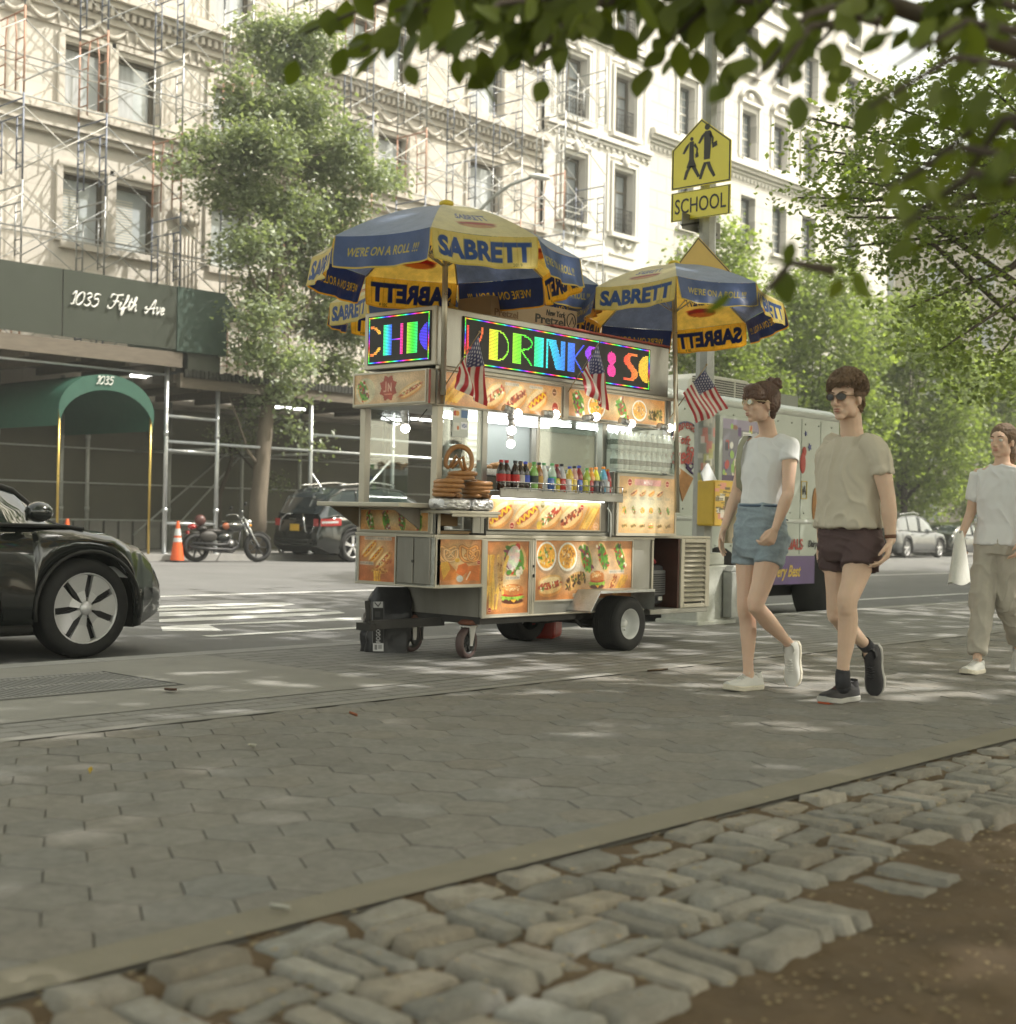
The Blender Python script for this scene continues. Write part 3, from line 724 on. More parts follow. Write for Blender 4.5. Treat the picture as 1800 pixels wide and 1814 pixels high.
def place(o, x, z):
    if o.name in first: c = o.copy(); COL.objects.link(c)
    else: c = o; first.add(o.name)
    c.location = (x, 0, z)
for i, x in enumerate(SX):
    for j, z in enumerate(SZ):
        if x > 33 and random.random() < .1: continue
        place(protos[(i*2+j+(i == 3)) % 3 if random.random() < .8 else 0], x, z)
        if i < 12: place(bp[(i+j) % 2], x, z)
b = MB()
for i in range(12):
    for j in range(6):
        x, z = SX[i], SZ[j]; b.tube([(x, Yb, z+.25), (x+2.13, Yb, z+1.65)], .012, 4, False); b.tube([(x, Yb, z+1.65), (x+2.13, Yb, z+.25)], .012, 4, False)
tag(b.build('rear_braces', mPipeG, sc), kind='stuff')
for j in (1, 3, 5):
    for q in range(3):
        b = MB(); b.bar((SX[0]-.2, Ya+.1+.01*q, SZ[j]-.03), (SX[-1]+.2, Ya+.1+.01*q, SZ[j]-.03), .03, .03) if q == 0 else b.tube([(SX[0], Ya+(.5*q), SZ[j]+1.0), (SX[-1], Ya+(.5*q), SZ[j]+1.0)], .018, 5)
        b.build('ledger', [mPipeG, mPipeG, mPipeW][q], sc)
# ================================================================== SIDEWALK SHED
mWood = M('shed_timber', (.13, .11, .085), .85, var=.25, scale=3, stretch=(1, 6, 6)); mGreen = M('green_hoarding', (.035, .06, .048), .55, var=.12, scale=2)
mGreenD = M('dark_green_hoarding', (.045, .052, .042), .35, var=.1, scale=2, coat=.35); mAlu = M('shed_pole', (.52, .54, .55), .32, .75, var=.12, scale=6, bump=.05)
sh = empty('sidewalk_shed', (0, 0, 0), 0, 'sidewalk shed with steel poles, timber deck and dark green parapet reading 1035 Fifth Ave', 'shed')
def part(name, mat, *boxes, parent=sh, bevel=0.):
    b = MB()
    for q in boxes: b.box(*q)
    return b.build(name, mat, parent, bevel=bevel)
part('deck', mWood, *[(10.5, 18.35, 26.75+i*.42, 26.75+i*.42+.40, 4.22, 4.42+.002*i) for i in range(10)])
part('deck', mWood, *[(18.36, 41.5, 26.9+i*.42, 26.9+i*.42+.40, 3.78, 3.96+.002*i) for i in range(9)])
part('deck_beam', mWood, (10.5, 18.4, 26.62, 26.74, 4.1, 4.44), *[(x, x+.1, 26.75, 30.6, 4.02, 4.2) for x in np.arange(11, 18.4, 1.2)])
part('deck_beam', mWood, (18.42, 41.5, 26.72, 26.86, 3.66, 3.99), *[(x, x+.1, 26.9, 30.4, 3.6, 3.77) for x in np.arange(19, 41, 1.2)])
part('corrugated_fascia', M('corrugated', (.035, .035, .03), .7, .3), *[(x, x+.09, 26.66, 26.71, 3.9, 4.06+.03*(int(x*10) % 2)) for x in np.arange(18.5, 41.4, .11)])
sp = MB(); zt = 5.92; zb = 4.50
sp.box(15.38, 18.21, 26.6, 26.66, zb, zt); sp.build('sign_panel', mGreenD, sh)
sp = MB(); sp.prism([(18.215, 4.47), (19.58, 4.47), (19.58, 5.35), (20.03, 5.35), (20.03, 5.42), (19.52, 5.93), (18.215, 5.93)], 'y', 26.58, 28.6); sp.build('parapet', mGreen, sh)
part('parapet', mGreenD, (12.3, 15.36, 26.62, 26.66, zb, zt)); part('parapet', mGreenD, (10.4, 12.28, 26.62, 26.66, zb, zt))
part('parapet_hood', mGreenD, (18.6, 19.5, 26.7, 28.6, 3.9, 4.46))
# script lettering made of strokes
def cr(pts, n=5):
    P = [Vector((p[0], p[1], 0)) for p in pts]; out = []
    for i in range(len(P)-1):
        a, b_, c, d = P[max(i-1, 0)], P[i], P[i+1], P[min(i+2, len(P)-1)]
        for k in range(n):
            t = k/n; out.append(.5*((2*b_)+(c-a)*t+(2*a-5*b_+4*c-d)*t*t+(3*b_-a-3*c+d)*t**3))
    out.append(P[-1]); return out
GLY = {'1': ([[(.05, .72), (.3, 1), (.3, .5), (.3, 0)], [(.3, 0), (.1, .0)]], .42),
 '0': ([[(.35, 1), (.05, .6), (.1, .1), (.35, 0), (.62, .4), (.55, .9), (.35, 1)]], .68),
 '3': ([[(.08, .85), (.35, 1), (.55, .78), (.28, .54), (.58, .3), (.35, 0), (.05, .12)]], .64),
 '5': ([[(.62, .98), (.2, .98), (.14, .6), (.45, .62), (.56, .3), (.3, 0), (.02, .12)]], .72),
 'F': ([[(.0, .72), (.12, 1.02), (.5, 1.0), (.95, 1.08)], [(.55, 1.0), (.48, .5), (.3, .05), (.0, .0), (-.05, .2)], [(.25, .52), (.72, .56)]], .8),
 'i': ([[(.0, .2), (.12, .5), (.1, .1), (.2, .0), (.34, .2)], [(.2, .74), (.22, .78)]], .32),
 'f': ([[(.0, .2), (.2, .6), (.32, 1.0), (.2, 1.05), (.1, .5), (.02, -.35), (.14, -.3), (.16, .1), (.36, .2)]], .36),
 't': ([[(.0, .2), (.16, .6), (.22, .95)], [(.22, .95), (.14, .3), (.22, .0), (.36, .2)], [(.02, .62), (.36, .64)]], .34),
 'h': ([[(.0, .2), (.2, .7), (.28, 1.02), (.14, .9), (.08, 0)], [(.1, .2), (.28, .52), (.36, .3), (.38, .02), (.5, .1)]], .54),
 'A': ([[(-.1, .1), (.02, -.02), (.25, .3), (.62, 1.03), (.64, .5), (.66, .0), (.78, .1)], [(.0, .5), (-.12, .3), (.2, .32), (.72, .42)]], .82),
 'v': ([[(.0, .42), (.1, .5), (.14, .1), (.2, .0), (.38, .35), (.36, .52), (.44, .42)]], .44),
 'e': ([[(.0, .2), (.24, .3), (.28, .5), (.12, .5), (.06, .2), (.16, .0), (.38, .15)]], .4), ' ': ([], .3)}
def script(name, txt, x, z, y, h, mat, parent, r, sl=.28, drop=0., sp=1.0):
    b = MB(); x0 = x
    for ch in txt:
        st_, wd = GLY[ch]
        for s_ in st_:
            pts = cr(s_); b.tube([(x+(p.x+sl*p.y)*h*sp, y, z-drop*(x-x0)+p.y*h) for p in pts], [r*(.55+.75*abs(math.sin(k*.32))) for k in range(len(pts))], 6)
        x += wd*h*sp*1.02
    return b.build(name, mat, parent)
mLetter = M('white_lettering', (.78, .78, .74), .4, var=.03)
script('lettering', '1035', 15.5, 5.20, 26.56, .28, mLetter, sh, .015)
script('lettering', 'Fifth', 16.42, 5.22, 26.56, .30, mLetter, sh, .015, sp=1.)
script('lettering', 'Ave', 17.36, 5.22, 26.56, .30, mLetter, sh, .015, sp=.95)
PX_ = [10.9, 18.15, 19.56, 22.4, 25.2, 28.6, 32.2, 36., 40.]
def pole(x, y, z1, r=.052, m_=mAlu):
    b = MB(); b.tube([(x, y, gz(x)), (x, y, z1)], r, 12); b.tube([(x, y, gz(x)), (x, y, gz(x)+.012)], .13, 12)
    for z in (.85, 2.6): b.tube([(x, y, z-.05), (x, y, z+.05)], r*1.25, 12)
    return b.build('pole', m_, sh)
part('site_hoarding', M('olive_hoarding', (.105, .10, .07), .7, var=.15, scale=.8, dirt=.3), (12., 15.1, 30.62, 30.66, -.1, 3.5), (15.12, 41, 30.60, 30.64, -.3, 3.45))
mPoleShade = M('shaded_pole', (.42, .43, .40), .45, .5, var=.15)  # duller copy of the shed pole metal, shade put into its colour
for x in PX_: pole(x, 26.85, 4.15 if x < 18.3 else 3.68)
for x in (15.9, 17.55, 18.25, 20.6, 22.9, 24.9, 28.1, 31.5, 35.5): pole(x, 30.3, 4.05 if x < 18.3 else 3.62, .05, mPoleShade)
def rail(a, c, r=.03, m_=mAlu): b = MB(); b.tube([a, c], r, 8); b.build('rail', m_, sh)
rail((10.9, 26.85, 3.95), (18.15, 26.85, 3.93), .028); rail((18.15, 26.85, 3.0), (19.56, 26.85, 2.98), .04); rail((18.15, 26.85, 2.42), (40, 26.85, 2.3), .036)
rail((18.15, 26.85, 2.22), (19.56, 26.85, 2.2), .036); rail((18.15, 26.85, .55), (19.56, 26.85, .54), .036)
rail((22.4, 26.85, 1.0), (25.2, 26.85, .98), .034); rail((22.4, 26.85, 2.8), (40, 26.85, 2.7), .034)
for x in (19.56, 22.4, 25.2, 28.6): rail((x, 26.85, 2.3), (x, 30.3, 2.3), .03, mPoleShade)
rail((19.56, 30.28, .2), (22.4, 30.28, 2.4), .025, mPoleShade); rail((22.9, 30.28, 2.4), (20.6, 30.28, .2), .025, mPoleShade); rail((22.4, 26.87, 1.9), (23.9, 26.87, .2), .028); rail((25.2, 26.87, 2.3), (23.6, 26.87, .9), .028)
for z in (.6, 1.5, 2.35): rail((11, 30.26, z), (40, 30.26, z-.1), .022, mPoleShade)
for x in (17.95, 21.9, 27., 31.5):                            # fluorescent battens under the deck, lit in the photograph
    z = 3.58 if x > 18.3 else 4.02
    b = MB(); b.box(x, x+1.25, 28., 28.05, z-.09, z-.03); o = b.build('batten_light', M('tube_lamp', (.9, .9, .85), .5, em=2.5, var=0), sh)
# ================================================================== ENTRANCE AWNING
aw = empty('entrance_awning', (0, 0, 0), 0, 'dark green arched entrance awning numbered 1035 on brass poles', 'awning')
mAwn = M('awning_canvas', (.024, .085, .060), .6, var=.12, scale=4, bump=.2)
xc, ra, zs, hh = 16.42, 1.17, 2.95, .82; b = MB()
arc = [(xc-ra*math.cos(t*PI/20), zs+hh*math.sin(t*PI/20)) for t in range(21)]
b.strip([[(x, y, z) for x, z in arc] for y in (26.5, 27.4, 28.5, 29.6, 30.9)]); b.build('canvas_vault', mAwn, aw, fix=False)
b = MB(); arc2 = [(xc-(ra-.04)*math.cos(t*PI/20), zs-.32+(hh-.02)*math.sin(t*PI/20)) for t in range(21)]
b.strip([[(x, 26.49, z) for x, z in arc], [(x, 26.48, z) for x, z in arc2]]); b.build('valance', mAwn, aw, fix=False)
for s_ in (-1, 1):
    b = MB(); b.strip([[(xc+s_*ra, y, z) for y in (26.5, 30.9)] for z in (zs, zs-.35)]); b.build('side_valance', mAwn, aw, fix=False)
    b = MB(); b.tube([(xc+s_*(ra-.05), 26.55, gz(16)), (xc+s_*(ra-.05), 26.55, zs)], .028, 10); b.build('pole', M('brass', (.55, .40, .12), .3, .9), aw)
script('lettering', '1035', 16.1, 3.55, 26.46, .17, mLetter, aw, .010)
# hedge and pots behind the shed
b = MB(); b.box(13., 21, 30.7, 30.95, -.2, .12)
for i in range(10): b.box(17.2+i*.42, 17.55+i*.42, 30.5, 30.7, -.15, .55)
tag(b.build('stone_planter', mConc), 'low pale stone planter by the entrance wall', 'planter')
# ================================================================== VEHICLES
mTyre = M('tyre_rubber', (.018, .018, .018), .75, var=.15, scale=20, bump=.1); mBlackPl = M('black_plastic', (.02, .02, .019), .55, var=.1, scale=8)
mCarBlk = M('black_car_paint', (.010, .012, .011), .18, .0, var=.0, coat=1., spec=.6, rvar=0); mCarGrey = M('grey_car_paint', (.085, .09, .095), .25, .5, var=.03, coat=1., rvar=0)
mCarGlass = M('tinted_car_glass', (.035, .045, .05), .04, 0., var=0, coat=1., spec=1., rvar=0); mChrome = M('chrome', (.65, .66, .67), .15, 1., var=.05, rvar=.04)
mRim = M('alloy_rim', (.60, .60, .60), .36, .4, var=.05); mRed = M('tail_lamp_red', (.35, .012, .012), .15, coat=1., var=0); mLens = M('lamp_lens', (.55, .57, .58), .12, .2, coat=1., var=0)
mRimDk = M('dark_rim', (.03, .03, .032), .4, .3)
def cint(x, pts):
    if x <= pts[0][0]: return pts[0][1]
    for (a, p), (b_, q) in zip(pts, pts[1:]):
        if x <= b_:
            t = (x-a)/(b_-a); t = t*t*(3-2*t) if True else t; return p+(q-p)*t
    return pts[-1][1]
def lint(x, pts):
    if x <= pts[0][0]: return pts[0][1]
    for (a, p), (b_, q) in zip(pts, pts[1:]):
        if x <= b_: return p+(q-p)*(x-a)/(b_-a)
    return pts[-1][1]
def wheel(parent, c, r, wd, side, style='spoke', name='wheel', rimr=None, nsp=5):
    """side: -1 when the outer face looks towards -Y"""
    c = Vector(c); ax = (0, side, 0); rr = rimr or r*.72
    t = MB(); t.lathe([(rr*.98, -wd/2), (r*.90, -wd/2), (r*.975, -wd*.40), (r, -wd*.28), (r, wd*.28), (r*.975, wd*.40), (r*.90, wd/2), (rr*1.02, wd/2), (rr*.97, wd*.38), (rr*.97, -wd/2)], c, ax, 44)
    for k in (-.16, 0, .16): t.lathe([(r+.001, wd*k-.006), (r+.002, wd*k), (r+.001, wd*k+.006)], c, ax, 44)
    o = t.build(name, mTyre, parent)
    m_ = MB(); m_.lathe([(rr*1.02, wd*.40), (rr*1.0, wd*.44), (rr*.95, wd*.42), (rr*.93, wd*.2), (rr*.93, -wd*.3)], c, ax, 40)
    u = Vector((1, 0, 0)); v = Vector((0, 0, 1)); n = Vector(ax)
    if style == 'aero':
        for k in range(7):
            a = PI/2+k*2*PI/7+.3; prof = []
            for s_ in (-1, 1):
                for q, (dr, da) in enumerate(((.16, .42), (.5, .27), (.96, .44))): prof.append((dr, s_*da, q))
            pts = [(.12, -.6), (.5, -.36), (.93, -.47), (.95, -.25), (.955, 0), (.95, .25), (.93, .47), (.5, .36), (.12, .6)]
            pts = [(d, e*.74) for d, e in pts]; P = [c+u*(rr*d*math.cos(a+e))+v*(rr*d*math.sin(a+e))+n*(wd*(.40 if d > .9 else (.36 if d > .4 else .43))) for d, e in pts]
            Q = [p-n*.03 for p in P]; m_.add(P+Q, [tuple(range(9)), tuple(reversed(range(9, 18)))]+[(i, 9+i, 9+(i+1) % 9, (i+1) % 9) for i in range(9)])
        m_.lathe([(.001, wd*.50), (rr*.16, wd*.49), (rr*.2, wd*.42), (rr*.2, wd*.3)], c, ax, 20)
        d_ = MB(); d_.lathe([(.001, wd*.2), (rr*.93, wd*.2)], c, ax, 30)
        for k in range(10):
            a = PI/2+k*2*PI/10+.3+PI/10*(1 if k % 2 else 1)
            d_.bar(c+n*wd*.33+(u*math.cos(a)+v*math.sin(a))*rr*.3, c+n*wd*.33+(u*math.cos(a)+v*math.sin(a))*rr*.88, .012, .05)
        d_.build('brake_disc', mRimDk, o)
    else:
        for k in range(nsp):
            a = PI/2+k*2*PI/nsp
            for e in (-.1, .1):
                m_.bar(c+n*wd*.36+(u*math.cos(a+e*2)+v*math.sin(a+e*2))*rr*.15, c+n*wd*.34+(u*math.cos(a+e)+v*math.sin(a+e))*rr*.97, rr*.10, .03)
        m_.lathe([(.001, wd*.46), (rr*.15, wd*.44), (rr*.19, wd*.3)], c, ax, 20)
        d_ = MB(); d_.lathe([(.001, wd*.1), (rr*.93, wd*.1)], c, ax, 30); d_.build('brake_disc', mRimDk, o)
    m_.build('rim', mRim if style != 'white' else mChrome, o)
    return o
def car(name, loc, L, W, hood, roofp, wx, wr, paint, label, wheel_style='spoke', trim=None, group=None, zlow=.2, nose=.55, tail=.4, nsp=5, rails=False, cabw=.80):
    """x runs from the tail (0) to the nose (L); near side is -y. hood: shoulder/hood height curve; roofp: greenhouse curve"""
    root = empty(name, loc, 0, label, 'car', group); root.rotation_euler = (0, SL, 0)
    xs = sorted({0., .03, .08, .16, .28, .45, L-.45, L-.28, L-.16, L-.08, L-.03, L}|{L*i/30 for i in range(31)}|{c+wr*1.16*k for c in wx for k in (-1.02, -1, -.96, -.88, -.75, -.55, -.3, 0, .3, .55, .75, .88, .96, 1, 1.02)})
    def halfw(x):
        s_ = 1.
        if x < tail: s_ = 1-.16*(1-x/tail)**2.2
        if x > L-nose: s_ = 1-.34*((x-(L-nose))/nose)**2.2
        return W/2*s_
    def arch(x):
        z = zlow+.0
        for c in wx:
            d = abs(x-c)
            if d < wr*1.16: z = max(z, wr+math.sqrt((wr*1.16)**2-d*d)*.98)
        if x < .3: z = max(z, zlow+.16*(1-x/.3))
        if x > L-.35: z = max(z, zlow+.10*((x-L+.35)/.35))
        return z
    rows = []; info = []
    for x in xs:
        w_ = halfw(x); zt = cint(x, hood); za = arch(x); ends = min(1, (x+.0)/.14, (L-x)/.22)
        ends = max(0, ends)**.45; zm = (zt+za)/2; fl = .022 if any(abs(x-c) < wr*1.5 for c in wx) else 0
        mid = (zlow+.30+(zt-.30-zlow)*.35)
        if ends < 1: zt2 = mid+(zt-mid)*(.35+.65*ends); za2 = min(za, mid-.02) if ends < .2 else za
        else: zt2 = zt; za2 = za
        sec = [(0, za2), (w_*.80, za2), (w_*.965+fl, za2+.006), (w_+fl, za2+(zt2-za2)*.25), (w_+fl*.6, za2+(zt2-za2)*.5), (w_*.985, za2+(zt2-za2)*.72), (w_*.955, za2+(zt2-za2)*.90), (w_*.90, zt2-.008), (w_*.75, zt2+.016), (w_*.35, zt2+.028), (0, zt2+.03)]
        rows.append([(x, -y, z) for y, z in sec]); info.append(x)
    b = MB(); n = len(rows[0])
    for sgn in (1, -1):
        rr_ = [[(p[0], p[1]*sgn, p[2]) for p in r] for r in rows]; vs = [p for r in rr_ for p in r]; fs = []; mi = []
        k = len(b.v); b.v += vs
        for i in range(len(rows)-1):
            for j in range(n-1):
                f = (k+i*n+j, k+(i+1)*n+j, k+(i+1)*n+j+1, k+i*n+j+1); b.f.append(f if sgn > 0 else f[::-1]); b.mi.append(1 if j < 2 else 0); b.sm.append(True)
        for i in (0, len(rows)-1):
            b.f.append(tuple(k+i*n+j for j in range(n))); b.mi.append(0); b.sm.append(False)
    o = b.build('body', [paint, mBlackPl], root)
    # greenhouse
    gx = sorted({roofp[0][0], roofp[-1][0]}|{roofp[0][0]+(roofp[-1][0]-roofp[0][0])*i/24 for i in range(25)})
    rows = []; roofr = []
    for x in gx:
        zt = cint(x, hood)-.01; zr = cint(x, roofp); w_ = halfw(x)*.93; h = max(.0, zr-zt); wt = W/2*(cabw-.06*(1-min(1, h/.4)))
        rows.append([(w_, zt), (w_+(wt-w_)*.35, zt+h*.38), (w_+(wt-w_)*.75, zt+h*.78), (wt, zt+h*.92)]); roofr.append([(wt, zt+h*.92), (wt*.93, zt+h*.985), (wt*.5, zt+h+.02), (0, zt+h+.028)])
    b = MB(); rf = MB()
    for s_ in (-1, 1):
        b.strip([[(x, s_*y, z) for y, z in r] for x, r in zip(gx, rows)])
        x1 = roofp[0][0]; xa = [i for i, x in enumerate(gx)]
        b.cur = 0
        rr_ = [[(x, s_*y, z) for y, z in r] for x, r in zip(gx, roofr)]
        zmax = max(p[1] for p in roofp); fl_ = [i for i, x in enumerate(gx) if cint(x, roofp) > zmax-.16]
        i0, i1 = fl_[0], fl_[-1]
        if i0 > 0: b.strip(rr_[:i0+1])
        b.strip(rr_[i1:]); rf.strip(rr_[i0:i1+1])
    b.build('windows', mCarGlass, root); rf.build('roof', paint, root)
    # pillars and sills
    pl = MB()
    for s_ in (-1, 1):
        edge = [(x, s_*(r[3][0]+.004), r[3][1]+.004) for x, r in zip(gx, rows)]; pl.tube(edge, .022, 6)
        belt = [(x, s_*(r[0][0]+.004), r[0][1]+.012) for x, r in zip(gx, rows)]; pl.tube(belt, .014, 6)
        span = roofp[-1][0]-roofp[0][0]
        for fr in (.30, .55, .60):
            i = min(range(len(gx)), key=lambda k: abs(gx[k]-(roofp[0][0]+span*fr))); pl.tube([(gx[i], s_*(q[0]+.003), q[1]) for q in rows[i]], .026, 6)
    pl.build('pillars', trim or paint, root)
    for s_ in (-1, 1):
        for c in wx:
            sm = MB(); sm.tube([(c+wr*1.17*math.cos(t*PI/16), s_*(halfw(c)+.028), wr+wr*1.15*math.sin(t*PI/16)) for t in range(-1, 18)], .014, 6); sm.build('wheel_arch_trim', mBlackPl, root)
        sm = MB(); sm.tube([(wx[0]+wr*1.2, s_*(halfw(L/2)-.01), zlow+.03), (wx[1]-wr*1.2, s_*(halfw(L/2)-.01), zlow+.03)], .035, 6); sm.build('sill_trim', mBlackPl, root)
    for s_ in (-1, 1):
        b = MB(); mx = roofp[-1][0]-.45; b.ell((mx, s_*(W/2+.10), cint(mx, hood)+.10), (.10, .10, .075), 12, 8); b.bar((mx, s_*(W/2-.05), cint(mx, hood)+.05), (mx, s_*(W/2+.05), cint(mx, hood)+.07), .04, .03); b.build('mirror', paint, root)
        if rails:
            b = MB(); b.tube([(gx[i], s_*(roofr[i][0][0]*.93), roofr[i][2][1]+.05) for i in range(4, 17)], .018, 6); b.build('roof_rail', mChrome, root)
        for fr in (.32, .60):
            b = MB(); hx = roofp[0][0]+(roofp[-1][0]-roofp[0][0])*fr+.12; b.bar((hx-.1, s_*(W/2+.012), cint(hx, hood)-.14), (hx+.1, s_*(W/2+.012), cint(hx, hood)-.14), .02, .025); b.build('door_handle', paint, root)
        for c in wx: wheel(root, (c, s_*(W/2-.115), wr), wr, .235, s_, wheel_style, nsp=nsp)
    sh_ = MB(); sh_.box(.6, L-.6, -W/2*.7, W/2*.7, .16, .34); sh_.build('underbody', mBlackPl, root)
    return root, halfw
# dark electric car cut by the left edge
L = 4.75; y0 = 9.10+.925
tes, hwf = car('parked_car', (6.33-L, y0, gz(6.33-L)-.136), L, 1.87, [(0, .85), (.3, 1.05), (.9, 1.03), (2.2, .98), (3.2, .97), (3.75, .965), (4.1, .915), (4.4, .83), (4.6, .735), (4.75, .60)],
               [(.15, 1.08), (.7, 1.38), (1.5, 1.58), (2.2, 1.62), (2.8, 1.52), (3.3, 1.28), (3.9, .93)], (.95, 3.91), .366, mCarBlk, 'glossy black electric car with silver aero wheels cut by the left edge', 'aero', mBlackPl, nose=.75, cabw=.74)
for s_ in (-1, 1):
    b = MB(); rows = [[(x, s_*(hwf(x)*(.985-.0*q)+.004-q*.09), .60+q*.075-(x-4.1)*.10) for x in np.linspace(4.12, 4.60, 9)] for q in (0, .5, 1)]; b.strip(rows); b.build('headlight', mLens, tes, fix=False)
b = MB(); b.box(L-.10, L+.012, -.5, .5, .28, .36); b.build('air_intake', mBlackPl, tes)
b = MB(); b.tube([(3.15, -.945, .93), (3.2, -.95, .60), (3.25, -.94, .3)], .005, 4); b.build('door_seam', mBlackPl, tes)
# black sport-utility car across the avenue
suv, hwf = car('parked_car', (21.05, 25.75, gz(21.05)-.136), 4.85, 1.93, [(0, .80), (.12, 1.02), (.5, 1.10), (2.6, 1.05), (3.5, 1.06), (4.1, 1.02), (4.6, .88), (4.85, .7)],
               [(.10, 1.12), (.45, 1.60), (.8, 1.77), (1.9, 1.85), (2.6, 1.80), (3.1, 1.56), (3.75, 1.08)], (1.0, 3.85), .375, mCarBlk, 'black sport utility car with red tail lamps parked behind the food cart', rails=True, tail=.5)
for s_ in (-1, 1):
    b = MB(); b.strip([[(x+.0*q, s_*(hwf(x)*.985+.012), .84+q*.17+x*.05) for x in np.linspace(.06, .60, 9)] for q in (0, .5, 1)]); b.strip([[(.03-.0*q, s_*y, .84+q*.17) for y in (.62, .72, .80)] for q in (0, 1)])
    t_ = b.build('tail_light', mRed, suv, fix=False)
    b = MB(); b.strip([[(x, s_*(hwf(x)*.985+.018), .90+q*.05+x*.05) for x in np.linspace(.08, .5, 7)] for q in (0, 1)]); b.build('reversing_light', mLens, t_, fix=False)
    b = MB(); b.tube([(-.02, s_*.55, .22), (.1, s_*.55, .22)], .045, 10); b.build('tailpipe', mChrome, suv)
b = MB(); b.add([(.03, -.62, 1.14), (.03, .62, 1.14), (.22, .52, 1.52), (.22, -.52, 1.52)], [(0, 1, 2, 3)]); b.build('rear_window', mCarGlass, suv, fix=False)
b = MB(); b.box(-.035, -.012, -.16, .16, .72, .88); b.build('number_plate', M('amber_plate', (.62, .38, .04), .5, var=.1), suv)
b = MB(); b.tube([(-.02, -.62, .50), (-.10, -.6, .5), (-.12, 0, .5), (-.10, .6, .5), (-.02, .62, .5)], .032, 8); b.tube([(-.11, -.62, .50), (-.11, -.62, .42), (-.11, .62, .42), (-.11, .62, .5)], .022, 6); b.build('bumper_guard', mBlackPl, suv)
b = MB()
for s_ in (-1, 1): b.tube([(.02, s_*.5, .66), (-.09, s_*.48, .72), (-.1, s_*.42, .98), (-.03, s_*.3, 1.12), (.02, s_*.2, 1.12)], .014, 6); b.tube([(.25, s_*.38, 1.55), (.1, s_*.38, 1.3)], .01, 5)
b.build('bicycle_rack', mChrome, suv)
b = MB(); b.bar((-.0, -.02, 1.0), (.0, .22, 1.01), .02, .03); b.build('badge', mChrome, suv)
b = MB(); b.box(1.9, 3.3, -.0, .0, 0, 0) if False else b.bar((1.0, -.95, .40), (3.9, -.95, .40), .02, .04); b.build('side_trim', mChrome, suv)
# cars at the far right
car('parked_car', (48.55, 24.95, gz(48.55)-.136), 4.75, 1.9, [(0, .78), (.15, 1.02), (.5, 1.06), (2.6, 1.02), (3.4, 1.04), (4.1, .98), (4.55, .82), (4.75, .65)],
    [(.12, 1.08), (.5, 1.52), (.9, 1.62), (1.9, 1.68), (2.5, 1.62), (3.0, 1.42), (3.65, 1.05)], (.95, 3.8), .365, mCarGrey, 'dark grey sport utility car with silver wheels parked beyond the walking man', rails=True)
car('parked_car', (55.0, 25.6, gz(55.0)-.136), 4.6, 1.85, [(0, .75), (.2, .92), (.8, .93), (2.6, .92), (3.4, .92), (4.1, .84), (4.6, .6)],
    [(.4, .95), (1.1, 1.3), (1.7, 1.42), (2.3, 1.40), (2.9, 1.2), (3.5, .93)], (.9, 3.7), .33, mCarBlk, 'low black saloon car, furthest right in the far parked row')
car('parked_car', (61.5, 25.6, gz(61.5)-.136), 4.6, 1.85, [(0, .75), (.2, .92), (.8, .93), (2.6, .92), (3.4, .92), (4.1, .84), (4.6, .6)],
    [(.4, .95), (1.1, 1.3), (1.7, 1.42), (2.3, 1.40), (2.9, 1.2), (3.5, .93)], (.9, 3.7), .33, mCarGrey, 'grey saloon car parked beyond the low black saloon')
# traffic cones
mCone = M('cone_orange', (.72, .12, .03), .5, var=.1, scale=5); mRefl = M('cone_reflective', (.55, .56, .55), .35, var=.05)
def cone(x, y, lab):
    r = empty('traffic_cone', (x, y, gz(x)-.136), 0, lab, 'cone', 'orange traffic cones at the far kerb'); r.rotation_euler = (0, SL, .3)
    b = MB(); b.box(-.19, .19, -.19, .19, 0, .035); b.build('base', mBlackPl, r, .008)
    b = MB(); b.lathe([(.155, .036), (.15, .07), (.03, .88), (.028, .90), (.001, .90)], n=24); o = b.build('cone_body', mCone, r)
    for z0_, z1_ in ((.44, .53), (.58, .73)):
        b = MB(); f_ = lambda z: .151-(z-.07)*.12/.81; b.lathe([(f_(z0_)+.003, z0_), (f_(z1_)+.003, z1_)], n=24); b.build('reflective_band', mRefl, r)
cone(17.75, 25.75, 'orange traffic cone with grey bands beside the motorcycle')
cone(15.15, 25.9, 'orange traffic cone mostly hidden behind the black electric car')
# motorcycle
mc = empty('motorcycle', (18.95, 25.5, gz(18.95)-.136), 0, 'black cruiser motorcycle with an orange patch on its tank, parked at the far kerb', 'motorcycle'); mc.rotation_euler = (R(-7), SL, R(-12))
def mwheel(x, r, wd, nm):
    t = MB(); t.lathe([(r*.76, -wd/2), (r*.9, -wd*.5), (r, -wd*.2), (r, wd*.2), (r*.9, wd*.5), (r*.76, wd/2), (r*.74, 0), (r*.76, -wd/2)], (x, 0, r), (0, 1, 0), 32); o = t.build('wheel', mTyre, mc)
    s_ = MB(); s_.lathe([(r*.76, -wd*.4), (r*.70, -wd*.3), (r*.70, wd*.3), (r*.76, wd*.4)], (x, 0, r), (0, 1, 0), 32)
    for k in range(7):
        a = 2*PI*k/7; s_.bar((x+.04*math.cos(a), 0, r+.04*math.sin(a)), (x+r*.72*math.cos(a), 0, r+r*.72*math.sin(a)), .03, .03)
    s_.lathe([(.001, -.07), (.05, -.07), (.05, .07), (.001, .07)], (x, 0, r), (0, 1, 0), 12); s_.build('rim', mRimDk, o)
mwheel(.72, .34, .13, 'f'); mwheel(-.78, .32, .16, 'r')
b = MB()
for s_ in (-1, 1): b.tube([(.72, s_*.10, .34), (.55, s_*.10, .62), (.38, s_*.10, .98)], .027, 8)
b.build('front_fork', mChrome, mc)
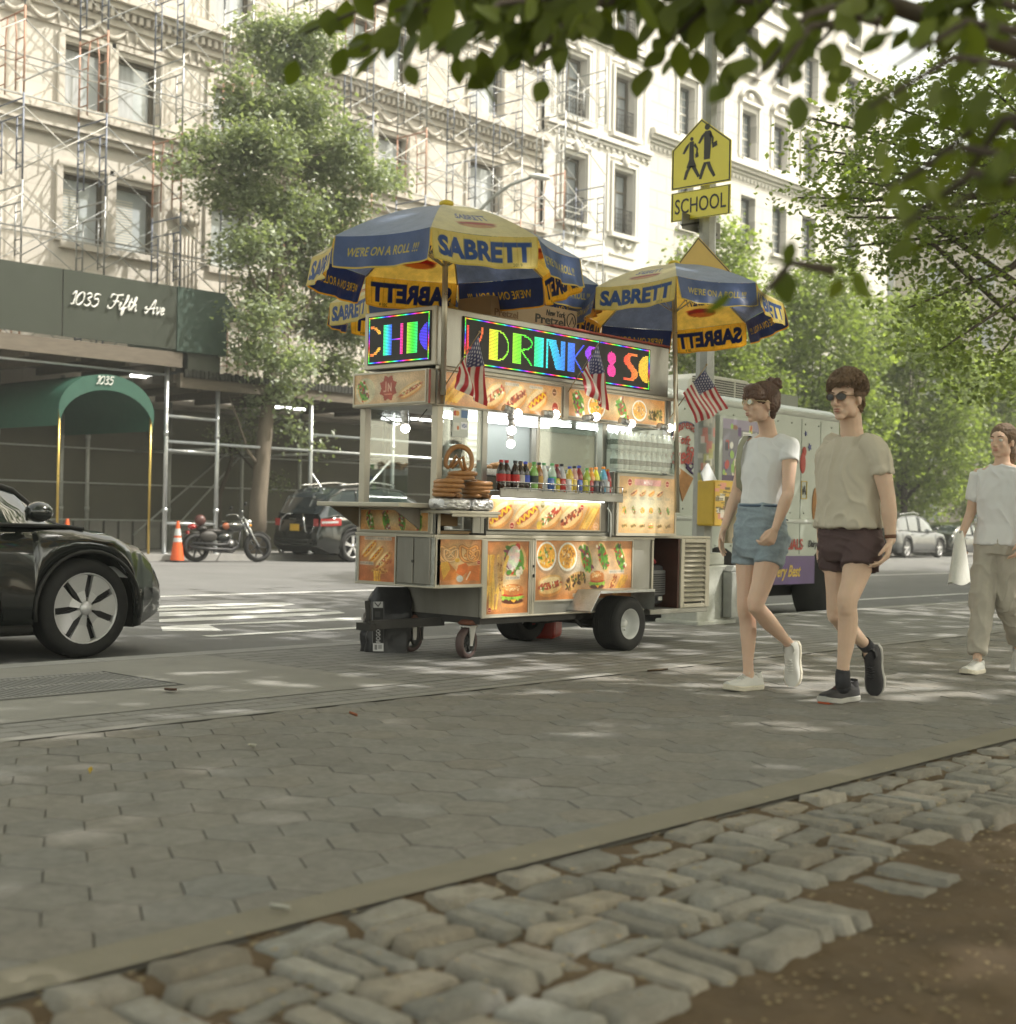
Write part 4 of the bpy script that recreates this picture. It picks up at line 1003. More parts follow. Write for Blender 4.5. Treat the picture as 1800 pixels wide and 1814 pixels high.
b = MB(); b.tube([(.33, -.10, 1.02), (.30, -.14, 1.10), (.22, -.36, 1.13), (.16, -.42, 1.10)], .014, 6); b.tube([(.33, .10, 1.02), (.30, .14, 1.10), (.22, .36, 1.13), (.16, .42, 1.10)], .014, 6); b.tube([(.35, -.1, 1.0), (.35, .1, 1.0)], .018, 6)
o = b.build('handlebar', mChrome, mc)
for s_ in (-1, 1):
    b = MB(); b.tube([(.24, s_*.3, 1.13), (.27, s_*.36, 1.25)], .007, 5); b.ell((.27, s_*.38, 1.28), (.03, .07, .045), 10, 8); b.build('mirror', mBlackPl, o)
b = MB(); b.lathe([(.001, .09), (.07, .08), (.085, .0), (.06, -.08), (.001, -.1)], (.50, 0, .90), (1, 0, -.1), 18); b.build('headlight', mChrome, mc)
b = MB(); b.lathe([(.0, .02), (.025, .01), (.03, -.03)], (.50, -.14, .82), (1, 0, 0), 10); b.build('indicator', M('amber_lens', (.7, .3, .02), .3), mc)
b = MB(); b.ell((.08, 0, .80), (.32, .16, .13), 18, 12); b.ell((-.1, 0, .55), (.22, .14, .12), 14, 10); b.build('fuel_tank', mCarBlk, mc); b = MB(); b.ell((-.05, -.075, .80), (.13, .075, .085), 16, 10); b.build('tank_badge', M('burnt_orange_paint', (.34, .09, .03), .3, var=.05, coat=1), mc)
b = MB(); b.ell((.16, 0, .84), (.2, .10, .09), 14, 10); b.build('tank_console', mBlackPl, mc)
b = MB(); b.ell((-.38, 0, .68), (.26, .15, .07), 14, 10); b.ell((-.62, 0, .74), (.13, .12, .07), 12, 8); b.build('seat', M('black_leather', (.025, .022, .02), .5, bump=.2), mc)
b = MB(); b.ell((-.02, 0, .42), (.16, .12, .14), 14, 10)
for a in (-.35, .35):
    for q in range(7): b.lathe([(.085, 0), (.085, .012)], (-.02+math.sin(a)*(.14+q*.022), 0, .46+math.cos(a)*(.12+q*.022)), (math.sin(a), 0, math.cos(a)), 14)
b.lathe([(.001, -.17), (.11, -.16), (.11, .1)], (.0, 0, .38), (0, 1, 0), 18); b.build('engine', M('engine_metal', (.12, .12, .12), .35, .8), mc)
b = MB(); b.tube([(.1, -.14, .5), (.18, -.17, .36), (.0, -.19, .26), (-.5, -.19, .27), (-1.0, -.19, .31)], [.022, .024, .028, .038, .04], 10); b.tube([(.0, -.15, .55), (-.1, -.19, .38), (-.3, -.19, .37), (-.95, -.2, .40)], [.02, .022, .032, .034], 10); b.build('exhaust', mRimDk, mc)
b = MB(); b.tube([(.36, 0, .92), (.1, 0, .68), (-.4, 0, .62), (-.7, 0, .6)], .024, 6); b.tube([(.33, 0, .88), (.25, 0, .35), (.1, 0, .22), (-.35, 0, .24), (-.45, 0, .6)], .022, 6)
for s_ in (-1, 1): b.tube([(-.35, s_*.11, .3), (-.78, s_*.11, .32)], .022, 6); b.tube([(-.6, s_*.12, .66), (-.76, s_*.12, .34)], .026, 8)
b.build('frame', mRimDk, mc)
for x, r, a0, a1, wd in ((.72, .375, .5, 2.2, .14), (-.78, .37, .7, 3.0, .19)):
    b = MB(); b.strip([[(x+r*math.cos(a0+(a1-a0)*t/12), y, (.34 if x > 0 else .32)+r*math.sin(a0+(a1-a0)*t/12)-(.02 if abs(y) > .04 else 0)) for t in range(13)] for y in (-wd/2, -wd/4, 0, wd/4, wd/2)]); b.build('fender', mCarBlk, mc, fix=False)
b = MB(); b.ell((-.86, 0, .78), (.10, .12, .07), 10, 8); b.box(-.98, -.94, -.05, .05, .62, .7); b.build('tail_light', mRed, mc)
b = MB(); b.ell((-.66, .0, .93), (.13, .12, .13), 14, 10); b.build('helmet', M('red_helmet', (.09, .035, .03), .4), mc)
b = MB(); b.ell((-.55, -.18, .55), (.22, .06, .13), 12, 8); b.build('saddlebag', MATS['black_leather'], mc)
b = MB(); b.tube([(-.1, .12, .26), (-.2, .28, .0)], .012, 6); b.build('side_stand', mChrome, mc)
# low black tree guard beside the motorcycle
b = MB()
for i in range(12): b.tube([(18.9+i*.11, 27.3, gz(19)), (18.9+i*.11, 27.3, gz(19)+.52)], .01, 5)
for z in (.08, .30, .5): b.bar((18.9, 27.3, gz(19)+z), (20.15, 27.3, gz(19)+z), .02, .02)
tag(b.build('tree_guard', MATS['black_iron']), 'low black iron tree guard behind the motorcycle', 'railing')

# ================================================================== ICE CREAM TRUCK
TY = 8.6; tk = empty('ice_cream_truck', (0, 0, 0), 0, 'pale green and purple soft ice cream truck parked behind the food cart', 'truck'); tk.rotation_euler = (0, SL, 0)
mMint = M('mint_truck_paint', (.41, .45, .395), .42, .0, var=.07, scale=1.2, coat=.3, dirt=.25, dirtcol=(.36, .37, .32)); mPurp = M('purple_panel', (.085, .045, .16), .4, var=.08, coat=.4)
mMint2 = M('white_truck_roof', (.62, .64, .6), .4, var=.08, scale=2)
TL = lambda px, py: (lambda p: (p.x, p.z+SL*p.x))(PY(px, py, TY))
WX = (TL(1272, 1040)[0], TL(1462, 1050)[0])
X0, X1 = 11.25, TL(1487, 740)[0]; zb, zt = .28, 2.42; b = MB()
prof = [(TY, zb), (TY, zt-.13), (TY+.04, zt-.05), (TY+.13, zt), (TY+2.0, zt), (TY+2.1, zt-.05), (TY+2.14, zt-.13), (TY+2.14, zb)]
b.prism(prof, 'x', X0, X1); b.build('body', mMint, tk, .02)
b = MB(); b.tube([(X0, TY+.01, zt-.10), (X1, TY+.01, zt-.10)], .04, 8); b.tube([(X0, TY+.0, 1.02), (X1, TY, 1.02)], .028, 8); b.build('rub_rail', mMint2, tk)
b = MB(); b.box(WX[0]+.48, WX[1]-.3, TY-.012, TY+.1, .26, .60); b.build('purple_skirt', mPurp, tk)
b = MB()
for x in (12.62, 14.84, 15.3): b.box(x-.006, x+.006, TY-.004, TY+.02, .62, zt-.16)
for x in np.arange(11.4, 15.7, .32):
    for z in (.72, 1.12, 2.2): b.ell((x, TY-.003, z), .010, 6, 4)
b.build('panel_seams', M('seam_shadow', (.25, .27, .24), .7), tk)
b = MB(); b.box(15.28, 15.52, TY-.006, TY+.03, 1.38, 1.5); b.box(15.74, 15.86, TY+.05, TY+2.1, .3, .5); b.build('dark_vent', mBlackPl, tk)
b = MB(); b.box(X1, X1+.5, TY+.1, TY+2.04, .35, 1.15); b.prism([(X1, 1.152), (X1+.5, 1.152), (X1+.12, 2.1), (X1, 2.15)], 'y', TY+.12, TY+2.02); b.build('cab', mMint, tk, .03)
for x in WX:
    wheel(tk, (x, TY+.12, .36-.14), .40, .24, -1, 'white', nsp=8); wheel(tk, (x, TY+2.0, .36-.14), .40, .24, 1, 'white', nsp=8)
b = MB()
for x in WX: b.lathe([(.001, -.016), (.47, -.016), (.47, .2)], (x, TY+.01, .24), (0, 1, 0), 26)
b.box(X0+.1, X1, TY+.3, TY+1.9, .1, .3); b.build('wheel_well', M('wheel_well_black', (.008, .008, .008), .9), tk)
ac = MB(); ac.prism([(12.9, 2.43), (14.45, 2.43), (14.35, 2.60), (14.15, 2.68), (13.15, 2.68), (12.95, 2.6)], 'y', TY+.35, TY+1.1); o = ac.build('roof_air_conditioner', M('ac_cream', (.62, .61, .55), .5, var=.08), tk, .02)
ac = MB()
for x0_, x1_ in ((13.0, 13.35), (13.45, 13.85), (13.9, 14.2)):
    for k in range(7): ac.box(x0_, x1_, TY+.338, TY+.352, 2.455+k*.028, 2.467+k*.028)
ac.build('grille', M('grille_dark', (.1, .1, .09), .7), o)
b = MB(); b.box(14.55, 15.6, TY+.5, TY+1.7, 2.43, 2.62); b.build('roof_vent_box', M('vent_grey', (.33, .34, .31), .5, var=.1), tk, .01)
# serving window with menu stickers, painted signs
P = M('printed_panel', attr=True, rough=.42, var=.05, scale=4, coat=.15)
o = part('serving_window', mMint, (TL(1262, 740)[0], TL(1330, 740)[0]+.35, TY-.09, TY+.02, 1.36, 2.18), parent=tk, bevel=.015)
cv = Canvas(110, 78, (120, 118, 130)); cv.rect(0, 0, 110, 12, (150, 140, 165))
for k in range(60):
    x, y = random.uniform(4, 106), random.uniform(8, 74); c = random.choice([(190, 60, 50), (220, 200, 90), (230, 230, 225), (90, 60, 120), (150, 190, 90), (235, 225, 200), (140, 90, 60), (60, 60, 80)])
    (cv.rect(x-4, y-5, x+4, y+5, c) if k % 2 else cv.el(x, y, random.uniform(2, 5), random.uniform(3, 7), c, random.random()*3))
cv.rect(52, 14, 74, 30, (232, 232, 228)); cv.rect(0, 66, 110, 78, (80, 60, 95))
for k in range(5): cv.line([(54, 17+k*3), (72, 17+k*3)], 1, (120, 120, 130))
flat_panel('menu_stickers', cv, (TL(1262, 740)[0]+.06, TY-.093, 2.14), (.86, 0, 0), (0, 0, -.74), P, o)
mSignRed = M('sign_red', (.42, .05, .035), .5); mSignBl = M('sign_blue', (.04, .05, .22), .5); mSignGold = M('sign_gold', (.55, .38, .06), .5)
def tx(name, t, xa, xb, za, zb_, mat, y=None, sh_=.35, bold=.012, tilt=0., par=tk, d=.004): return text_mesh(name, t, (xa, (TY if y is None else y)-.012, za), (xb-xa, 0, tilt), (0, 0, zb_-za), mat, par, d, bold, sh_)
bx_c, bz_c = TL(1214, 782); br_ = TL(1240, 782)[0]-bx_c
b = MB(); b.tube([(bx_c+br_*math.cos(t*PI/16), TY-.006, bz_c+.21*math.sin(t*PI/16)) for t in range(-2, 19)], .012, 5); b.build('badge_ring', M('ring_navy', (.12, .13, .2), .5), tk)
for k, ch in enumerate('independent'):
    a = PI*.95-k*PI*.90/10; c = Vector((bx_c+(br_-.04)*math.cos(a), TY-.012, bz_c+.165*math.sin(a))); u_ = Vector((math.sin(a), 0, -math.cos(a))); n_ = Vector((math.cos(a), 0, math.sin(a)))
    text_mesh('lettering', ch, c-u_*.03-n_*.03, u_*.055, n_*.07, mSignRed, tk, .004, .01)
def txp(t, x0, y0, x1, y1, mat, sh_=.35, bold=.02, tilt=0.): (xa, za), (xb, zb2_) = TL(x0, y1), TL(x1, y1-(y1-y0)); tx('lettering', t, xa, xb, za, za+(PY(x0, y0, TY).z-PY(x0, y1, TY).z), mat, sh_=sh_, bold=bold, tilt=tilt)
txp('soft', 1195, 767, 1221, 784, mSignRed, tilt=-.02); txp('ice', 1213, 785, 1233, 800, mSignRed, tilt=-.02); txp('cream', 1184, 800, 1236, 822, mSignRed, tilt=.02)
b = MB(); b.tube([(TL(*q_)[0], TY-.008, TL(*q_)[1]) for q_ in ((1212, 820), (1222, 832), (1228, 824), (1220, 819), (1214, 828), (1224, 838), (1232, 842))], .012, 6); b.build('swirl', mPurp, tk)
b = MB(); b.prism([TL(1193, 822), TL(1226, 847), TL(1207, 888)], 'y', TY-.012, TY-.001); b.build('cone_picture', M('waffle_brown', (.36, .17, .05), .6, var=.2, scale=30), tk)
txp('A', 1419, 860, 1426, 876, M('near_black', (.03, .03, .035), .6), sh_=0); txp('SPECIALS', 1372, 954, 1420, 974, mSignRed, sh_=0); txp('Dairy', 1430, 957, 1446, 973, M('near_black'), sh_=.3)
txp('The Very Best', 1345, 1002, 1417, 1030, mSignGold, sh_=.4)
b = MB()
for (x, z), r in ((TL(1433, 792), .05), (TL(1426, 768), .035)):
    pts = [(x+r*(1 if k % 2 else .45)*math.cos(k*PI/5), z+r*(1 if k % 2 else .45)*math.sin(k*PI/5)) for k in range(10)]; b.prism(pts, 'y', TY-.008, TY-.001)
b.build('star_decal', mSignBl, tk)
b = MB(); q_ = TL(1421, 820); b.ell((q_[0], TY-.004, q_[1]), (.07, .01, .13), 10, 8); b.ell((q_[0]+.03, TY-.004, q_[1]+.14), (.05, .01, .06), 10, 8); b.build('dessert_decal', mSignRed, tk)
b = MB(); q_ = TL(1443, 895); b.ell((q_[0], TY-.004, q_[1]), (.08, .01, .22), 10, 8); b.build('sundae_decal', MATS['waffle_brown'], tk)
qx, qz = TL(1423, 868); b = MB(); b.box(qx-.07, qx-.06, TY-.01, TY, qz-.1, qz+.1); b.box(qx+.06, qx+.07, TY-.01, TY, qz-.1, qz+.1); b.box(qx-.07, qx+.07, TY-.01, TY, qz+.1, qz+.11); b.box(qx-.07, qx+.07, TY-.01, TY, qz-.11, qz-.1); b.build('grade_card_frame', mSignGold, tk)

# ================================================================== LAMP POST WITH SIGNS
PXL, PYL = 11.3, 7.62
mPost = M('weathered_grey_post', (.36, .37, .35), .6, .2, var=.18, scale=7, bump=.15, dirt=.5, dirtcol=(.2, .2, .17))
lp = empty('street_lamp_post', (PXL, PYL, gz(PXL)), 0, 'grey octagonal street lamp post with stickers, carrying the school signs', 'lamp post')
b = MB(); b.lathe([(.105, 0), (.10, .9), (.085, 3.6), (.062, 5.6), (.052, 8.6), (.001, 8.62)], n=8, sm=False); b.build('mast', mPost, lp)
b = MB(); b.tube([(0, 0, 8.4), (0, .5, 9.1), (0, 1.6, 9.5), (0, 2.4, 9.5)], .035, 8); b.ell((0, 2.7, 9.48), (.14, .35, .08), 12, 8); b.build('lamp_arm', mPost, lp)
b = MB(); b.box(-.36, .22, -.20, .22, 0, .56); b.box(-.4, .26, -.24, .26, -.03, .04); b.box(-.30, .16, -.16, .18, .561, .68); b.build('base', M('base_concrete_paint', (.44, .45, .40), .7, var=.2, scale=5, bump=.4, bscale=30, dirt=.5, dirtcol=(.2, .2, .16)), lp, .015)
b = MB(); b.box(.05, .36, -.32, -.215, .06, .50); b.prism([(.05, .502), (.36, .502), (.31, .56), (.10, .56)], 'y', -.31, -.22); b.build('access_cover', mPost, lp, .01)
cv = Canvas(60, 130, (150, 152, 146))
for k in range(70):
    x, y = random.uniform(2, 58), random.uniform(2, 128); c = random.choice([(200, 198, 190), (120, 125, 120), (170, 172, 168), (210, 120, 110), (190, 190, 120), (90, 95, 95), (225, 225, 220)])
    cv.rect(x-random.uniform(3, 9), y-random.uniform(2, 7), x+random.uniform(3, 9), y+random.uniform(2, 7), c, .7)
paint_mesh('stickers', cv, lambda u, v: Vector((.108*math.cos(PI*1.02+u*PI*.9), .108*math.sin(PI*1.02+u*PI*.9), 2.15-v*1.2)), P, lp)
# yellow notice box and paper
yb = empty('yellow_notice_box', (0, 0, 0), 0, 'yellow box covered with flyers strapped to the lamp post', 'box'); c_ = PY(1247, 850, 7.42); d_ = PY(1292, 932, 7.42)
b = MB(); b.box(c_.x, d_.x, 7.3, 7.5, d_.z, c_.z); b.build('case', M('yellow_plastic', (.60, .40, .04), .5, var=.1), yb, .02)
cv = Canvas(70, 84, (222, 180, 60))
for k in range(26):
    x, y = random.uniform(4, 66), random.uniform(4, 80); c = random.choice([(235, 232, 225), (120, 105, 60), (230, 150, 140), (90, 80, 60), (245, 240, 230)]); cv.rect(x-random.uniform(3, 10), y-random.uniform(2, 8), x+random.uniform(3, 10), y+random.uniform(2, 8), c, .85)
for k in range(22): y = random.uniform(4, 80); x = random.uniform(2, 50); cv.line([(x, y), (x+random.uniform(5, 14), y)], 1.2, (70, 60, 40))
flat_panel('flyers', cv, (c_.x+.005, 7.296, c_.z-.01), (d_.x-c_.x-.01, 0, 0), (0, 0, d_.z-c_.z+.02), P, yb)
b = MB(); q = [PY(*p, 7.28) for p in ((1243, 838), (1255, 820), (1270, 850), (1246, 852))]; b.add([tuple(p) for p in q]+[(p.x+.01, p.y+.02, p.z) for p in q], [(0, 1, 2, 3), (4, 7, 6, 5)]); tag(b.build('paper_notice', M('paper', (.7, .72, .74), .8), fix=False), 'white paper sheet taped to the lamp post above the yellow box', 'paper')
# signs: planes facing -X
mYel = M('sign_yellow', (.72, .62, .035), .4, var=.06, scale=4, coat=.3); mYelB = M('sign_yellow_faded', (.62, .42, .10), .5, var=.08, scale=5); mInk = M('sign_black', (.03, .028, .02), .5); mAluB = M('sign_back', (.22, .22, .2), .5, .5)
SXp = PXL-.16
def sgn(px, py): p = PX(px, py, SXp); return (p.y, p.z)
def sign_plate(par, name, pts, x, mat, th=.006): b = MB(); b.prism(pts, 'x', x, x+th); return b.build(name, mat, par)
def inset(pts, f):
    cy_ = sum(p[0] for p in pts)/len(pts); cz = sum(p[1] for p in pts)/len(pts); return [(cy_+(p[0]-cy_)*f, cz+(p[1]-cz)*f) for p in pts]
def border(par, pts, x, f0, f1):
    a = inset(pts, f0); c = inset(pts, f1); n = len(a); b = MB(); b.add([(x, *p) for p in a]+[(x, *p) for p in c], [(i, (i+1) % n, n+(i+1) % n, n+i) for i in range(n)]); b.build('border', mInk, par, fix=False)
s1 = empty('school_crossing_sign', (0, 0, 0), 0, 'yellow pentagon crossing sign with two walking figures on the lamp post', 'sign')
a_, b2 = sgn(1190, 300), sgn(1295, 300); yl, yr = a_[0], b2[0]; zt_ = sgn(1243, 210)[1]; zs_ = sgn(1190, 268)[1]; zb_ = sgn(1190, 338)[1]; ym = (yl+yr)/2
pent = [(yl, zb_), (yl, zs_), (ym, zt_), (yr, zs_), (yr, zb_)]
sign_plate(s1, 'plate', pent, SXp, mYel); border(s1, pent, SXp-.002, .975, .935)
W_ = abs(yr-yl); H_ = zt_-zb_
def fig(name, hx, s_, par, skirt):               # figure drawn in sign coordinates: u right in the picture, v up
    U = lambda u: yl+(yr-yl)*u; V = lambda v: zb_+H_*v
    b = MB()
    b.prism([(U(hx+.045*s_*math.cos(t*PI/8)), V(.50+.36*s_)+.0+W_*.045*s_*math.sin(t*PI/8)) for t in range(16)], 'x', SXp-.003, SXp-.001)
    top = .50+.30*s_; hip = .38 if s_ > .9 else .36
    def pl_(pts): b.prism([(U(hx+u), V(v)) for u, v in pts], 'x', SXp-.003, SXp-.0012)
    pl_([(-.04, top), (.05, top), (.075, top-.04), (.05, hip), (-.05, hip), (-.05, top-.05)] if not skirt else [(-.035, top), (.035, top), (.04, hip+.06), (.085, hip-.06), (-.085, hip-.06), (-.04, hip+.06)])
    z0 = .10 if s_ > .9 else .13
    pl_([(-.05, hip-.04), (.01, hip-.04), (-.05, z0+.1), (-.085, z0), (-.13, z0), (-.10, z0+.12)]); pl_([(-.01, hip-.04), (.05, hip-.04), (.08, z0+.16), (.15, z0+.02), (.11, z0), (.03, z0+.13)])
    pl_([(-.04, top-.01), (-.05, top-.07), (-.12, top-.17), (-.155, top-.16), (-.10, top-.06)]); pl_([(.06, top-.03), (.11, top-.12), (.10, top-.2), (.075, top-.2), (.08, top-.12), (.03, top-.07)])
    if s_ > .9: pl_([(.08, top-.2), (.16, top-.17), (.17, top-.24), (.09, top-.27)])
    else: pl_([(.06, top-.2), (.11, top-.18), (.12, top-.24), (.07, top-.26)])
    b.build(name, mInk, par)
fig('walking_figure', .34, .62, s1, True); fig('walking_figure', .60, 1., s1, False)
s2 = empty('school_plaque', (0, 0, 0), 0, 'yellow rectangular plaque reading SCHOOL under the pentagon sign', 'sign')
zt2, zb2 = zb_-.03, sgn(1190, 394)[1]; rec = [(yl, zb2), (yl, zt2), (yr, zt2), (yr, zb2)]
sign_plate(s2, 'plate', rec, SXp, mYel); border(s2, rec, SXp-.002, .97, .93)
text_mesh('lettering', 'SCHOOL', (SXp-.001, yl+(yr-yl)*.07, zb2+(zt2-zb2)*.24), (0, (yr-yl)*.86, 0), (0, 0, (zt2-zb2)*.52), mInk, s2, .002, .006)
s3 = empty('diamond_sign', (0, 0, 0), 0, 'faded orange yellow diamond sign half hidden behind the right umbrella', 'sign')
zc = sgn(1240, 497)[1]; hd = sgn(1242, 420)[1]-zc; dm = [(ym, zc+hd), (ym-hd*1.0, zc), (ym, zc-hd), (ym+hd*1.0, zc)]
sign_plate(s3, 'plate', dm, SXp-.02, mYelB); border(s3, dm, SXp-.022, .985, .95)
s4 = empty('grey_sign_back', (0, 0, 0), 0, 'back of a grey square sign on the lamp post between the yellow signs', 'sign')
a4, b4 = PY(1224, 392, PYL-.0), PY(1291, 422, PYL-.0)
b = MB(); b.box(a4.x, b4.x, PYL+.1, PYL+.106, b4.z, a4.z+.1); b.build('plate', mAluB, s4)
b = MB()
for s_ in (-1, 1): b.bar((PXL, PYL+.095, a4.z+.05), (PXL+s_*.3, PYL+.095, b4.z+.03), .02, .02)
b.build('brace', mInk, s4)
b = MB()
for z in (zt_-.25, zb_+.1, zb2+.05, zc+.1): b.box(PXL-.13, PXL-.06, PYL-.12, PYL+.12, z-.015, z+.015); b.tube([(PXL+.1*math.cos(t*PI/8), PYL+.1*math.sin(t*PI/8), z) for t in range(17)], .008, 5)
b.build('sign_clamps', mChrome, lp); b.objects = None
for s_o in (s1, s2, s3, s4): pass
# far street lamp
fl = empty('far_street_lamp', (27.3, 26.8, gz(27)), 0, 'grey cobra head street lamp arching over the avenue from the far kerb', 'street lamp')
A_ = PY(845, 378, 26.8); B_ = PY(905, 327, 25.9); C_ = PY(940, 314, 25.3); D_ = PY(972, 313, 25.0)
px0 = PY(795, 560, 26.8); fl.location = (px0.x, 26.8, gz(px0.x)); lo = Vector(fl.location)
b = MB(); b.tube([(0, 0, 0), (0, 0, (PY(795, 470, 26.8)-lo).z)], [.1, .07], 8); b.build('mast', mPost, fl)
b = MB(); b.tube([Vector((0, 0, (PY(795, 470, 26.8)-lo).z)), PY(812, 415, 26.7)-lo, A_-lo, PY(872, 350, 26.3)-lo, B_-lo, C_-lo], .05, 8); b.build('arm', mPost, fl)
b = MB(); mid = (C_+D_)/2-lo; b.ell(mid, (.35, .14, .09), 14, 8, Matrix.Rotation(R(-20), 3, 'Z')); b.build('lamp_head', M('lamp_head_white', (.6, .6, .58), .4), fl)
# ================================================================== FOOD PICTURES
def rr(a, b): return random.uniform(a, b)
def f_hotdog(c, x, y, L, W, ang, top=0, sc=1.):
    c.el(x+W*.1, y+W*.22, L*.53, W*.56, (150, 100, 55), ang, .45, W*.3)
    dx, dy = -math.sin(ang), math.cos(ang)
    c.el(x+dx*W*.22, y+dy*W*.22, L*.5, W*.42, (205, 140, 70), ang); c.el(x+dx*W*.16, y+dy*W*.16, L*.46, W*.3, (232, 190, 125), ang)
    c.el(x-dx*W*.24, y-dy*W*.24, L*.49, W*.36, (222, 178, 110), ang); c.el(x-dx*W*.27, y-dy*W*.27, L*.42, W*.22, (240, 212, 160), ang)
    c.el(x, y, L*.5, W*.2, (165, 62, 30), ang); c.el(x-dx*W*.05, y-dy*W*.05, L*.46, W*.09, (205, 100, 55), ang)
    ca, sa = math.cos(ang), math.sin(ang)
    if top == 0:
        pts = [(x+ca*L*(t-.5)*.86-sa*math.sin(t*26)*W*.12, y+sa*L*(t-.5)*.86+ca*math.sin(t*26)*W*.12) for t in np.linspace(0, 1, 26)]; c.line(pts, W*.11, (238, 190, 40))
    elif top == 1:
        for k in range(int(34)):
            t = rr(-.44, .44); q = rr(-.16, .16); c.el(x+ca*L*t-sa*q*W, y+sa*L*t+ca*q*W, W*rr(.07, .13), W*rr(.05, .09), random.choice([(120, 45, 28), (90, 34, 22), (150, 70, 36), (225, 190, 140)]), rr(0, 3))
    elif top == 2:
        for k in range(int(34)):
            t = rr(-.44, .44); q = rr(-.2, .2); c.el(x+ca*L*t-sa*q*W, y+sa*L*t+ca*q*W, W*rr(.06, .13), W*rr(.04, .08), random.choice([(235, 215, 160), (220, 190, 120), (90, 130, 50), (190, 60, 40), (245, 235, 200)]), rr(0, 3))
def f_burger(c, x, y, r):
    c.el(x, y+r*.62, r*.92, r*.26, (215, 150, 85)); c.el(x, y+r*.38, r*.88, r*.22, (84, 42, 26))
    c.poly([(x-r*.5, y+r*.05), (x+r*.6, y+r*.05), (x+r*.1, y+r*.5)], (238, 170, 50)); c.el(x, y+r*.12, r*.98, r*.17, (120, 160, 50))
    for k in range(9): c.el(x+rr(-.9, .9)*r, y+r*rr(.05, .2), r*.2, r*.1, (150, 190, 70), rr(0, 3))
    c.el(x, y-r*.06, r*.86, r*.13, (185, 45, 32)); c.el(x, y-r*.42, r*.88, r*.42, (196, 122, 62)); c.rect(x-r*.86, y-r*.34, x+r*.86, y-r*.12, (196, 122, 62)); c.el(x-r*.15, y-r*.55, r*.55, r*.2, (226, 165, 100))
    for k in range(16): c.el(x+rr(-.6, .6)*r, y-r*rr(.35, .75), r*.03+.4, r*.025+.3, (245, 225, 180))
def f_bowl(c, x, y, r, pal):
    c.el(x, y+r*.12, r*1.03, r*1.0, (130, 110, 90), 0, .4); c.el(x, y, r, r*.95, (238, 232, 220)); c.el(x, y-r*.02, r*.86, r*.80, (236, 170, 60))
    for k in range(60):
        a = rr(0, 6.3); q = rr(0, .74)**.8; c.el(x+q*r*math.cos(a), y+q*r*.92*math.sin(a), r*rr(.06, .16), r*rr(.04, .08), random.choice(pal), rr(0, 3))
PAL1 = [(240, 185, 70), (250, 205, 90), (90, 140, 50), (205, 120, 60), (235, 220, 180)]; PAL2 = [(200, 140, 70), (225, 175, 105), (170, 110, 55), (240, 215, 170)]
PALW = [(80, 140, 45), (110, 170, 60), (185, 60, 40), (235, 225, 200), (150, 80, 45), (70, 110, 40), (120, 60, 80)]
def f_wrap(c, x, y, L, W, ang):
    c.el(x, y, L*.5, W*.5, (214, 172, 112), ang); c.el(x, y, L*.44, W*.4, (100, 150, 55), ang)
    ca, sa = math.cos(ang), math.sin(ang)
    for k in range(40):
        t = rr(-.42, .42); q = rr(-.34, .34); c.el(x+ca*L*t-sa*q*W, y+sa*L*t+ca*q*W, W*rr(.08, .18), W*rr(.05, .11), random.choice(PALW), rr(0, 3))
def f_sub(c, x, y, L, W, ang, pal=((70, 42, 24), (110, 70, 35), (150, 120, 50), (60, 80, 30))):
    c.el(x, y, L*.5, W*.52, (210, 165, 100), ang); ca, sa = math.cos(ang), math.sin(ang)
    for k in range(60):
        t = rr(-.44, .44); q = rr(-.36, .36); c.el(x+ca*L*t-sa*q*W, y+sa*L*t+ca*q*W, W*rr(.07, .15), W*rr(.05, .1), random.choice(pal), rr(0, 3))
def f_pretzel(c, x, y, r, col=(176, 112, 52)):
    pts = [(x+r*1.15*math.sin(t)*(1+.18*math.cos(2*t)), y-r*(.95*math.cos(t)-.25*math.cos(2*t))) for t in np.linspace(.6, 2*PI-.6, 26)]
    pts = [(x+r*.35, y+r*.45)]+[(x-r*.15, y-r*.2)]+pts[:1]+pts+[(x+r*.15, y-r*.2), (x-r*.35, y+r*.45)]
    c.line(pts, r*.36, (120, 70, 32)); c.line(pts, r*.27, col); c.line([(p[0]-r*.03, p[1]-r*.05) for p in pts], r*.1, (214, 158, 92))
def f_fries(c, x, y, L, n=9, ang=-1.1):
    for k in range(n):
        a = ang+rr(-.25, .25); xx = x+rr(-.35, .35)*L; c.line([(xx-math.cos(a)*L*.5, y-math.sin(a)*L*.5), (xx+math.cos(a)*L*.5, y+math.sin(a)*L*.5)], L*.09, random.choice([(225, 170, 70), (240, 195, 95), (205, 145, 55)]))
def f_label(c, x, y, w_, h, shear=.1):
    c.rect(x-w_/2, y-h/2, x+w_/2, y+h/2, (196, 200, 196), .55)
    k = x-w_/2+2
    while k < x+w_/2-2: c.rect(k, y-h*.22, k+rr(1, 2.2), y+h*.22, (120, 125, 122), .6); k += rr(2, 4)
def f_seal(c, x, y, r, col=(165, 50, 35)): c.el(x, y, r, r*1.15, (225, 190, 150)); c.el(x, y, r*.82, r*.95, col); c.line([(x-r*.5, y+r*.1), (x+r*.5, y+r*.1)], 1, (230, 190, 160))
def bgc(w, h, hot=(214, 128, 62), mid=(232, 212, 172), x0=.5, y0=.5): return Canvas(w, h, hot).grad(mid, None or .5, x0, y0, 1.4) if False else _bg(w, h, hot, mid, x0, y0)
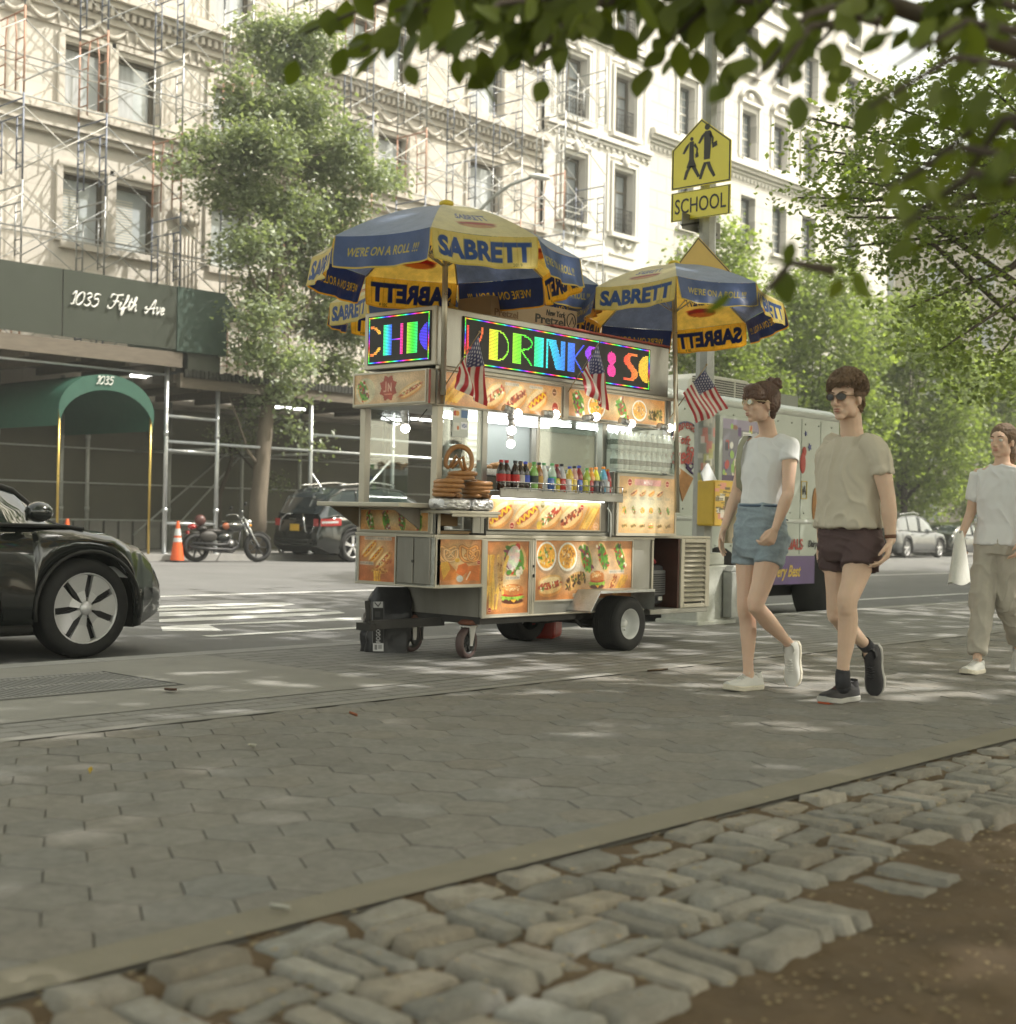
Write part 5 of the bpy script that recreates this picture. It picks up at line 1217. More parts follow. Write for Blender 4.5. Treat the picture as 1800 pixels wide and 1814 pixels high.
def _bg(w, h, hot, mid, x0, y0):
    hot = tuple(q*.80+k for q, k in zip(hot, (20, 27, 26))); mid = tuple(q*.93 for q in mid); c = Canvas(w, h, hot); d = np.clip((((c.xx/w-x0)*1.7)**2+((c.yy/h-y0)*1.9)**2)**.5, 0, 1)**1.3
    c.put(1-d, mid); n = np.sin(c.xx/w*7+c.yy/h*5)*.5+.5; c.put(n*.12, (240, 170, 95)); return c
# ================================================================== CART
mSS = M('stainless_steel', (.36, .355, .32), .36, .55, var=.16, scale=3, bump=.06, bscale=14, dirt=.45, dirtcol=(.20, .19, .155), stretch=(1, 1, .35))
mSSd = M('worn_steel', (.26, .25, .22), .42, .5, var=.22, scale=4, bump=.1, bscale=12, dirt=.6, dirtcol=(.12, .10, .08), stretch=(1, 1, .3))
mSSc = M('cream_steel', (.50, .465, .38), .42, .3, var=.10, scale=3, bump=.05, bscale=14, dirt=.3, dirtcol=(.3, .26, .2))
mDiam = M('diamond_plate', (.42, .42, .38), .35, .65, var=.3, scale=30, bump=.8, bscale=45); mRedSt = M('red_trim', (.30, .05, .03), .45, var=.1)
mDark = M('cart_interior', (.05, .048, .042), .7, var=.2); mGlass = glass_mat('cart_glass'); mAcr = glass_mat('acrylic', (.93, .96, .95), .06)
mLit = M('lit_tube', (.95, .97, .9), .5, var=0, em=6.); PL = M('backlit_panel', attr=True, rough=.35, var=.03, coat=.3, em=.16, emc='attr')
OX, OY, OZ = 6.39, 6.40, gz(6.39)
def W_(x, y, z): return Vector((OX+x, OY+y, OZ+z-SL*x))
ct = empty('food_cart', (OX, OY, OZ), 0, 'stainless steel hot dog and pretzel cart with food pictures and a bright scrolling sign', 'food cart'); ct.rotation_euler = (0, SL, 0)
def cp(name, mat, *boxes, parent=None, bevel=.006):
    b = MB()
    for q in boxes: b.box(*q)
    return b.build(name, mat, parent or ct, bevel)
D = .76
cp('lower_cabinet', mSS, (.462, 2.40, 0, D, .285, .84)); cp('front_cabinet', mSS, (0, .46, 0, D, .50, .84))
cp('corner_trim', mDiam, (-.006, .05, -.006, .0, .50, .84), (-.006, 0, 0, .06, .50, .84), bevel=0); cp('corner_trim', mDiam, (-.006, 0, .72, D, .5, .84), bevel=0)
cp('front_end_plate', mSSd, (.455, .461, .02, D-.02, .286, .499), bevel=0)
cp('seam_frame', mSSc, (-.012, 2.42, -.014, 0, .822, .846), (-.014, -.001, 0, D, .825, .846), (-.012, 0, -.013, D, .492, .505), (0, .462, -.013, 0, .492, .507), (.455, .49, -.014, 0, .285, .82), (.455, 2.3, -.016, 0, .279, .292), (2.39, 2.412, -.014, 0, .30, .82), (.95, .965, -.010, 0, .29, .82), (.97, 1.0, -.008, 0, .29, .82))
o = cp('latch', mDark, (.975, .99, -.022, -.008, .55, .575), (.975, .985, -.02, -.008, .62, .64))
cp('cabinet_door', mSSd, (-.016, -.002, .025, .175, .515, .82), (-.016, -.002, .185, .335, .515, .82)); cp('latch', mDark, (-.028, -.015, .17, .19, .655, .675))
# printed panels of the cabinets -------------------------------------------------
def framed(cv, o_, ux, uy, lab=None, name='food_picture', mt=None, fr=.012):
    o_ = Vector(o_); ux = Vector(ux); uy = Vector(uy); n = ux.cross(uy).normalized()
    lf = np.array([[noise.noise(Vector((i*.07, j*.07, ux.x*9))) for i in range(cv.w)] for j in range(cv.h)])[..., None]; cv.a = np.clip(cv.a*(1+.16*lf), 0, 1); cv.speck(.07)
    p = flat_panel(name, cv, o_-n*.006, ux, uy, mt or P, ct)
    if lab: p['label'] = lab
    b = MB(); up = ux.normalized()*fr; vp = uy.normalized()*fr
    for a, c_ in ((o_-up-vp, ux+up*2), (o_+uy, ux+up*2)): 
        q = [a-(up*0), a+c_ if a is not None else 0]
        d = vp; pts = [a, a+c_, a+c_+d, a+d] if a == o_-up-vp else [a-up, a-up+c_, a-up+c_+d, a-up+d]
        b.add([x-n*.012 for x in pts]+pts, [(0, 1, 2, 3), (4, 7, 6, 5), (0, 4, 5, 1), (1, 5, 6, 2), (2, 6, 7, 3), (3, 7, 4, 0)])
    for a in (o_-up, o_+ux):
        pts = [a, a+up, a+up+uy, a+uy]; b.add([x-n*.0122 for x in pts]+pts, [(0, 1, 2, 3), (4, 7, 6, 5), (0, 4, 5, 1), (1, 5, 6, 2), (2, 6, 7, 3), (3, 7, 4, 0)])
    b.build('frame', mSSc, p); return p
c = _bg(96, 108, (205, 118, 58), (228, 196, 140), .5, .4); f_pretzel(c, 24, 30, 18, (222, 178, 120)); f_pretzel(c, 68, 30, 20, (200, 130, 60)); f_pretzel(c, 30, 34, 15, (235, 205, 160)); f_pretzel(c, 78, 36, 14, (214, 150, 80))
c.poly([(2, 60), (24, 52), (44, 78), (40, 96), (12, 98), (0, 84)], (190, 115, 45)); c.poly([(8, 56), (24, 52), (30, 70), (16, 96)], (210, 160, 60)); c.poly([(46, 62), (62, 56), (72, 72), (56, 88), (42, 80)], (200, 105, 40)); c.poly([(68, 64), (92, 62), (92, 100), (60, 98)], (205, 115, 50)); c.line([(72, 78), (64, 96)], 3, (225, 200, 170)); c.el(50, 94, 7, 8, (190, 190, 180))
f_seal(c, 5, 100, 5); f_seal(c, 90, 56, 4.5); c.el(5, 56, 5, 6, (100, 70, 40)); c.el(44, 50, 5, 5, (220, 170, 60)); framed(c.speck(.03), (.015, 0, .815), (.43, 0, 0), (0, 0, -.30), 'panel picturing pretzels and potato knishes')
c = _bg(86, 130, (205, 112, 48), (232, 206, 158), .45, .5); f_wrap(c, 56, 34, 62, 50, 1.45); c.el(54, 30, 13, 22, (238, 236, 230), .2, .75)
f_burger(c, 54, 98, 25); f_fries(c, 10, 60, 66, 8, -1.5); f_fries(c, 10, 100, 40, 6, -1.5); f_sub(c, 28, 60, 70, 11, 1.5, ((120, 60, 30), (170, 110, 50), (200, 160, 90))); f_seal(c, 8, 122, 4); f_label(c, 54, 66, 30, 6); framed(c.speck(.03), (.50, 0, .805), (.43, 0, 0), (0, 0, -.50), 'tall panel picturing a burger and a gyro')
c = _bg(240, 90, (214, 124, 58), (224, 214, 190), .5, .45)
f_bowl(c, 26, 24, 23, PAL1); f_bowl(c, 76, 25, 23, PAL2); f_wrap(c, 122, 27, 50, 28, 1.15); f_wrap(c, 164, 25, 50, 25, 1.15); f_wrap(c, 208, 26, 50, 26, 1.1)
f_hotdog(c, 36, 68, 56, 26, -.12, 2); f_sub(c, 96, 62, 54, 24, -.3); f_burger(c, 150, 64, 20); f_sub(c, 190, 68, 34, 12, -1.0, ((130, 60, 35), (160, 80, 40))); f_fries(c, 212, 70, 34, 9, -.9); f_seal(c, 232, 80, 4); f_label(c, 115, 84, 50, 6); f_label(c, 200, 49, 40, 6)
framed(c.speck(.03), (1.005, 0, .812), (1.13, 0, 0), (0, 0, -.425), 'wide panel picturing rice bowls, gyros, hot dogs and a burger')
c = _bg(66, 76, (200, 104, 58), (224, 190, 140), .5, .3)
for k in range(3): f_hotdog(c, 18+k*13, 22+k*9, 34, 12, -.85, (0, 0, 2)[k])
f_label(c, 34, 4, 50, 6); f_label(c, 14, 46, 26, 6); c.text('NEW', 46, 38, 60, 46, (150, 60, 40), .01); f_sub(c, 38, 58, 30, 9, -.05, ((140, 70, 40), (190, 140, 80))); f_fries(c, 34, 69, 20, 8, 1.5); framed(c, (0, .72, .82), (0, -.355, 0), (0, 0, -.305), 'end door poster picturing three hot dogs')
# counter strip on the end, fold-down shelf
cp('end_riser', mSSc, (-.004, .012, .02, D, .846, 1.02))
c = _bg(110, 24, (214, 140, 72), (226, 206, 160), .5, .5)
for k in range(4): f_wrap(c, 16+k*26, 13, 26, 13, 1.2+k*.1)
framed(c, (-.004, .71, 1.0), (0, -.66, 0), (0, 0, -.135), 'narrow strip picturing four gyros', fr=.006)
cp('fold_down_shelf', mSSc, (-.30, -.005, .03, .84, 1.018, 1.048))
b = MB(); b.prism([(-.27, 1.017), (-.02, 1.017), (-.02, .88)], 'y', .72, .735); b.prism([(-.27, 1.017), (-.02, 1.017), (-.02, .88)], 'y', .12, .135); b.build('shelf_bracket', mSSd, ct)
# pretzel opening, pretzel shelf
cp('pretzel_compartment', mDark, (.05, .44, .35, .74, .846, 1.0), bevel=0); cp('pretzel_shelf', mSSc, (-.02, .46, -.16, .30, .985, 1.005), (.0, .44, -.158, -.150, .965, .985))
cp('shelf_support', mSS, (.36, .44, .0, .02, .846, .984), (0, .03, 0, .03, .846, .984)); cp('compartment_tray', M('tray_wood', (.3, .2, .1), .7), (.14, .32, .10, .4, .90, .982), (.05, .40, .02, .3, .848, .87))
cp('shelf_handle', mDark, (.30, .315, -.17, -.02, .845, .86), (.30, .315, -.17, -.155, .85, .96))
# upper structure: posts
cp('corner_post', mSSc, (0, .055, 0, .055, .846, 1.70)); cp('corner_post', mSSc, (0, .055, .70, .755, .846, 1.70)); cp('corner_post', mSS, (.43, .485, -.004, .05, .846, 1.70)); cp('corner_post', mSS, (1.745, 1.80, -.004, .05, 1.10, 1.70)); cp('corner_post', mSS, (2.575, 2.62, 0, .05, .85, 1.95)); cp('corner_post', mSS, (2.56, 2.61, .70, .75, .85, 1.95)); cp('corner_post', mSS, (1.745, 1.8, .70, .75, .85, 1.7))
cp('counter_top', mSS, (.45, 2.62, .0, D, .845, .875)); cp('front_riser', mSSd, (.47, 1.84, .0, .02, .876, 1.10)); cp('service_shelf', mSS, (.462, 1.82, -.15, .30, 1.115, 1.150), (.462, 1.82, -.152, -.14, 1.10, 1.165))
cp('rear_counter', mSS, (1.80, 2.60, .02, D, 1.10, 1.13))
# lit hot dog panel under the drinks
c = _bg(220, 42, (222, 146, 80), (240, 226, 192), .45, .4)
for k, (x, tp) in enumerate(((22, 0), (72, 0), (118, 2), (160, 1))): f_hotdog(c, x, 22, 48, 27, -.55, tp)
f_fries(c, 200, 24, 36, 10, -1.05); f_seal(c, 44, 37, 4.5); f_seal(c, 182, 8, 4); f_seal(c, 212, 36, 5, (200, 150, 100)); c.el(96, 36, 5, 6, (220, 180, 60)); c.el(102, 6, 4, 5, (130, 110, 50))
for x in (60, 112, 158): f_label(c, x, 5, 26, 4)
framed(c, (.50, -.004, 1.095), (1.22, 0, 0), (0, 0, -.205), 'lit panel picturing four hot dogs and fries', mt=PL, fr=.008)
b = MB(); b.box(.52, 1.74, -.036, -.020, 1.098, 1.110); b.build('light_tube', mLit, ct)
# menu board, lit
c = _bg(124, 84, (205, 150, 88), (238, 236, 205), .5, .52); c.rect(34, 4, 92, 13, (205, 150, 140)); c.text('MENU', 54, 5.5, 72, 11.5, (240, 225, 215), .01); f_seal(c, 24, 9, 5); f_seal(c, 106, 9, 4.5)
for i in range(6):
    x = 14+i*19
    if i < 5 and i > 0: f_hotdog(c, x, 24, 13, 6, -.5, i % 3)
    (f_bowl(c, x, 50, 6, PAL1) if i in (2, 3) else f_wrap(c, x, 50, 12, 7, 1.1))
    (f_burger(c, x, 73, 5.5) if i == 3 else f_sub(c, x, 73, 12, 5, -.2))
    for j, yy in enumerate((31, 33, 59, 61, 80)): c.line([(x-6, yy), (x+rr(2, 6), yy)], .8, (150, 140, 120), .8)
f_sub(c, 12, 24, 12, 4, 0); f_fries(c, 12, 50, 9, 6)
o = framed(c, (1.885, -.05, 1.305), (.73, 0, 0), (0, 0, -.43), 'glowing menu board with rows of small food pictures', mt=PL, name='menu_board', fr=.022)
cp('menu_box', mSS, (1.84, 2.64, -.045, .0, .85, 1.335))
# sliding panes
b = MB(); b.box(.06, .43, .004, .010, 1.02, 1.70); b.build('front_window', mGlass, ct); b = MB(); b.box(1.09, 1.745, .06, .066, 1.16, 1.69); b.build('sneeze_guard', mGlass, ct)
cp('pane_frame', mSSc, (1.08, 1.095, .055, .07, 1.16, 1.70), bevel=.002)
b = MB(); b.box(.06, .43, .715, .721, 1.02, 1.70); b.build('rear_window', mGlass, ct)
# top pictures row
cp('header_box', mSS, (.0, 2.62, .012, D, 1.70, 1.935)); cp('header_trim', mSSc, (-.02, 2.63, -.02, .012, 1.925, 1.95), (-.02, 2.63, -.012, .012, 1.688, 1.702), (1.27, 1.315, -.02, .012, 1.68, 1.93))
c = _bg(216, 40, (214, 140, 78), (224, 212, 176), .6, .5); f_fries(c, 22, 20, 44, 12, -.8)
for x, tp in ((88, 2), (128, 1), (168, 0)): f_hotdog(c, x, 21, 40, 23, -.55, tp)
f_seal(c, 204, 28, 7); f_seal(c, 202, 8, 5, (120, 80, 50)); f_seal(c, 108, 34, 4); f_label(c, 120, 5, 26, 4); f_label(c, 166, 5, 26, 4); framed(c, (.055, .0, 1.915), (1.19, 0, 0), (0, 0, -.215), 'header panel picturing fries and hot dogs', mt=PL, fr=.008)
c = _bg(216, 40, (218, 140, 70), (222, 200, 150), .5, .5); f_wrap(c, 22, 20, 42, 26, 1.2); f_bowl(c, 60, 22, 19, PAL1); f_wrap(c, 116, 21, 38, 24, 1.15); f_bowl(c, 156, 20, 17, PAL2); f_sub(c, 194, 24, 36, 22, 0, ((90, 80, 30), (130, 120, 50), (70, 60, 25)))
framed(c, (1.33, .0, 1.915), (1.19, 0, 0), (0, 0, -.195), 'header panel picturing wraps and rice bowls', mt=PL, fr=.008)
cp('end_header', mSSc, (-.07, -.001, .02, .76, 1.695, 1.93)); 
c = _bg(124, 40, (220, 175, 130), (222, 204, 170), .5, .5); c.el(20, 22, 17, 17, (205, 195, 160)); f_wrap(c, 16, 22, 30, 18, 1.2); f_hotdog(c, 98, 24, 40, 12, -.4, 2)
pts = [(60+(16 if k % 2 else 12)*math.cos(k*PI/8), 20+(18 if k % 2 else 14)*math.sin(k*PI/8)) for k in range(16)]; c.poly(pts, (165, 70, 50)); c.line([(56, 12), (56, 24), (52, 24)], 1.2, (235, 215, 190)); c.line([(60, 24), (60, 14), (65, 24), (65, 14)], 1.2, (235, 215, 190)); c.line([(54, 28), (66, 28)], 1.4, (215, 150, 120))
framed(c, (-.07, .73, 1.915), (0, -.69, 0), (0, 0, -.20), 'end header panel with a red star emblem, gyro and hot dog', fr=.008)
cp('red_end_strip', mRedSt, (-.072, -.068, .0, .02, 1.70, 1.92))
# LED sign boxes
cp('sign_box', mSS, (.0, 2.60, .02, .72, 1.955, 2.345)); cp('sign_box_end', mSSc, (-.025, .0, .012, .70, 1.955, 2.345)); cp('red_cover', mRedSt, (1.15, 2.60, .0, .72, 2.346, 2.362))
cp('sign_screen', M('led_black', (.012, .012, .012), .5, var=0), (.235, 2.335, .008, .019, 1.985, 2.305), (-.034, -.026, .05, .655, 1.985, 2.315), bevel=0)
mLED = M('led_light', attr=True, em=.42, emc='attr', var=0, rough=.5)
def hsv(h, s_=.8, v=1.): 
    import colorsys; return tuple(255*x for x in colorsys.hsv_to_rgb(h % 1, s_, v))
def led(name, w, h, draw, org, ux, uy, nrm):
    cv = Canvas(w, h, (0, 0, 0))
    draw(cv)
    for i in range(w):
        for j in (0, h-1): cv.a[j, i] = np.array(hsv(i/26.+(j > 0)*.4, .75))/255.
    for j in range(h):
        for i in (0, w-1): cv.a[j, i] = np.array(hsv(j/26.+.2, .75))/255.
    org, ux, uy, nrm = map(Vector, (org, ux, uy, nrm)); b = MB(); cols = []; fx = .40; fy = .36
    for j in range(h):
        for i in range(w):
            q = cv.a[j, i]
            if q.max() < .25: continue
            p = org+ux*((i+.5)/w)+uy*((j+.5)/h); du = ux*(fx/w); dv = uy*(fy/h)
            b.add([p-du-dv, p+du-dv, p+du+dv, p-du+dv], [(0, 1, 2, 3)]); cols += [tuple(q)]*4
    o = b.build(name, mLED, ct, fix=False); at = o.data.color_attributes.new('Col', 'FLOAT_COLOR', 'POINT')
    at.data.foreach_set('color', np.concatenate([lin(np.array(cols)), np.ones((len(cols), 1))], 1).astype(np.float32).ravel()); return o
def hard(cv, mask, col): cv.a[mask] = np.array(col)/255. if not callable(col) else 0
def letters(cv, specs, y0, y1):
    H = y1-y0; xx, yy = cv.xx, cv.yy; inY = (yy > y0) & (yy < y1)
    for ch, x, w_, hue, dh in specs:
        f = w_*.42; cx_ = x+f
        if ch == 'R' or ch == 'D':
            m_ = inY & (xx > x) & (xx < x+f); ry = H/2 if ch == 'D' else H*.27; cy_ = (y0+y1)/2 if ch == 'D' else y0+ry; rx = w_-f
            e = ((xx-cx_)/rx)**2+((yy-cy_)/ry)**2; m_ |= (xx >= cx_) & (e < 1) & (((xx-cx_)/(rx-1.3))**2+((yy-cy_)/(ry-1.3))**2 > 1) & inY
            if ch == 'R': m_ |= inY & (yy > y0+2*ry-1) & (np.abs((xx-cx_)-(yy-y0-2*ry)/(H-2*ry)*(rx)) < 1.0)
        elif ch == 'r':
            m_ = inY & (((np.abs(xx-x-1) < 1)) | ((xx > x) & (((xx-x)/w_)**2+((yy-y0)/(H*.8))**2 < 1) & (((xx-x)/(w_-1.6))**2+((yy-y0)/(H*.8-2))**2 > 1)))
        elif ch == 'I': m_ = inY & (xx > x) & (xx < x+w_)
        elif ch == 'N':
            m_ = inY & (np.abs(xx-x-1) < 1); t = (yy-y0)/H; xl = x+1.5+(w_*.45)*t; m_ |= inY & (xx > xl) & (xx < xl+w_*.42) ; m_ |= inY & (xx > x+w_-5) & (xx < x+w_)
        elif ch == 'K':
            m_ = inY & (xx > x) & (xx < x+f); t = (yy-(y0+y1)/2)/(H/2); m_ |= inY & (np.abs(xx-cx_-np.abs(t)*(w_-f)) < 1.)
        elif ch == 'S':
            m_ = inY & (np.abs(xx-(x+w_/2+w_*.30*np.sin((yy-y0)/H*2*PI+PI))) < w_*(.16+.12*np.sin((yy-y0)/H*PI)))
            m_ |= inY & (yy < y0+2.2) & (xx > x+w_*.3) & (xx < x+w_); m_ |= inY & (yy > y1-2.2) & (xx > x) & (xx < x+w_*.6)
        elif ch == 'O': m_ = (((xx-(x+w_/2))/(w_/2))**2+((yy-(y0+y1)/2)/(H/2))**2 < 1)
        elif ch == ':': m_ = (np.hypot(xx-x-w_/2, (yy-y0-H*.30)) < w_/2) | (np.hypot(xx-x-w_/2, (yy-y0-H*.74)) < w_/2)
        elif ch == 'C': m_ = inY & (((xx-(x+w_))/w_)**2+((yy-(y0+y1)/2)/(H/2))**2 < 1) if dh == 0 else inY & ((((xx-x)/w_)**2+((yy-(y0+y1)/2)/(H/2))**2 < 1) & (((xx-x)/(w_-2.5))**2+((yy-(y0+y1)/2)/(H/2-2))**2 > 1) & (np.abs(yy-(y0+y1)/2) > H*.22))
        elif ch == 'H': m_ = inY & (((xx > x) & (xx < x+f)) | ((xx > x+w_-3) & (xx < x+w_)) | ((np.abs(yy-(y0+y1)/2) < .8) & (xx > x) & (xx < x+w_)))
        idx = np.argwhere(m_ & (xx < cv.w-2) & (xx > 2))
        for j, i in idx: cv.a[j, i] = np.array(hsv(hue+dh*((i+.5-x)/w_)+.0*(j), .72))/255.
def Lx(px): return (PY(px, 620, 6.4).x-OX-.235)/2.1*208
led('sign_lights', 208, 32, lambda cv: letters(cv, [('r', Lx(823), 16, 0., .05), ('D', Lx(864), Lx(899)-Lx(864), .15, .12), ('R', Lx(906), Lx(941)-Lx(906), .24, .1), ('I', Lx(945), Lx(961)-Lx(945), .42, .08), ('N', Lx(966), Lx(1000)-Lx(966), .5, .1), ('K', Lx(1004), Lx(1034)-Lx(1004), .6, .06), ('S', Lx(1036), Lx(1058)-Lx(1036), .74, .05), (':', Lx(1076), Lx(1091)-Lx(1076), .90, .02), ('S', Lx(1106), Lx(1130)-Lx(1106), .02, .06), ('O', Lx(1132), 22, .12, .02)], 5, 27),
    (.245, .0065, 2.298), (2.08, 0, 0), (0, 0, -.305), (0, -1, 0))
led('sign_lights', 64, 32, lambda cv: letters(cv, [('C', 2, 13, .05, .1), ('H', 16, 21, .40, .55), ('I', 41, 11, .22, .2), ('C', 54, 14, .68, 0)], 6, 27), (-.036, .645, 2.308), (0, -.585, 0), (0, 0, -.315), (-1, 0, 0))
# rear: generator bay, louvred panel
cp('rear_floor', mSS, (2.40, 3.2, -.0, D, .235, .275)); cp('rear_roof', mSSc, (2.40, 3.22, -.0, D, .835, .855)); cp('rear_bay_wall', M('rusty_panel', (.075, .03, .02), .6, .2, var=.3), (2.405, 2.42, .02, D, .276, .834), (2.40, 3.2, .70, .74, .276, .834), (2.76, 2.78, 0, .7, .276, .834), bevel=0)
cp('louvre_frame', mSSc, (2.79, 2.84, -.012, .02, .276, .834), (3.14, 3.20, -.012, .02, .276, .834), (2.84, 3.14, -.012, .02, .80, .834), (2.84, 3.14, -.012, .02, .276, .31))
b = MB()
for k in range(12): z = .33+k*.040; b.add([(2.84, -.012, z), (3.14, -.012, z), (3.14, .02, z+.032), (2.84, .02, z+.032), (2.84, -.006, z-.006), (3.14, -.006, z-.006)], [(0, 1, 2, 3), (0, 4, 5, 1)])
b.build('louvre_slats', mSSc, ct, fix=False); cp('louvre_back', mDark, (2.83, 3.15, .03, .05, .3, .82), bevel=0)
# wheels, fender, casters, drawbar
def cwheel(x, y, s_):
    r = .20; c_ = (x, y, r); t = MB(); t.lathe([(r*.56, -.10), (r*.8, -.115), (r*.97, -.10), (r, -.06), (r, .06), (r*.97, .10), (r*.8, .115), (r*.56, .10)], c_, (0, s_, 0), 40)
    for k in range(-4, 5): t.lathe([(r+.0002, k*.02-.004), (r+.004, k*.02-.003), (r+.004, k*.02+.003), (r+.0002, k*.02+.004)], c_, (0, s_, 0), 40)
    o = t.build('wheel', mTyre, ct); b = MB(); b.lathe([(r*.57, .105), (r*.53, .10), (r*.50, .05), (r*.44, .02), (.001, .03)], c_, (0, s_, 0), 28); b.lathe([(.03, .03), (.03, .06), (.001, .062)], c_, (0, s_, 0), 12)
    for k in range(4): a = k*PI/2+.5; b.ell((x+.055*math.cos(a), y+s_*.035, r+.055*math.sin(a)), .009, 6, 4)
    b.build('rim', M('white_rim', (.62, .63, .62), .35, var=.06, coat=.3), o)
cwheel(1.87, -.10, -1); cwheel(1.87, .88, 1)
b = MB(); th = .012
fp = [(1.375, .31), (1.49, .455), (2.15, .455), (2.15, .31)]
for (xa, za), (xb, zb_) in zip(fp, fp[1:]): b.add([(xa, -.22, za), (xb, -.22, zb_), (xb, .0, zb_), (xa, .0, za), (xa, -.22, za-th), (xb, -.22, zb_-th), (xb, 0, zb_-th), (xa, 0, za-th)], [(0, 1, 2, 3), (4, 7, 6, 5), (0, 4, 5, 1), (2, 6, 7, 3)])
b.add([(2.15, -.222, .455), (1.49, -.222, .455), (1.49, -.222, .435), (2.15, -.222, .435)], [(0, 1, 2, 3)])
b.build('mudguard', M('fender_plate', (.46, .47, .46), .35, .6, var=.12, scale=20, bump=.3, bscale=60), ct)
b = MB(); b.tube([(1.87, 0, .2), (1.87, .8, .2)], .03, 8); b.bar((1.5, .12, .25), (2.3, .12, .25), .05, .05); b.bar((1.5, .62, .25), (2.3, .62, .25), .05, .05)
for y in (.12, .62): b.tube([(1.55, y, .26), (1.7, y, .17), (1.87, y, .16), (2.05, y, .17), (2.2, y, .26)], .014, 6)
b.build('axle', M('axle_black', (.03, .028, .025), .7), ct)
def caster(x, y, a, m_=None):
    r = .105; ca, sa = math.cos(a), math.sin(a); ax = (-sa, ca, 0); t = MB(); t.lathe([(r*.72, -.025), (r*.95, -.027), (r, -.015), (r, .015), (r*.95, .027), (r*.72, .025)], (x, y, r), ax, 32)
    o = t.build('caster', M('caster_tread', (.085, .055, .052), .5, var=.1), ct); b = MB(); b.lathe([(r*.73, .022), (r*.62, .02), (r*.62, -.02), (r*.73, -.022)], (x, y, r), ax, 28)
    for k in range(5): q = k*2*PI/5+.3; d = Vector((ca*math.cos(q), sa*math.cos(q), math.sin(q))); b.bar(Vector((x, y, r))+d*.015, Vector((x, y, r))+d*r*.66, .018, .02)
    b.lathe([(.001, .03), (.022, .03), (.022, -.03), (.001, -.03)], (x, y, r), ax, 12); b.build('hub', M('hub_black', (.04, .04, .04), .5), o)
    f = MB()
    for s_ in (-1, 1):
        n = Vector(ax)*s_*.038; k = Vector((ca, sa, 0)); c0 = Vector((x, y, 0))+n
        pts = [c0+Vector((0, 0, r-.02))-k*.015, c0+Vector((0, 0, r-.02))+k*.015, c0+k*.055+Vector((0, 0, .215)), c0-k*.02+Vector((0, 0, .215))]; w_ = Vector(ax)*.004
        f.add([p-w_ for p in pts]+[p+w_ for p in pts], [(0, 1, 2, 3), (4, 7, 6, 5), (0, 4, 5, 1), (1, 5, 6, 2), (2, 6, 7, 3), (3, 7, 4, 0)])
    f.obox((x+ca*.02, y+sa*.02, .218), (.09, .085, .01), Matrix.Rotation(a, 3, 'Z')); f.build('fork', M('galv_fork', (.5, .5, .48), .4, .7, var=.1), o)
    b = MB(); b.lathe([(.001, .225), (.062, .228), (.075, .24), (.05, .262), (.001, .265)], (x+ca*.02, y+sa*.02, 0), n=20); b.build('swivel_plate', M('rust', (.13, .05, .03), .8, var=.3, scale=20), o)
caster(.46, .13, R(12)); caster(.46, .68, R(2))
b = MB(); b.bar((.5, .40, .235), (-.04, .58, .215), .05, .06); b.bar((-.05, .52, .205), (-.05, .66, .205), .05, .05); b.bar((-.03, .58, .23), (-.05, .58, .38), .035, .02); b.bar((.3, .44, .2), (.3, .44, .12), .012, .012); b.bar((.33, .43, .2), (.33, .43, .11), .012, .012); b.box(.47, 1.5, .02, .7, .235, .284)
b.build('drawbar', M('drawbar_steel', (.045, .043, .04), .6, .3, var=.2), ct)
b = MB(); b.tube([(1.80, -.02, 1.06), (1.83, -.03, 1.02), (1.835, -.03, .88), (1.83, -.03, .83)], .006, 6); b.build('cable', M('white_cable', (.7, .7, .65), .5), ct)
b = MB(); b.tube([(.02, .6, 1.66), (.02, .45, 1.60), (.02, .3, 1.585), (.02, .2, 1.60), (.02, .12, 1.67)], .004, 5); b.build('cable', mDark, ct)
# interior: lamps, griddle, shelf goods
b = MB(); b.box(.55, 1.74, .30, .34, 1.668, 1.69); b.box(.55, 1.74, .52, .56, 1.668, 1.69); b.box(1.85, 2.5, .3, .34, 1.668, 1.69); b.build('light_tube', M('interior_tube', (.95, .97, .95), .5, var=0, em=5.), ct)
cp('rear_panel', mSSc, (1.02, 1.20, .72, .735, .876, 1.69)); cp('hood_panel', M('steamed_glass', (.34, .38, .37), .3, var=.15, scale=2), (1.20, 1.745, .722, .735, 1.18, 1.69), bevel=0)
b = MB()
for k in range(7): b.box(1.03, 1.19, .712, .719, 1.32+k*.045, 1.345+k*.045)
b.build('vent_louvres', M('vent_white', (.6, .6, .58), .5), ct)
cp('griddle', mSSd, (.60, 1.70, .20, .66, 1.151, 1.26)); cp('rear_shade', mSSc, (1.82, 2.56, .715, .73, .876, 1.66))
def bulb(x, y, z, d, inner=False):
    d = Vector(d).normalized(); r_ = MB(); c_ = Vector((x, y, z)); r_.ell(c_, .031, 16, 12); o = r_.build('bulb', M('bulb_glow', (1, .93, .8), .4, var=0, em=6.), ct)
    f = MB(); 
    for k in range(5):
        f.tube([c_+d*(.022+.016*k), c_+d*(.045+.018*k)], [.020+.008*random.random(), .022+.01*random.random()], 7)
    f.build('foil_socket', M('crumpled_foil', (.62, .62, .62), .3, .9, var=.2, scale=40, bump=1., bscale=55), o)
bulb(.675, -.10, 1.683, (-.8, .3, .25)); bulb(.64, -.08, 1.565, (0, .1, 1)); bulb(1.077, -.10, 1.705, (-.9, .2, .0)); bulb(1.537, -.10, 1.722, (-.9, .2, -.15)); bulb(1.969, -.10, 1.701, (-.9, .2, .15)); bulb(2.466, -.10, 1.700, (-.9, .2, .05)); bulb(-.03, .27, 1.545, (0, .1, 1)); bulb(1.0, .25, 1.50, (0, .1, 1))
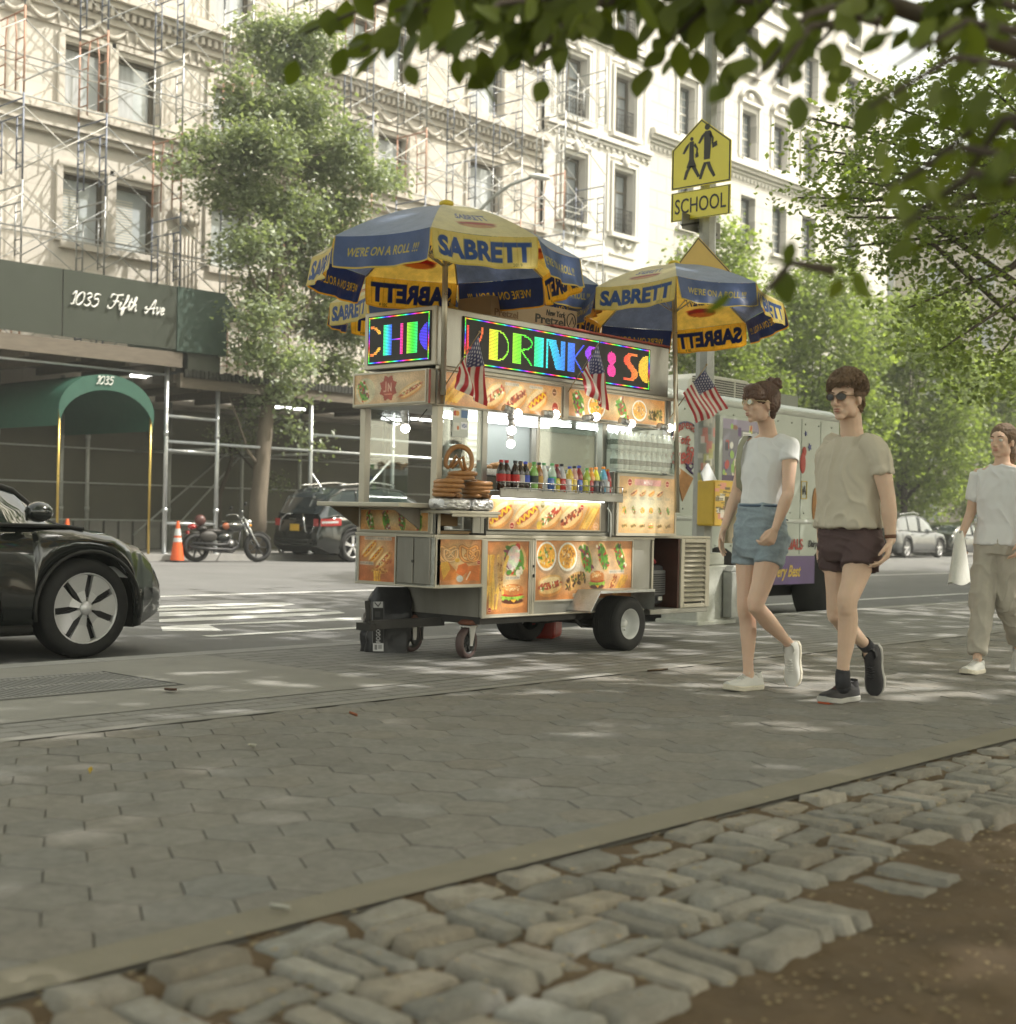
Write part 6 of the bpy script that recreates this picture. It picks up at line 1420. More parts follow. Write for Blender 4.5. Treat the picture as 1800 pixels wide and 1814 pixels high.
cvs = Canvas(44, 56, (190, 196, 190)); cvs.rect(2, 2, 20, 18, (225, 220, 210)); cvs.el(8, 10, 5, 5, (190, 60, 40)); cvs.el(14, 10, 5, 5, (220, 150, 50)); cvs.rect(24, 3, 42, 18, (70, 110, 160)); cvs.rect(24, 26, 42, 40, (225, 228, 232)); cvs.text('VISA', 26, 29, 40, 37, (40, 60, 130), .01, .2); cvs.rect(4, 28, 20, 44, (210, 212, 205)); cvs.el(16, 38, 3, 4, (190, 110, 60))
flat_panel('card_stickers', cvs, (.14, .0, 1.685), (.15, 0, 0), (0, 0, -.19), P, ct)
# ---- umbrellas
UM = cloth_mat('umbrella_vinyl', .5); mRib = M('umbrella_rib', (.55, .52, .42), .4, .5, var=.05)
YEL = (224, 206, 122); BLU = (88, 108, 156); YEL_GLARE = (226, 216, 158); BLU_GLARE = (150, 165, 194); UR, UV = .88, .205  # top panels paler than the valances: glare put into their colour
def sector(kind):
    half = PI/8; ch = 2*UR*math.sin(half); ap = UR*math.cos(half)
    n1, n2 = (110, 84) if kind == 'y' else (60, 46)
    cv = Canvas(n1, n2, YEL_GLARE if kind == 'y' else BLU_GLARE)
    if kind == 'y':
        cv.text('SABRETT', 30, 50, 80, 60, (70, 85, 150), .02, 0)
        cv.el(56, 68, 24, 4.5, (150, 95, 60), -.03); cv.el(56, 70, 20, 2.6, (200, 150, 90), -.03); cv.el(56, 66, 23, 1.6, (180, 70, 50), -.03)
    def top(u, v):
        s_ = max(v, .002); x = (u-.5)*ch*s_; y = -ap*s_*(1-.05*(1-(2*u-1)**2)*s_); z = .335*(1-s_**1.55)-.012*(1-(2*u-1)**2)*s_
        return (x, y, z)
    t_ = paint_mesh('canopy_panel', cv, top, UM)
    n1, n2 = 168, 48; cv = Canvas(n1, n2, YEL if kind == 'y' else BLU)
    if kind == 'y':
        cv.text('SABRETT', 10, 8, 158, 39, (52, 84, 150), .05, 0)
        for k in range(8): cv.line([(12+k*20.6, 5), (12+k*20.6, 42)], 1., (190, 160, 60), .6)
        cv.text('2019', 128, 40, 142, 45, (120, 120, 70))
    else: cv.text("WE'RE ON A ROLL !!!", 24, 17, 146, 30, (214, 196, 84), .012, .3)
    edge = (214, 190, 90); cv.rect(0, 45, n1, 48, edge); cv.rect(0, 0, 2.5, 48, edge); cv.rect(n1-2.5, 0, n1, 48, edge)
    sd = 3. if kind == 'y' else 11.
    def val(u, v):
        cut = .010*v; ud = (u-.5)*(1-.03*v**3)+.5; x = (ud-.5)*ch; wv = .020*v*noise.noise(Vector((u*4, sd, v)))*1.5+.012*v*math.sin(u*17+sd)
        return (x, -ap*(1-.05*(1-(2*u-1)**2))-.030*v-.02*v*(1-(2*u-1)**2)+wv, -.012*(1-(2*u-1)**2)-UV*v*(1-.05*(2*u-1)**8))
    v_ = paint_mesh('valance', cv, val, UM); return t_, v_
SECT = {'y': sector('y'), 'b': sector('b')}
used_s = set()
def umbrella(loc, phi, par_, tilt, label, zpole, scale=1.):
    """loc = rim centre at rim height; phi = angle of the first corner"""
    r_ = empty('cart_umbrella', loc, 0, label, 'umbrella', 'yellow and blue umbrellas over the food cart'); r_.rotation_euler = tilt; r_.scale = (scale,)*3
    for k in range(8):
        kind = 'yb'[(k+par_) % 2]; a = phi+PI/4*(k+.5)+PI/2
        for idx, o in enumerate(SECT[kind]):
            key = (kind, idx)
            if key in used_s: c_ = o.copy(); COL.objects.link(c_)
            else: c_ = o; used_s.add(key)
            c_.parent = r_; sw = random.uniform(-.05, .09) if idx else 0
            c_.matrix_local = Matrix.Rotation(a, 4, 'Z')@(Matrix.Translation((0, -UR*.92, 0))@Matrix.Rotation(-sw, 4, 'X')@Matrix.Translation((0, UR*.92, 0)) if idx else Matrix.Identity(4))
    for k in range(8):
        a = phi+PI/4*k; b = MB(); b.tube([(math.cos(a)*UR*s_, math.sin(a)*UR*s_, .335*(1-s_**1.55)-.008) for s_ in (.03, .25, .5, .75, 1)], .006, 5); b.tube([(.02*math.cos(a), .02*math.sin(a), -.05), (math.cos(a)*UR*.48, math.sin(a)*UR*.48, .335*(1-.48**1.55)-.01)], .005, 5); b.build('rib', mRib, r_)
    b = MB(); b.tube([(0, 0, .36), (0, 0, zpole)], .020, 10); b.build('pole', M('umbrella_pole', (.50, .47, .38), .3, .8, var=.1), r_)
    b = MB(); b.ell((0, 0, .355), (.05, .05, .025), 12, 8); b.build('finial', M('yellow_cap', (.6, .45, .04), .5), r_); return r_
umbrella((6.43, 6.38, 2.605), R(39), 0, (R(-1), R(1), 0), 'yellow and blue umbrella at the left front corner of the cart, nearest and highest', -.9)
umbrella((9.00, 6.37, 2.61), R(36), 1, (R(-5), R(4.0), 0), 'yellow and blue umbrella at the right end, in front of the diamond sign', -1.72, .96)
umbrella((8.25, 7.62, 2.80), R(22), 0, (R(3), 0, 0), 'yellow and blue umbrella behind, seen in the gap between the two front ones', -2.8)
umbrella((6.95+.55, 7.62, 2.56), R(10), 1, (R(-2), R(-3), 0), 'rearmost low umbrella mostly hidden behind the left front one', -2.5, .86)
# ---- flags
def flag(T, Lp, FT, FL, stick, lab, wav):
    r_ = empty('small_flag', stick[0], 0, lab, 'flag', 'small stars and stripes flags on the cart'); o_ = Vector(stick[0])
    cv = Canvas(64, 52, (188, 40, 52))
    for k in range(13): cv.rect(0, k*4, 64, k*4+4, (182, 48, 58) if k % 2 == 0 else (226, 222, 212))
    cv.rect(0, 0, 26, 28, (58, 62, 104))
    for j in range(7):
        for i in range(6): cv.el(2.6+i*4.2+(2.1 if j % 2 else 0), 2.5+j*3.8, 1.05, 1.05, (220, 220, 220))
    nr = (Lp-T).cross(FT-T).normalized()
    def fn(u, v):
        p = (T*(1-v)+Lp*v)*(1-u)+(FT*(1-v)+FL*v)*u
        return p+nr*(.030*wav*math.sin(v*9+u*2.5)*min(1, u*2.5)+.012*math.sin(u*8+v*3)*u)-o_
    paint_mesh('cloth', cv, fn, cloth_mat('flag_cloth', .3), r_)
    b = MB(); b.tube([Vector(stick[0])-o_, Vector(stick[1])-o_], .004, 6); b.ell(Vector(stick[1])-o_, .009, 8, 6); b.build('stick', M('flag_stick', (.35, .27, .15), .6), r_)
q = lambda px, py, y: PY(px, py, 6.4+y)
flag(q(848, 594, -.22), q(812, 652, -.18), q(856, 718, -.10), q(815, 690, -.30), (q(780, 696, -.02), q(850, 588, -.22)), 'left small stars and stripes flag hanging by the corner post', 1.3)
flag(q(1060, 610, -.22), q(1030, 664, -.18), q(1072, 726, -.10), q(1047, 700, -.34), (q(1006, 695, -.02), q(1063, 604, -.22)), 'middle small stars and stripes flag hanging before the scrolling sign', 1.3)
flag(q(1249, 656, -.26), q(1210, 696, -.20), q(1287, 722, -.06), q(1238, 752, -.12), (q(1186, 742, -.02), q(1252, 646, -.26)), 'right small stars and stripes flag spread open beside the ice cream truck', .45)
# ================================================================== GOODS ON THE CART
mPZ = M('pretzel_crust', (.36, .17, .055), .5, var=.3, scale=14, bump=.25, bscale=60, coat=.25)
def pretzel_mb(r=.085, t=.015, flat=True):
    b = MB(); P_ = []
    for a in np.linspace(.55, 2*PI-.55, 26): P_.append(Vector((r*1.15*math.sin(a)*(1+.12*math.cos(2*a)), -r*(.9*math.cos(a)-.2*math.cos(2*a)), .0)))
    P_ = [Vector((r*.5, -r*.85, t*.9)), Vector((r*.12, -r*.25, t*1.2)), Vector((-r*.22, r*.15, t*.9))][::-1] and P_
    full = [Vector((-r*.45, -r*.72, t*.8)), Vector((-r*.05, -r*.1, t*1.1)), Vector((r*.25, r*.35, t*.6))]+P_+[Vector((-r*.25, r*.35, t*.6)), Vector((r*.05, -r*.1, t*1.3)), Vector((r*.45, -r*.72, t*.8))]
    # arms first leave the ring top, cross, and rest on the lower ring
    b.tube([full[3+0]]+[full[2], full[1], full[0]], [t*.8, t*.7, t*.75, t*.6], 8); b.tube(P_, [t*(.8+.35*math.sin(PI*i/25)) for i in range(26)], 10); b.tube([full[-4]]+full[-3:], [t*.8, t*.7, t*.75, t*.6], 8)
    return b
pz = pretzel_mb().build('soft_pretzel', mPZ); PZ = []
def pret(loc, rot, lab):
    c = pz if not PZ else pz.copy()
    if PZ: COL.objects.link(c)
    PZ.append(c); c.location = loc; c.rotation_euler = rot; tag(c, lab, 'pretzel', 'soft pretzels piled on the foil parcels')
ords = ['lowest', 'second from the bottom', 'third from the bottom', 'topmost']
for k in range(4): pret(W_(.06, -.07, 1.105+k*.029), (R(2), R(1.5), .4+k*.7), ords[k]+' pretzel in the left stack on the foil')
for k in range(4): pret(W_(.33, -.07, 1.105+k*.028), (R(-1), R(1), .2+k*.9), ords[k]+' pretzel in the right stack on the foil')
for k in range(2): pret(W_(.195, -.06, 1.222+k*.028), (0, R(k), 1+k*1.3), ('lower', 'upper')[k]+' pretzel bridging the two stacks')
pret(W_(.15, -.07, 1.335), (R(84), R(8), R(-48)), 'single pretzel standing upright on top of the stacks')
mFoil = MATS['crumpled_foil']
def foil(x0, x1, lab):
    b = MB(); n, m_ = 30, 16; rows = []
    for i in range(n+1):
        a = 2*PI*i/n; row = []
        for j in range(m_+1):
            t = j/m_; ca, sa = math.cos(a), math.sin(a); e = (abs(ca)**4+abs(sa)**4)**-.25; endr = (1-abs(2*t-1)**7)**.5
            w_ = 1+.09*noise.noise(Vector((t*9+x0*7, ca*3, sa*3)))+.05*noise.noise(Vector((t*24, ca*8, sa*8+x0)))
            row.append(W_(x0+(x1-x0)*t, -.06+.095*ca*e*w_*max(endr, .05)*.95, 1.048+.040*sa*e*w_*max(endr, .05)))
        rows.append(row)
    b.strip(rows, sm=False); tag(b.build('foil_parcel', mFoil), lab, 'foil parcel', 'foil wrapped parcels on the pretzel shelf')
foil(-.06, .22, 'left crumpled silver foil parcel under the pretzels'); foil(.215, .44, 'right crumpled silver foil parcel under the pretzels')
# bottles
def bottle(kind):
    H_ = .205 if kind != 'can' else .12
    liq = MB(); body = MB(); lab = MB(); cap = MB()
    if kind == 'can': body.lathe([(.001, 0), (.028, .002), (.033, .010), (.033, .11), (.027, .12), (.001, .119)], n=18)
    else:
        body.lathe([(.001, 0), (.028, .001), (.033, .010), (.032, .05), (.030, .075), (.033, .11), (.032, .135), (.018, .172), (.013, .18), (.013, .195)], n=18)
        cap.lathe([(.015, .190), (.0155, .207), (.001, .208)], n=12); lab.lathe([(.0336, .062), (.0336, .112)] if kind == 'soda' else [(.0336, .03), (.0342, .12)], n=18)
    return body, lab, cap
specs = [((.03, .012, .008), (.50, .02, .02), (.45, .02, .02)), ((.03, .012, .008), (.50, .02, .02), (.45, .02, .02)), ((.03, .012, .008), (.50, .02, .02), (.03, .03, .03)), ((.03, .012, .008), (.50, .48, .46), (.05, .03, .03)), ((.02, .01, .01), (.05, .09, .45), (.05, .08, .5)),
  ((.20, .42, .08), (.03, .05, .04), (.1, .35, .08)), ((.30, .12, .03), (.5, .3, .06), (.03, .03, .03)), ((.60, .64, .62), (.65, .68, .68), (.1, .3, .12)), ((.45, .60, .50), (.1, .45, .2), (.1, .35, .12)), ((.16, .03, .04), (.10, .02, .03), (.3, .02, .02)),
  ((.45, .47, .5), (.62, .64, .66), (.02, .02, .03)), ((.65, .48, .04), (.70, .52, .04), (.05, .08, .5)), ((.60, .35, .30), (.65, .4, .38), (.02, .02, .03)), ((.30, .03, .03), (.35, .03, .03), (.05, .08, .45)), ((.35, .48, .05), (.3, .45, .06), (.1, .35, .06)), ((.65, .28, .04), (.62, .36, .1), (.7, .25, .02)), ((.62, .62, .04), (.5, .5, .1), (.7, .25, .02)), ((.10, .35, .55), (.4, .45, .5), (.7, .25, .02)), ((.40, .03, .04), (.45, .04, .04), (.55, .2, .02))]
names = ['dark cola bottle with red label, leftmost on the drinks shelf', 'second dark cola bottle with red label from the left', 'dark cola bottle with red label and black cap', 'dark cola bottle with silver label', 'dark cola bottle with blue label and blue cap', 'green soda bottle with dark label', 'amber tea bottle with yellow label', 'clear soda bottle with green cap', 'pale green soda bottle with green label', 'dark purple juice bottle with red cap', 'clear bottle with black cap and white label', 'yellow lemonade bottle with blue cap', 'pink drink bottle with black cap', 'red juice bottle with blue cap', 'bright green drink bottle with green cap', 'orange sports drink bottle with orange cap', 'yellow sports drink bottle with orange cap', 'blue sports drink bottle with orange cap', 'red sports drink bottle with orange cap, rightmost']
def dk(nm, c, **k): return M(nm, c, .15, var=.05, coat=.8, **k)
bm_, lm_, cm_ = bottle('soda'); fb = None
for i, (lc, lb, cc) in enumerate(specs):
    x = .53+i*(1.70-.53)/18; y = -.10+.012*math.sin(i*2.1)
    r_ = bm_.build('drink_bottle', dk('drink_%d' % i, lc)); r_.location = W_(x, y, 1.151); r_.rotation_euler = (0, 0, i)
    s_ = .92+.1*((i*37) % 7)/7 if i > 8 else 1.; r_.scale = (s_, s_, s_)
    if fb is None: fb = (r_.data,)
    l_ = lm_.build('bottle_label', M('label_%d' % i, lb, .4, var=.25, scale=60), r_); k_ = cm_.build('cap', M('cap_%d' % i, cc, .4), r_)
    tag(r_, names[i], 'bottle', 'drink bottles standing in a row on the cart shelf')
canc = [(.05, .15, .5), (.6, .5, .05), (.55, .05, .05), (.6, .6, .6), (.5, .35, .05), (.05, .1, .4), (.55, .5, .06), (.45, .04, .04), (.1, .1, .12), (.1, .1, .12), (.55, .56, .58)]
cb, _, _ = bottle('can')
for i, c in enumerate(canc):
    x = 1.02+i*.063; r_ = cb.build('drink_can', dk('can_%d' % i, c)); r_.location = W_(x, -.105+.0*i, 1.151); r_.location.y += -.0; r_.scale = (.85,)*3; r_.location.y = OY-.125
    tag(r_, '%s can in front of the drink bottles' % ['blue', 'yellow', 'red', 'silver', 'dull yellow', 'navy', 'bright yellow', 'dark red', 'black', 'second black', 'pale grey'][i], 'can', 'drink cans standing before the bottles')
for i in range(len(canc)): pass
b = MB()
for z in (1.21, 1.17): b.tube([W_(.48, -.165, z), W_(1.80, -.165, z)], .0035, 5)
for x in np.arange(.5, 1.81, .13): b.tube([W_(x, -.165, 1.15), W_(x, -.165, 1.21)], .003, 5)
tag(b.build('wire_guard', mChrome), 'thin wire guard rail along the front of the drinks shelf', 'rail')
# water bottles in clear rack
wr = empty('acrylic_rack', W_(2.17, -.04, 1.34), 0, 'clear acrylic rack holding water bottles above the menu board', 'rack'); o_ = Vector(wr.location)
b = MB(); z = 1.345; b.box(-.38, .43, -.08, .12, 0, .008); b.box(-.38, .43, -.085, -.08, 0, .29); b.box(-.385, -.38, -.08, .12, 0, .30); b.box(.43, .435, -.08, .12, 0, .3); b.box(-.38, .43, -.08, .12, .148, .154); b.build('panels', mAcr, wr)
mWat = M('clear_bottle', (.62, .68, .66), .12, var=.15, scale=30, coat=.8); mWl = M('dark_green_label', (.03, .06, .04), .5, var=.3, scale=80)
def wbottle():
    r_ = empty('water_bottle'); b = MB(); b.lathe([(.001, 0), (.026, .001), (.030, .008), (.029, .05), (.030, .09), (.017, .118), (.011, .125), (.011, .132)], n=14); b.build('bottle_body', mWat, r_)
    b = MB(); b.lathe([(.0308, .035), (.0308, .075)], n=14); b.build('bottle_label', mWl, r_); b = MB(); b.lathe([(.013, .128), (.013, .142), (.001, .143)], n=10); b.build('cap', mWat, r_); return r_
w0 = None
for j, (zz, n) in enumerate(((1.355, 11), (1.502, 11))):
    for i in range(n):
        o = w0 if (w0 is None and False) else (wbottle() if w0 is None else copy_tree(w0))
        if w0 is None: w0 = o
        o.location = W_(1.83+i*.070, -.055, zz)
        tag(o, 'clear water bottle with dark label in the %s row of the rack' % ('lower', 'upper')[j], 'bottle', ('lower', 'upper')[j]+' row of water bottles in the clear rack')
for j, y in ((0, .02),):
    for i in range(10):
        o = copy_tree(w0); o.location = W_(1.86+i*.070, .03, 1.502); tag(o, 'clear water bottle standing in the second line of the upper row', 'bottle', 'second line of water bottles in the clear rack')
# food on the griddle
def heap(name, c0, size, n, mat, lab, cat, r0=.018, L=None):
    b = MB()
    for k in range(n):
        p = Vector((rr(-1, 1)*size[0], rr(-1, 1)*size[1], abs(rr(0, 1))*size[2]*(1-.3*rr(0, 1))))
        if L: a = rr(-.4, .4); d = Vector((math.cos(a), math.sin(a), rr(-.1, .1)))*L; b.tube([p-d, p-d*.5, p+d*.5, p+d], [r0*.6, r0, r0, r0*.6], 7)
        else: b.ell(p, (r0*rr(.8, 1.4), r0*rr(.8, 1.4), r0*.7), 8, 6, Matrix.Rotation(rr(0, 3), 3, 'Z'))
    o = b.build(name, mat); o.location = c0; return tag(o, lab, cat)
heap('hot_buns', W_(.78, .30, 1.30), (.18, .10, .06), 26, M('bun_brown', (.42, .23, .09), .6, var=.3, scale=20), 'heap of small brown buns behind the cola bottles', 'food', .026)
heap('sausage_heap', W_(1.32, .30, 1.28), (.14, .09, .04), 16, M('sausage', (.28, .10, .05), .35, var=.25, coat=.4), 'heap of grilled sausages behind the glass', 'food', .016, .06)
heap('grilled_meat', W_(1.62, .28, 1.28), (.09, .08, .06), 40, M('grill_meat', (.10, .08, .05), .6, var=.4, scale=30), 'dark heap of grilled meat at the right of the griddle', 'food', .016)
b = MB(); b.box(-.26, .26, -.14, .14, 0, .045); o = b.build('foil_tray', mFoil); o.location = W_(.82, .27, 1.262); tag(o, 'silver foil tray under the brown buns', 'tray')
b = MB(); b.box(-.07, .07, -.05, .05, 0, .05); o = b.build('napkin_box', M('napkin_card', (.55, .4, .2), .8)); o.location = W_(1.37, .38, 1.33); tag(o, 'small brown box on the griddle ledge', 'box')
# cardboard pretzel box on the roof
bx = empty('cardboard_box', W_(1.35, .35, 2.363), 0, 'brown cardboard carton reading New York Pretzel on the cart roof', 'box'); mCd = M('cardboard', (.36, .27, .17), .85, var=.08, scale=4)
b = MB(); b.box(-.62, .34, -.14, .18, 0, .17); b.build('carton', mCd, bx, .003)
text_mesh('lettering', 'New York', (-.02, -.142, .10), (.22, 0, 0), (0, 0, .045), mInk, bx, .002, .02, .2); text_mesh('lettering', 'Pretzel', (-.14, -.142, .035), (.34, 0, 0), (0, 0, .065), mInk, bx, .002, .02)
text_mesh('lettering', 'Pretzel', (-.58, -.142, .035), (.25, 0, 0), (0, 0, .05), M('brown_ink', (.2, .12, .06), .8), bx, .002, .02)
b = MB(); b.tube([(.27+.05*math.cos(t*PI/10), -.142, .09+.055*math.sin(t*PI/10)) for t in range(21)], .004, 5); b.tube([(.25, -.142, .06), (.28, -.142, .12), (.30, -.142, .07)], .004, 5); b.build('emblem', mInk, bx)
# generator
gn = empty('generator', W_(2.62, .32, .277), 0, 'portable black generator with red handle in the rear bay of the cart', 'generator')
b = MB(); b.box(-.17, .13, -.20, .22, .03, .34); b.build('housing', M('generator_black', (.05, .05, .055), .45, var=.1), gn, .03)
b = MB(); b.box(-.11, .13, -.215, -.19, .10, .30)
b.build('face', M('generator_grey', (.16, .16, .16), .5), gn, .01); b = MB()
for k in range(9): b.box(-.09, .11, -.222, -.214, .12+k*.018, .128+k*.018)
b.build('grille', mBlackPl, gn); b = MB(); b.tube([(-.15, -.15, .32), (-.14, -.15, .42), (-.05, -.15, .44), (.06, -.15, .36)], .018, 8); b.box(-.17, -.12, -.15, .1, .33, .40); b.build('handle', M('generator_red', (.45, .03, .04), .35, coat=.5), gn)
b = MB(); b.box(.02, .07, -.224, -.216, .06, .09); b.build('socket_plate', M('socket_white', (.5, .5, .45), .5), gn)
# charcoal bag
bg_ = empty('charcoal_bag', (0, 0, 0), 0, 'black paper charcoal bag printed FOGO standing by the front wheels', 'bag')
c0 = G(697, 1158); mBag = M('bag_black', (.022, .022, .024), .38, var=.3, scale=9, bump=.5, bscale=9)
rows = []; n = 44
for j in range(27):
    t = j/26; w_ = .158*(1+.05*math.sin(t*7))*(1-.30*max(0, t-.8)/.2); d_ = .085*(1-.8*max(0, t-.6)/.4); cx_ = .03*t*t+.03*t
    row = []
    for i in range(n):
        a = 2*PI*i/n; ca, sa = math.cos(a), math.sin(a); e = (abs(ca)**3.5+abs(sa)**3.5)**(-1/3.5); nz = 1+.13*noise.noise(Vector((ca*2, sa*2, t*5)))+.09*noise.noise(Vector((ca*5, sa*5, t*11)))
        row.append((c0.x+.05+cx_+w_*ca*e*nz*.74+d_*sa*e*.3, c0.y+.14+d_*sa*e*nz-w_*ca*e*.64*nz, c0.z+.455*t))
    rows.append(row)
b = MB(); b.strip(rows, closed=True); b.add(rows[0][::-1], [tuple(range(n))]); b.build('sack', mBag, bg_)
uxd = Vector((.75, -.62, 0)).normalized(); nd = Vector((-.62, -.78, 0)).normalized(); cen = Vector((c0.x+.05, c0.y+.14, c0.z))
cv = Canvas(24, 70, (30, 30, 32)); cv.rect(2, 58, 22, 69, (205, 205, 205)); cv.rect(5, 60, 10, 67, (120, 120, 120)); cv.rect(12, 60, 19, 66, (150, 150, 150)); cv.line([(1, 0), (1, 58)], 1.2, (170, 170, 170)); cv.line([(23, 0), (23, 58)], 1, (120, 120, 120)); cv.rect(3, 0, 21, 9, (190, 190, 190)); cv.line([(6, 2), (12, 7), (17, 2)], 1.5, (40, 40, 40)); cv.rect(6, 14, 16, 22, (60, 60, 60))
sv, st2, sa2 = text_tris('FOGO', .02, 0); fgo = cv
mk = Canvas(20, 10, (0, 0, 0)).text('FOGO', 1, 1, 19, 9, (255, 255, 255), .02).a[..., 0]; rotm = np.rot90(mk, 1)
cv.a[38:58, 7:17] = cv.a[38:58, 7:17]*(1-rotm[..., None])+rotm[..., None]*.85
flat_panel('printed_label', cv, cen+nd*.102-uxd*.105+Vector((0, 0, .36)), uxd*.085, Vector((.01, -.0, -.35)), P, bg_)
# red fuel can under the cart
g_ = G(985, 1131); fc = empty('fuel_can', (g_.x, g_.y+.1, g_.z), .5, 'red plastic fuel can lying under the cart between the wheels', 'fuel can'); b = MB(); b.box(-.16, .16, -.1, .1, 0, .26); b.build('can_body', M('red_plastic', (.42, .03, .015), .4, var=.08, coat=.3), fc, .035); b = MB(); b.tube([(-.08, 0, .25), (-.06, 0, .32), (.06, 0, .32), (.08, 0, .25)], .014, 6); b.tube([(.12, 0, .25), (.13, 0, .31)], .02, 8); b.build('handle', MATS['red_plastic'], fc)
# ================================================================== PEOPLE
mSkinW = M('skin_fair', (.66, .46, .345), .5, var=.06, scale=9, spec=.35, bump=.05, bscale=200); mSkinM = M('skin_light', (.62, .44, .325), .5, var=.07, scale=9, spec=.35, bump=.05, bscale=200)
for m_ in (mSkinW, mSkinM):
    p_ = [n for n in m_.node_tree.nodes if n.type == 'BSDF_PRINCIPLED'][0]; p_.inputs['Subsurface Weight'].default_value = .25; p_.inputs['Subsurface Radius'].default_value = (.012, .005, .003); p_.inputs['Subsurface Scale'].default_value = .6
def voxel(name, mb, vox, mat, parent, smooth=4, fac=.5, disp=None):
    me = bpy.data.meshes.new('t'); me.from_pydata(mb.v, [], mb.f); me.update(); o = bpy.data.objects.new('t', me); COL.objects.link(o)
    r_ = o.modifiers.new('r', 'REMESH'); r_.mode = 'VOXEL'; r_.voxel_size = vox; r_.adaptivity = 0
    if smooth: s_ = o.modifiers.new('s', 'SMOOTH'); s_.iterations = smooth; s_.factor = fac
    dg = bpy.context.evaluated_depsgraph_get(); dg.update(); me2 = bpy.data.meshes.new_from_object(o.evaluated_get(dg)); me2.name = name
    COL.objects.unlink(o); bpy.data.objects.remove(o)
    if disp:
        nn = [v.normal.copy() for v in me2.vertices]
        for v, n_ in zip(me2.vertices, nn): v.co += n_*disp(v.co, n_)
    me2.materials.clear(); me2.materials.append(mat); me2.polygons.foreach_set('use_smooth', [True]*len(me2.polygons)); me2.update()
    o = bpy.data.objects.new(name, me2); COL.objects.link(o); o.parent = parent
    if parent is not None: o.location = -Vector(parent.location)
    return o
def limb(b, pts, rs, n=14):
    pts = [Vector(p) for p in pts]; b.tube(pts, list(rs), n)
    for p, r in zip(pts, rs): b.ell(p, r*.985, 14, 9)
def bez(a, b_, c, n=6): return [a*(1-t)**2+b_*2*t*(1-t)+c*t*t for t in [i/(n-1) for i in range(n)]]
def torso(b, secs, lat, n=24, sq=2.3):
    """secs: (centre, half width, half depth); lat = lateral unit vector; rings closed with flat caps"""
    fw = Vector((-1, 0, 0)); fw = Vector((0, 0, 1)).cross(lat).normalized(); rows = []
    for c, hw, hd in secs:
        rows.append([c+lat*hw*math.copysign(abs(math.cos(2*PI*i/n))**(2/sq), math.cos(2*PI*i/n))+fw*hd*math.copysign(abs(math.sin(2*PI*i/n))**(2/sq), math.sin(2*PI*i/n)) for i in range(n)])
    b.strip(rows, closed=True); b.add(rows[0], [tuple(range(n))]); b.add(rows[-1], [tuple(reversed(range(n)))])
def hand(b, wr, tip, side, curl=.6, palm_n=None, sc=1.):
    """wr wrist, tip direction target; side: lateral direction in which the thumb lies; palm_n faces the palm"""
    d = (tip-wr).normalized(); n = palm_n.normalized(); n = (n-d*n.dot(d)).normalized(); s_ = d.cross(n); s_ = s_ if s_.dot(side) > 0 else -s_
    for k in range(4):
        off = (k-1.5)*.0195*sc; kn = wr+d*.088*sc*(1-.05*abs(k-1))-s_*off
        limb(b, [wr+d*.012-s_*off*.6, wr+d*.05*sc-s_*off*.85, kn], [.0135*sc, .0125*sc, .0105*sc], 10)
        L_ = (.026, .044, .048, .043)[3-k]*sc*1.0 if False else (.036, .046, .050, .044)[k if False else (3-k)]*sc; p = kn; a = 0; pts = [kn]; rs = [.0095*sc]
        for q, f in enumerate((1., .62, .5)):
            a += curl*(.75+.12*k) if q < 2 else curl*.55; p = p+(d*math.cos(a)+n*math.sin(a))*L_*f; pts.append(p); rs.append((.0085, .0078, .0068)[q]*sc)
        limb(b, pts, rs, 9)
    t0 = wr+d*.022*sc+s_*.022*sc; t1 = t0+(d*.75+s_*.55+n*.25).normalized()*.040*sc; t2 = t1+(d*.9+s_*.05+n*.4).normalized()*.032*sc; t3 = t2+(d*.85-s_*.1+n*.5).normalized()*.022*sc
    limb(b, [wr+d*.01, t0, t1, t2, t3], [.014*sc, .0135*sc, .0110*sc, .0098*sc, .0075*sc], 10)
def headframe(c, fwd, tilt=0.):
    f = fwd.normalized(); l = Vector((0, 0, 1)).cross(f).normalized(); u = f.cross(l); m_ = Matrix((f, l, u)).transposed().to_4x4()
    return Matrix.Translation(c)@m_@Matrix.Rotation(tilt, 4, 'Y')
class HB(MB):
    def __init__(s, T): super().__init__(); s.T = T
    def add(s, vs, fs): return super().add([s.T@Vector(v) for v in vs], fs)
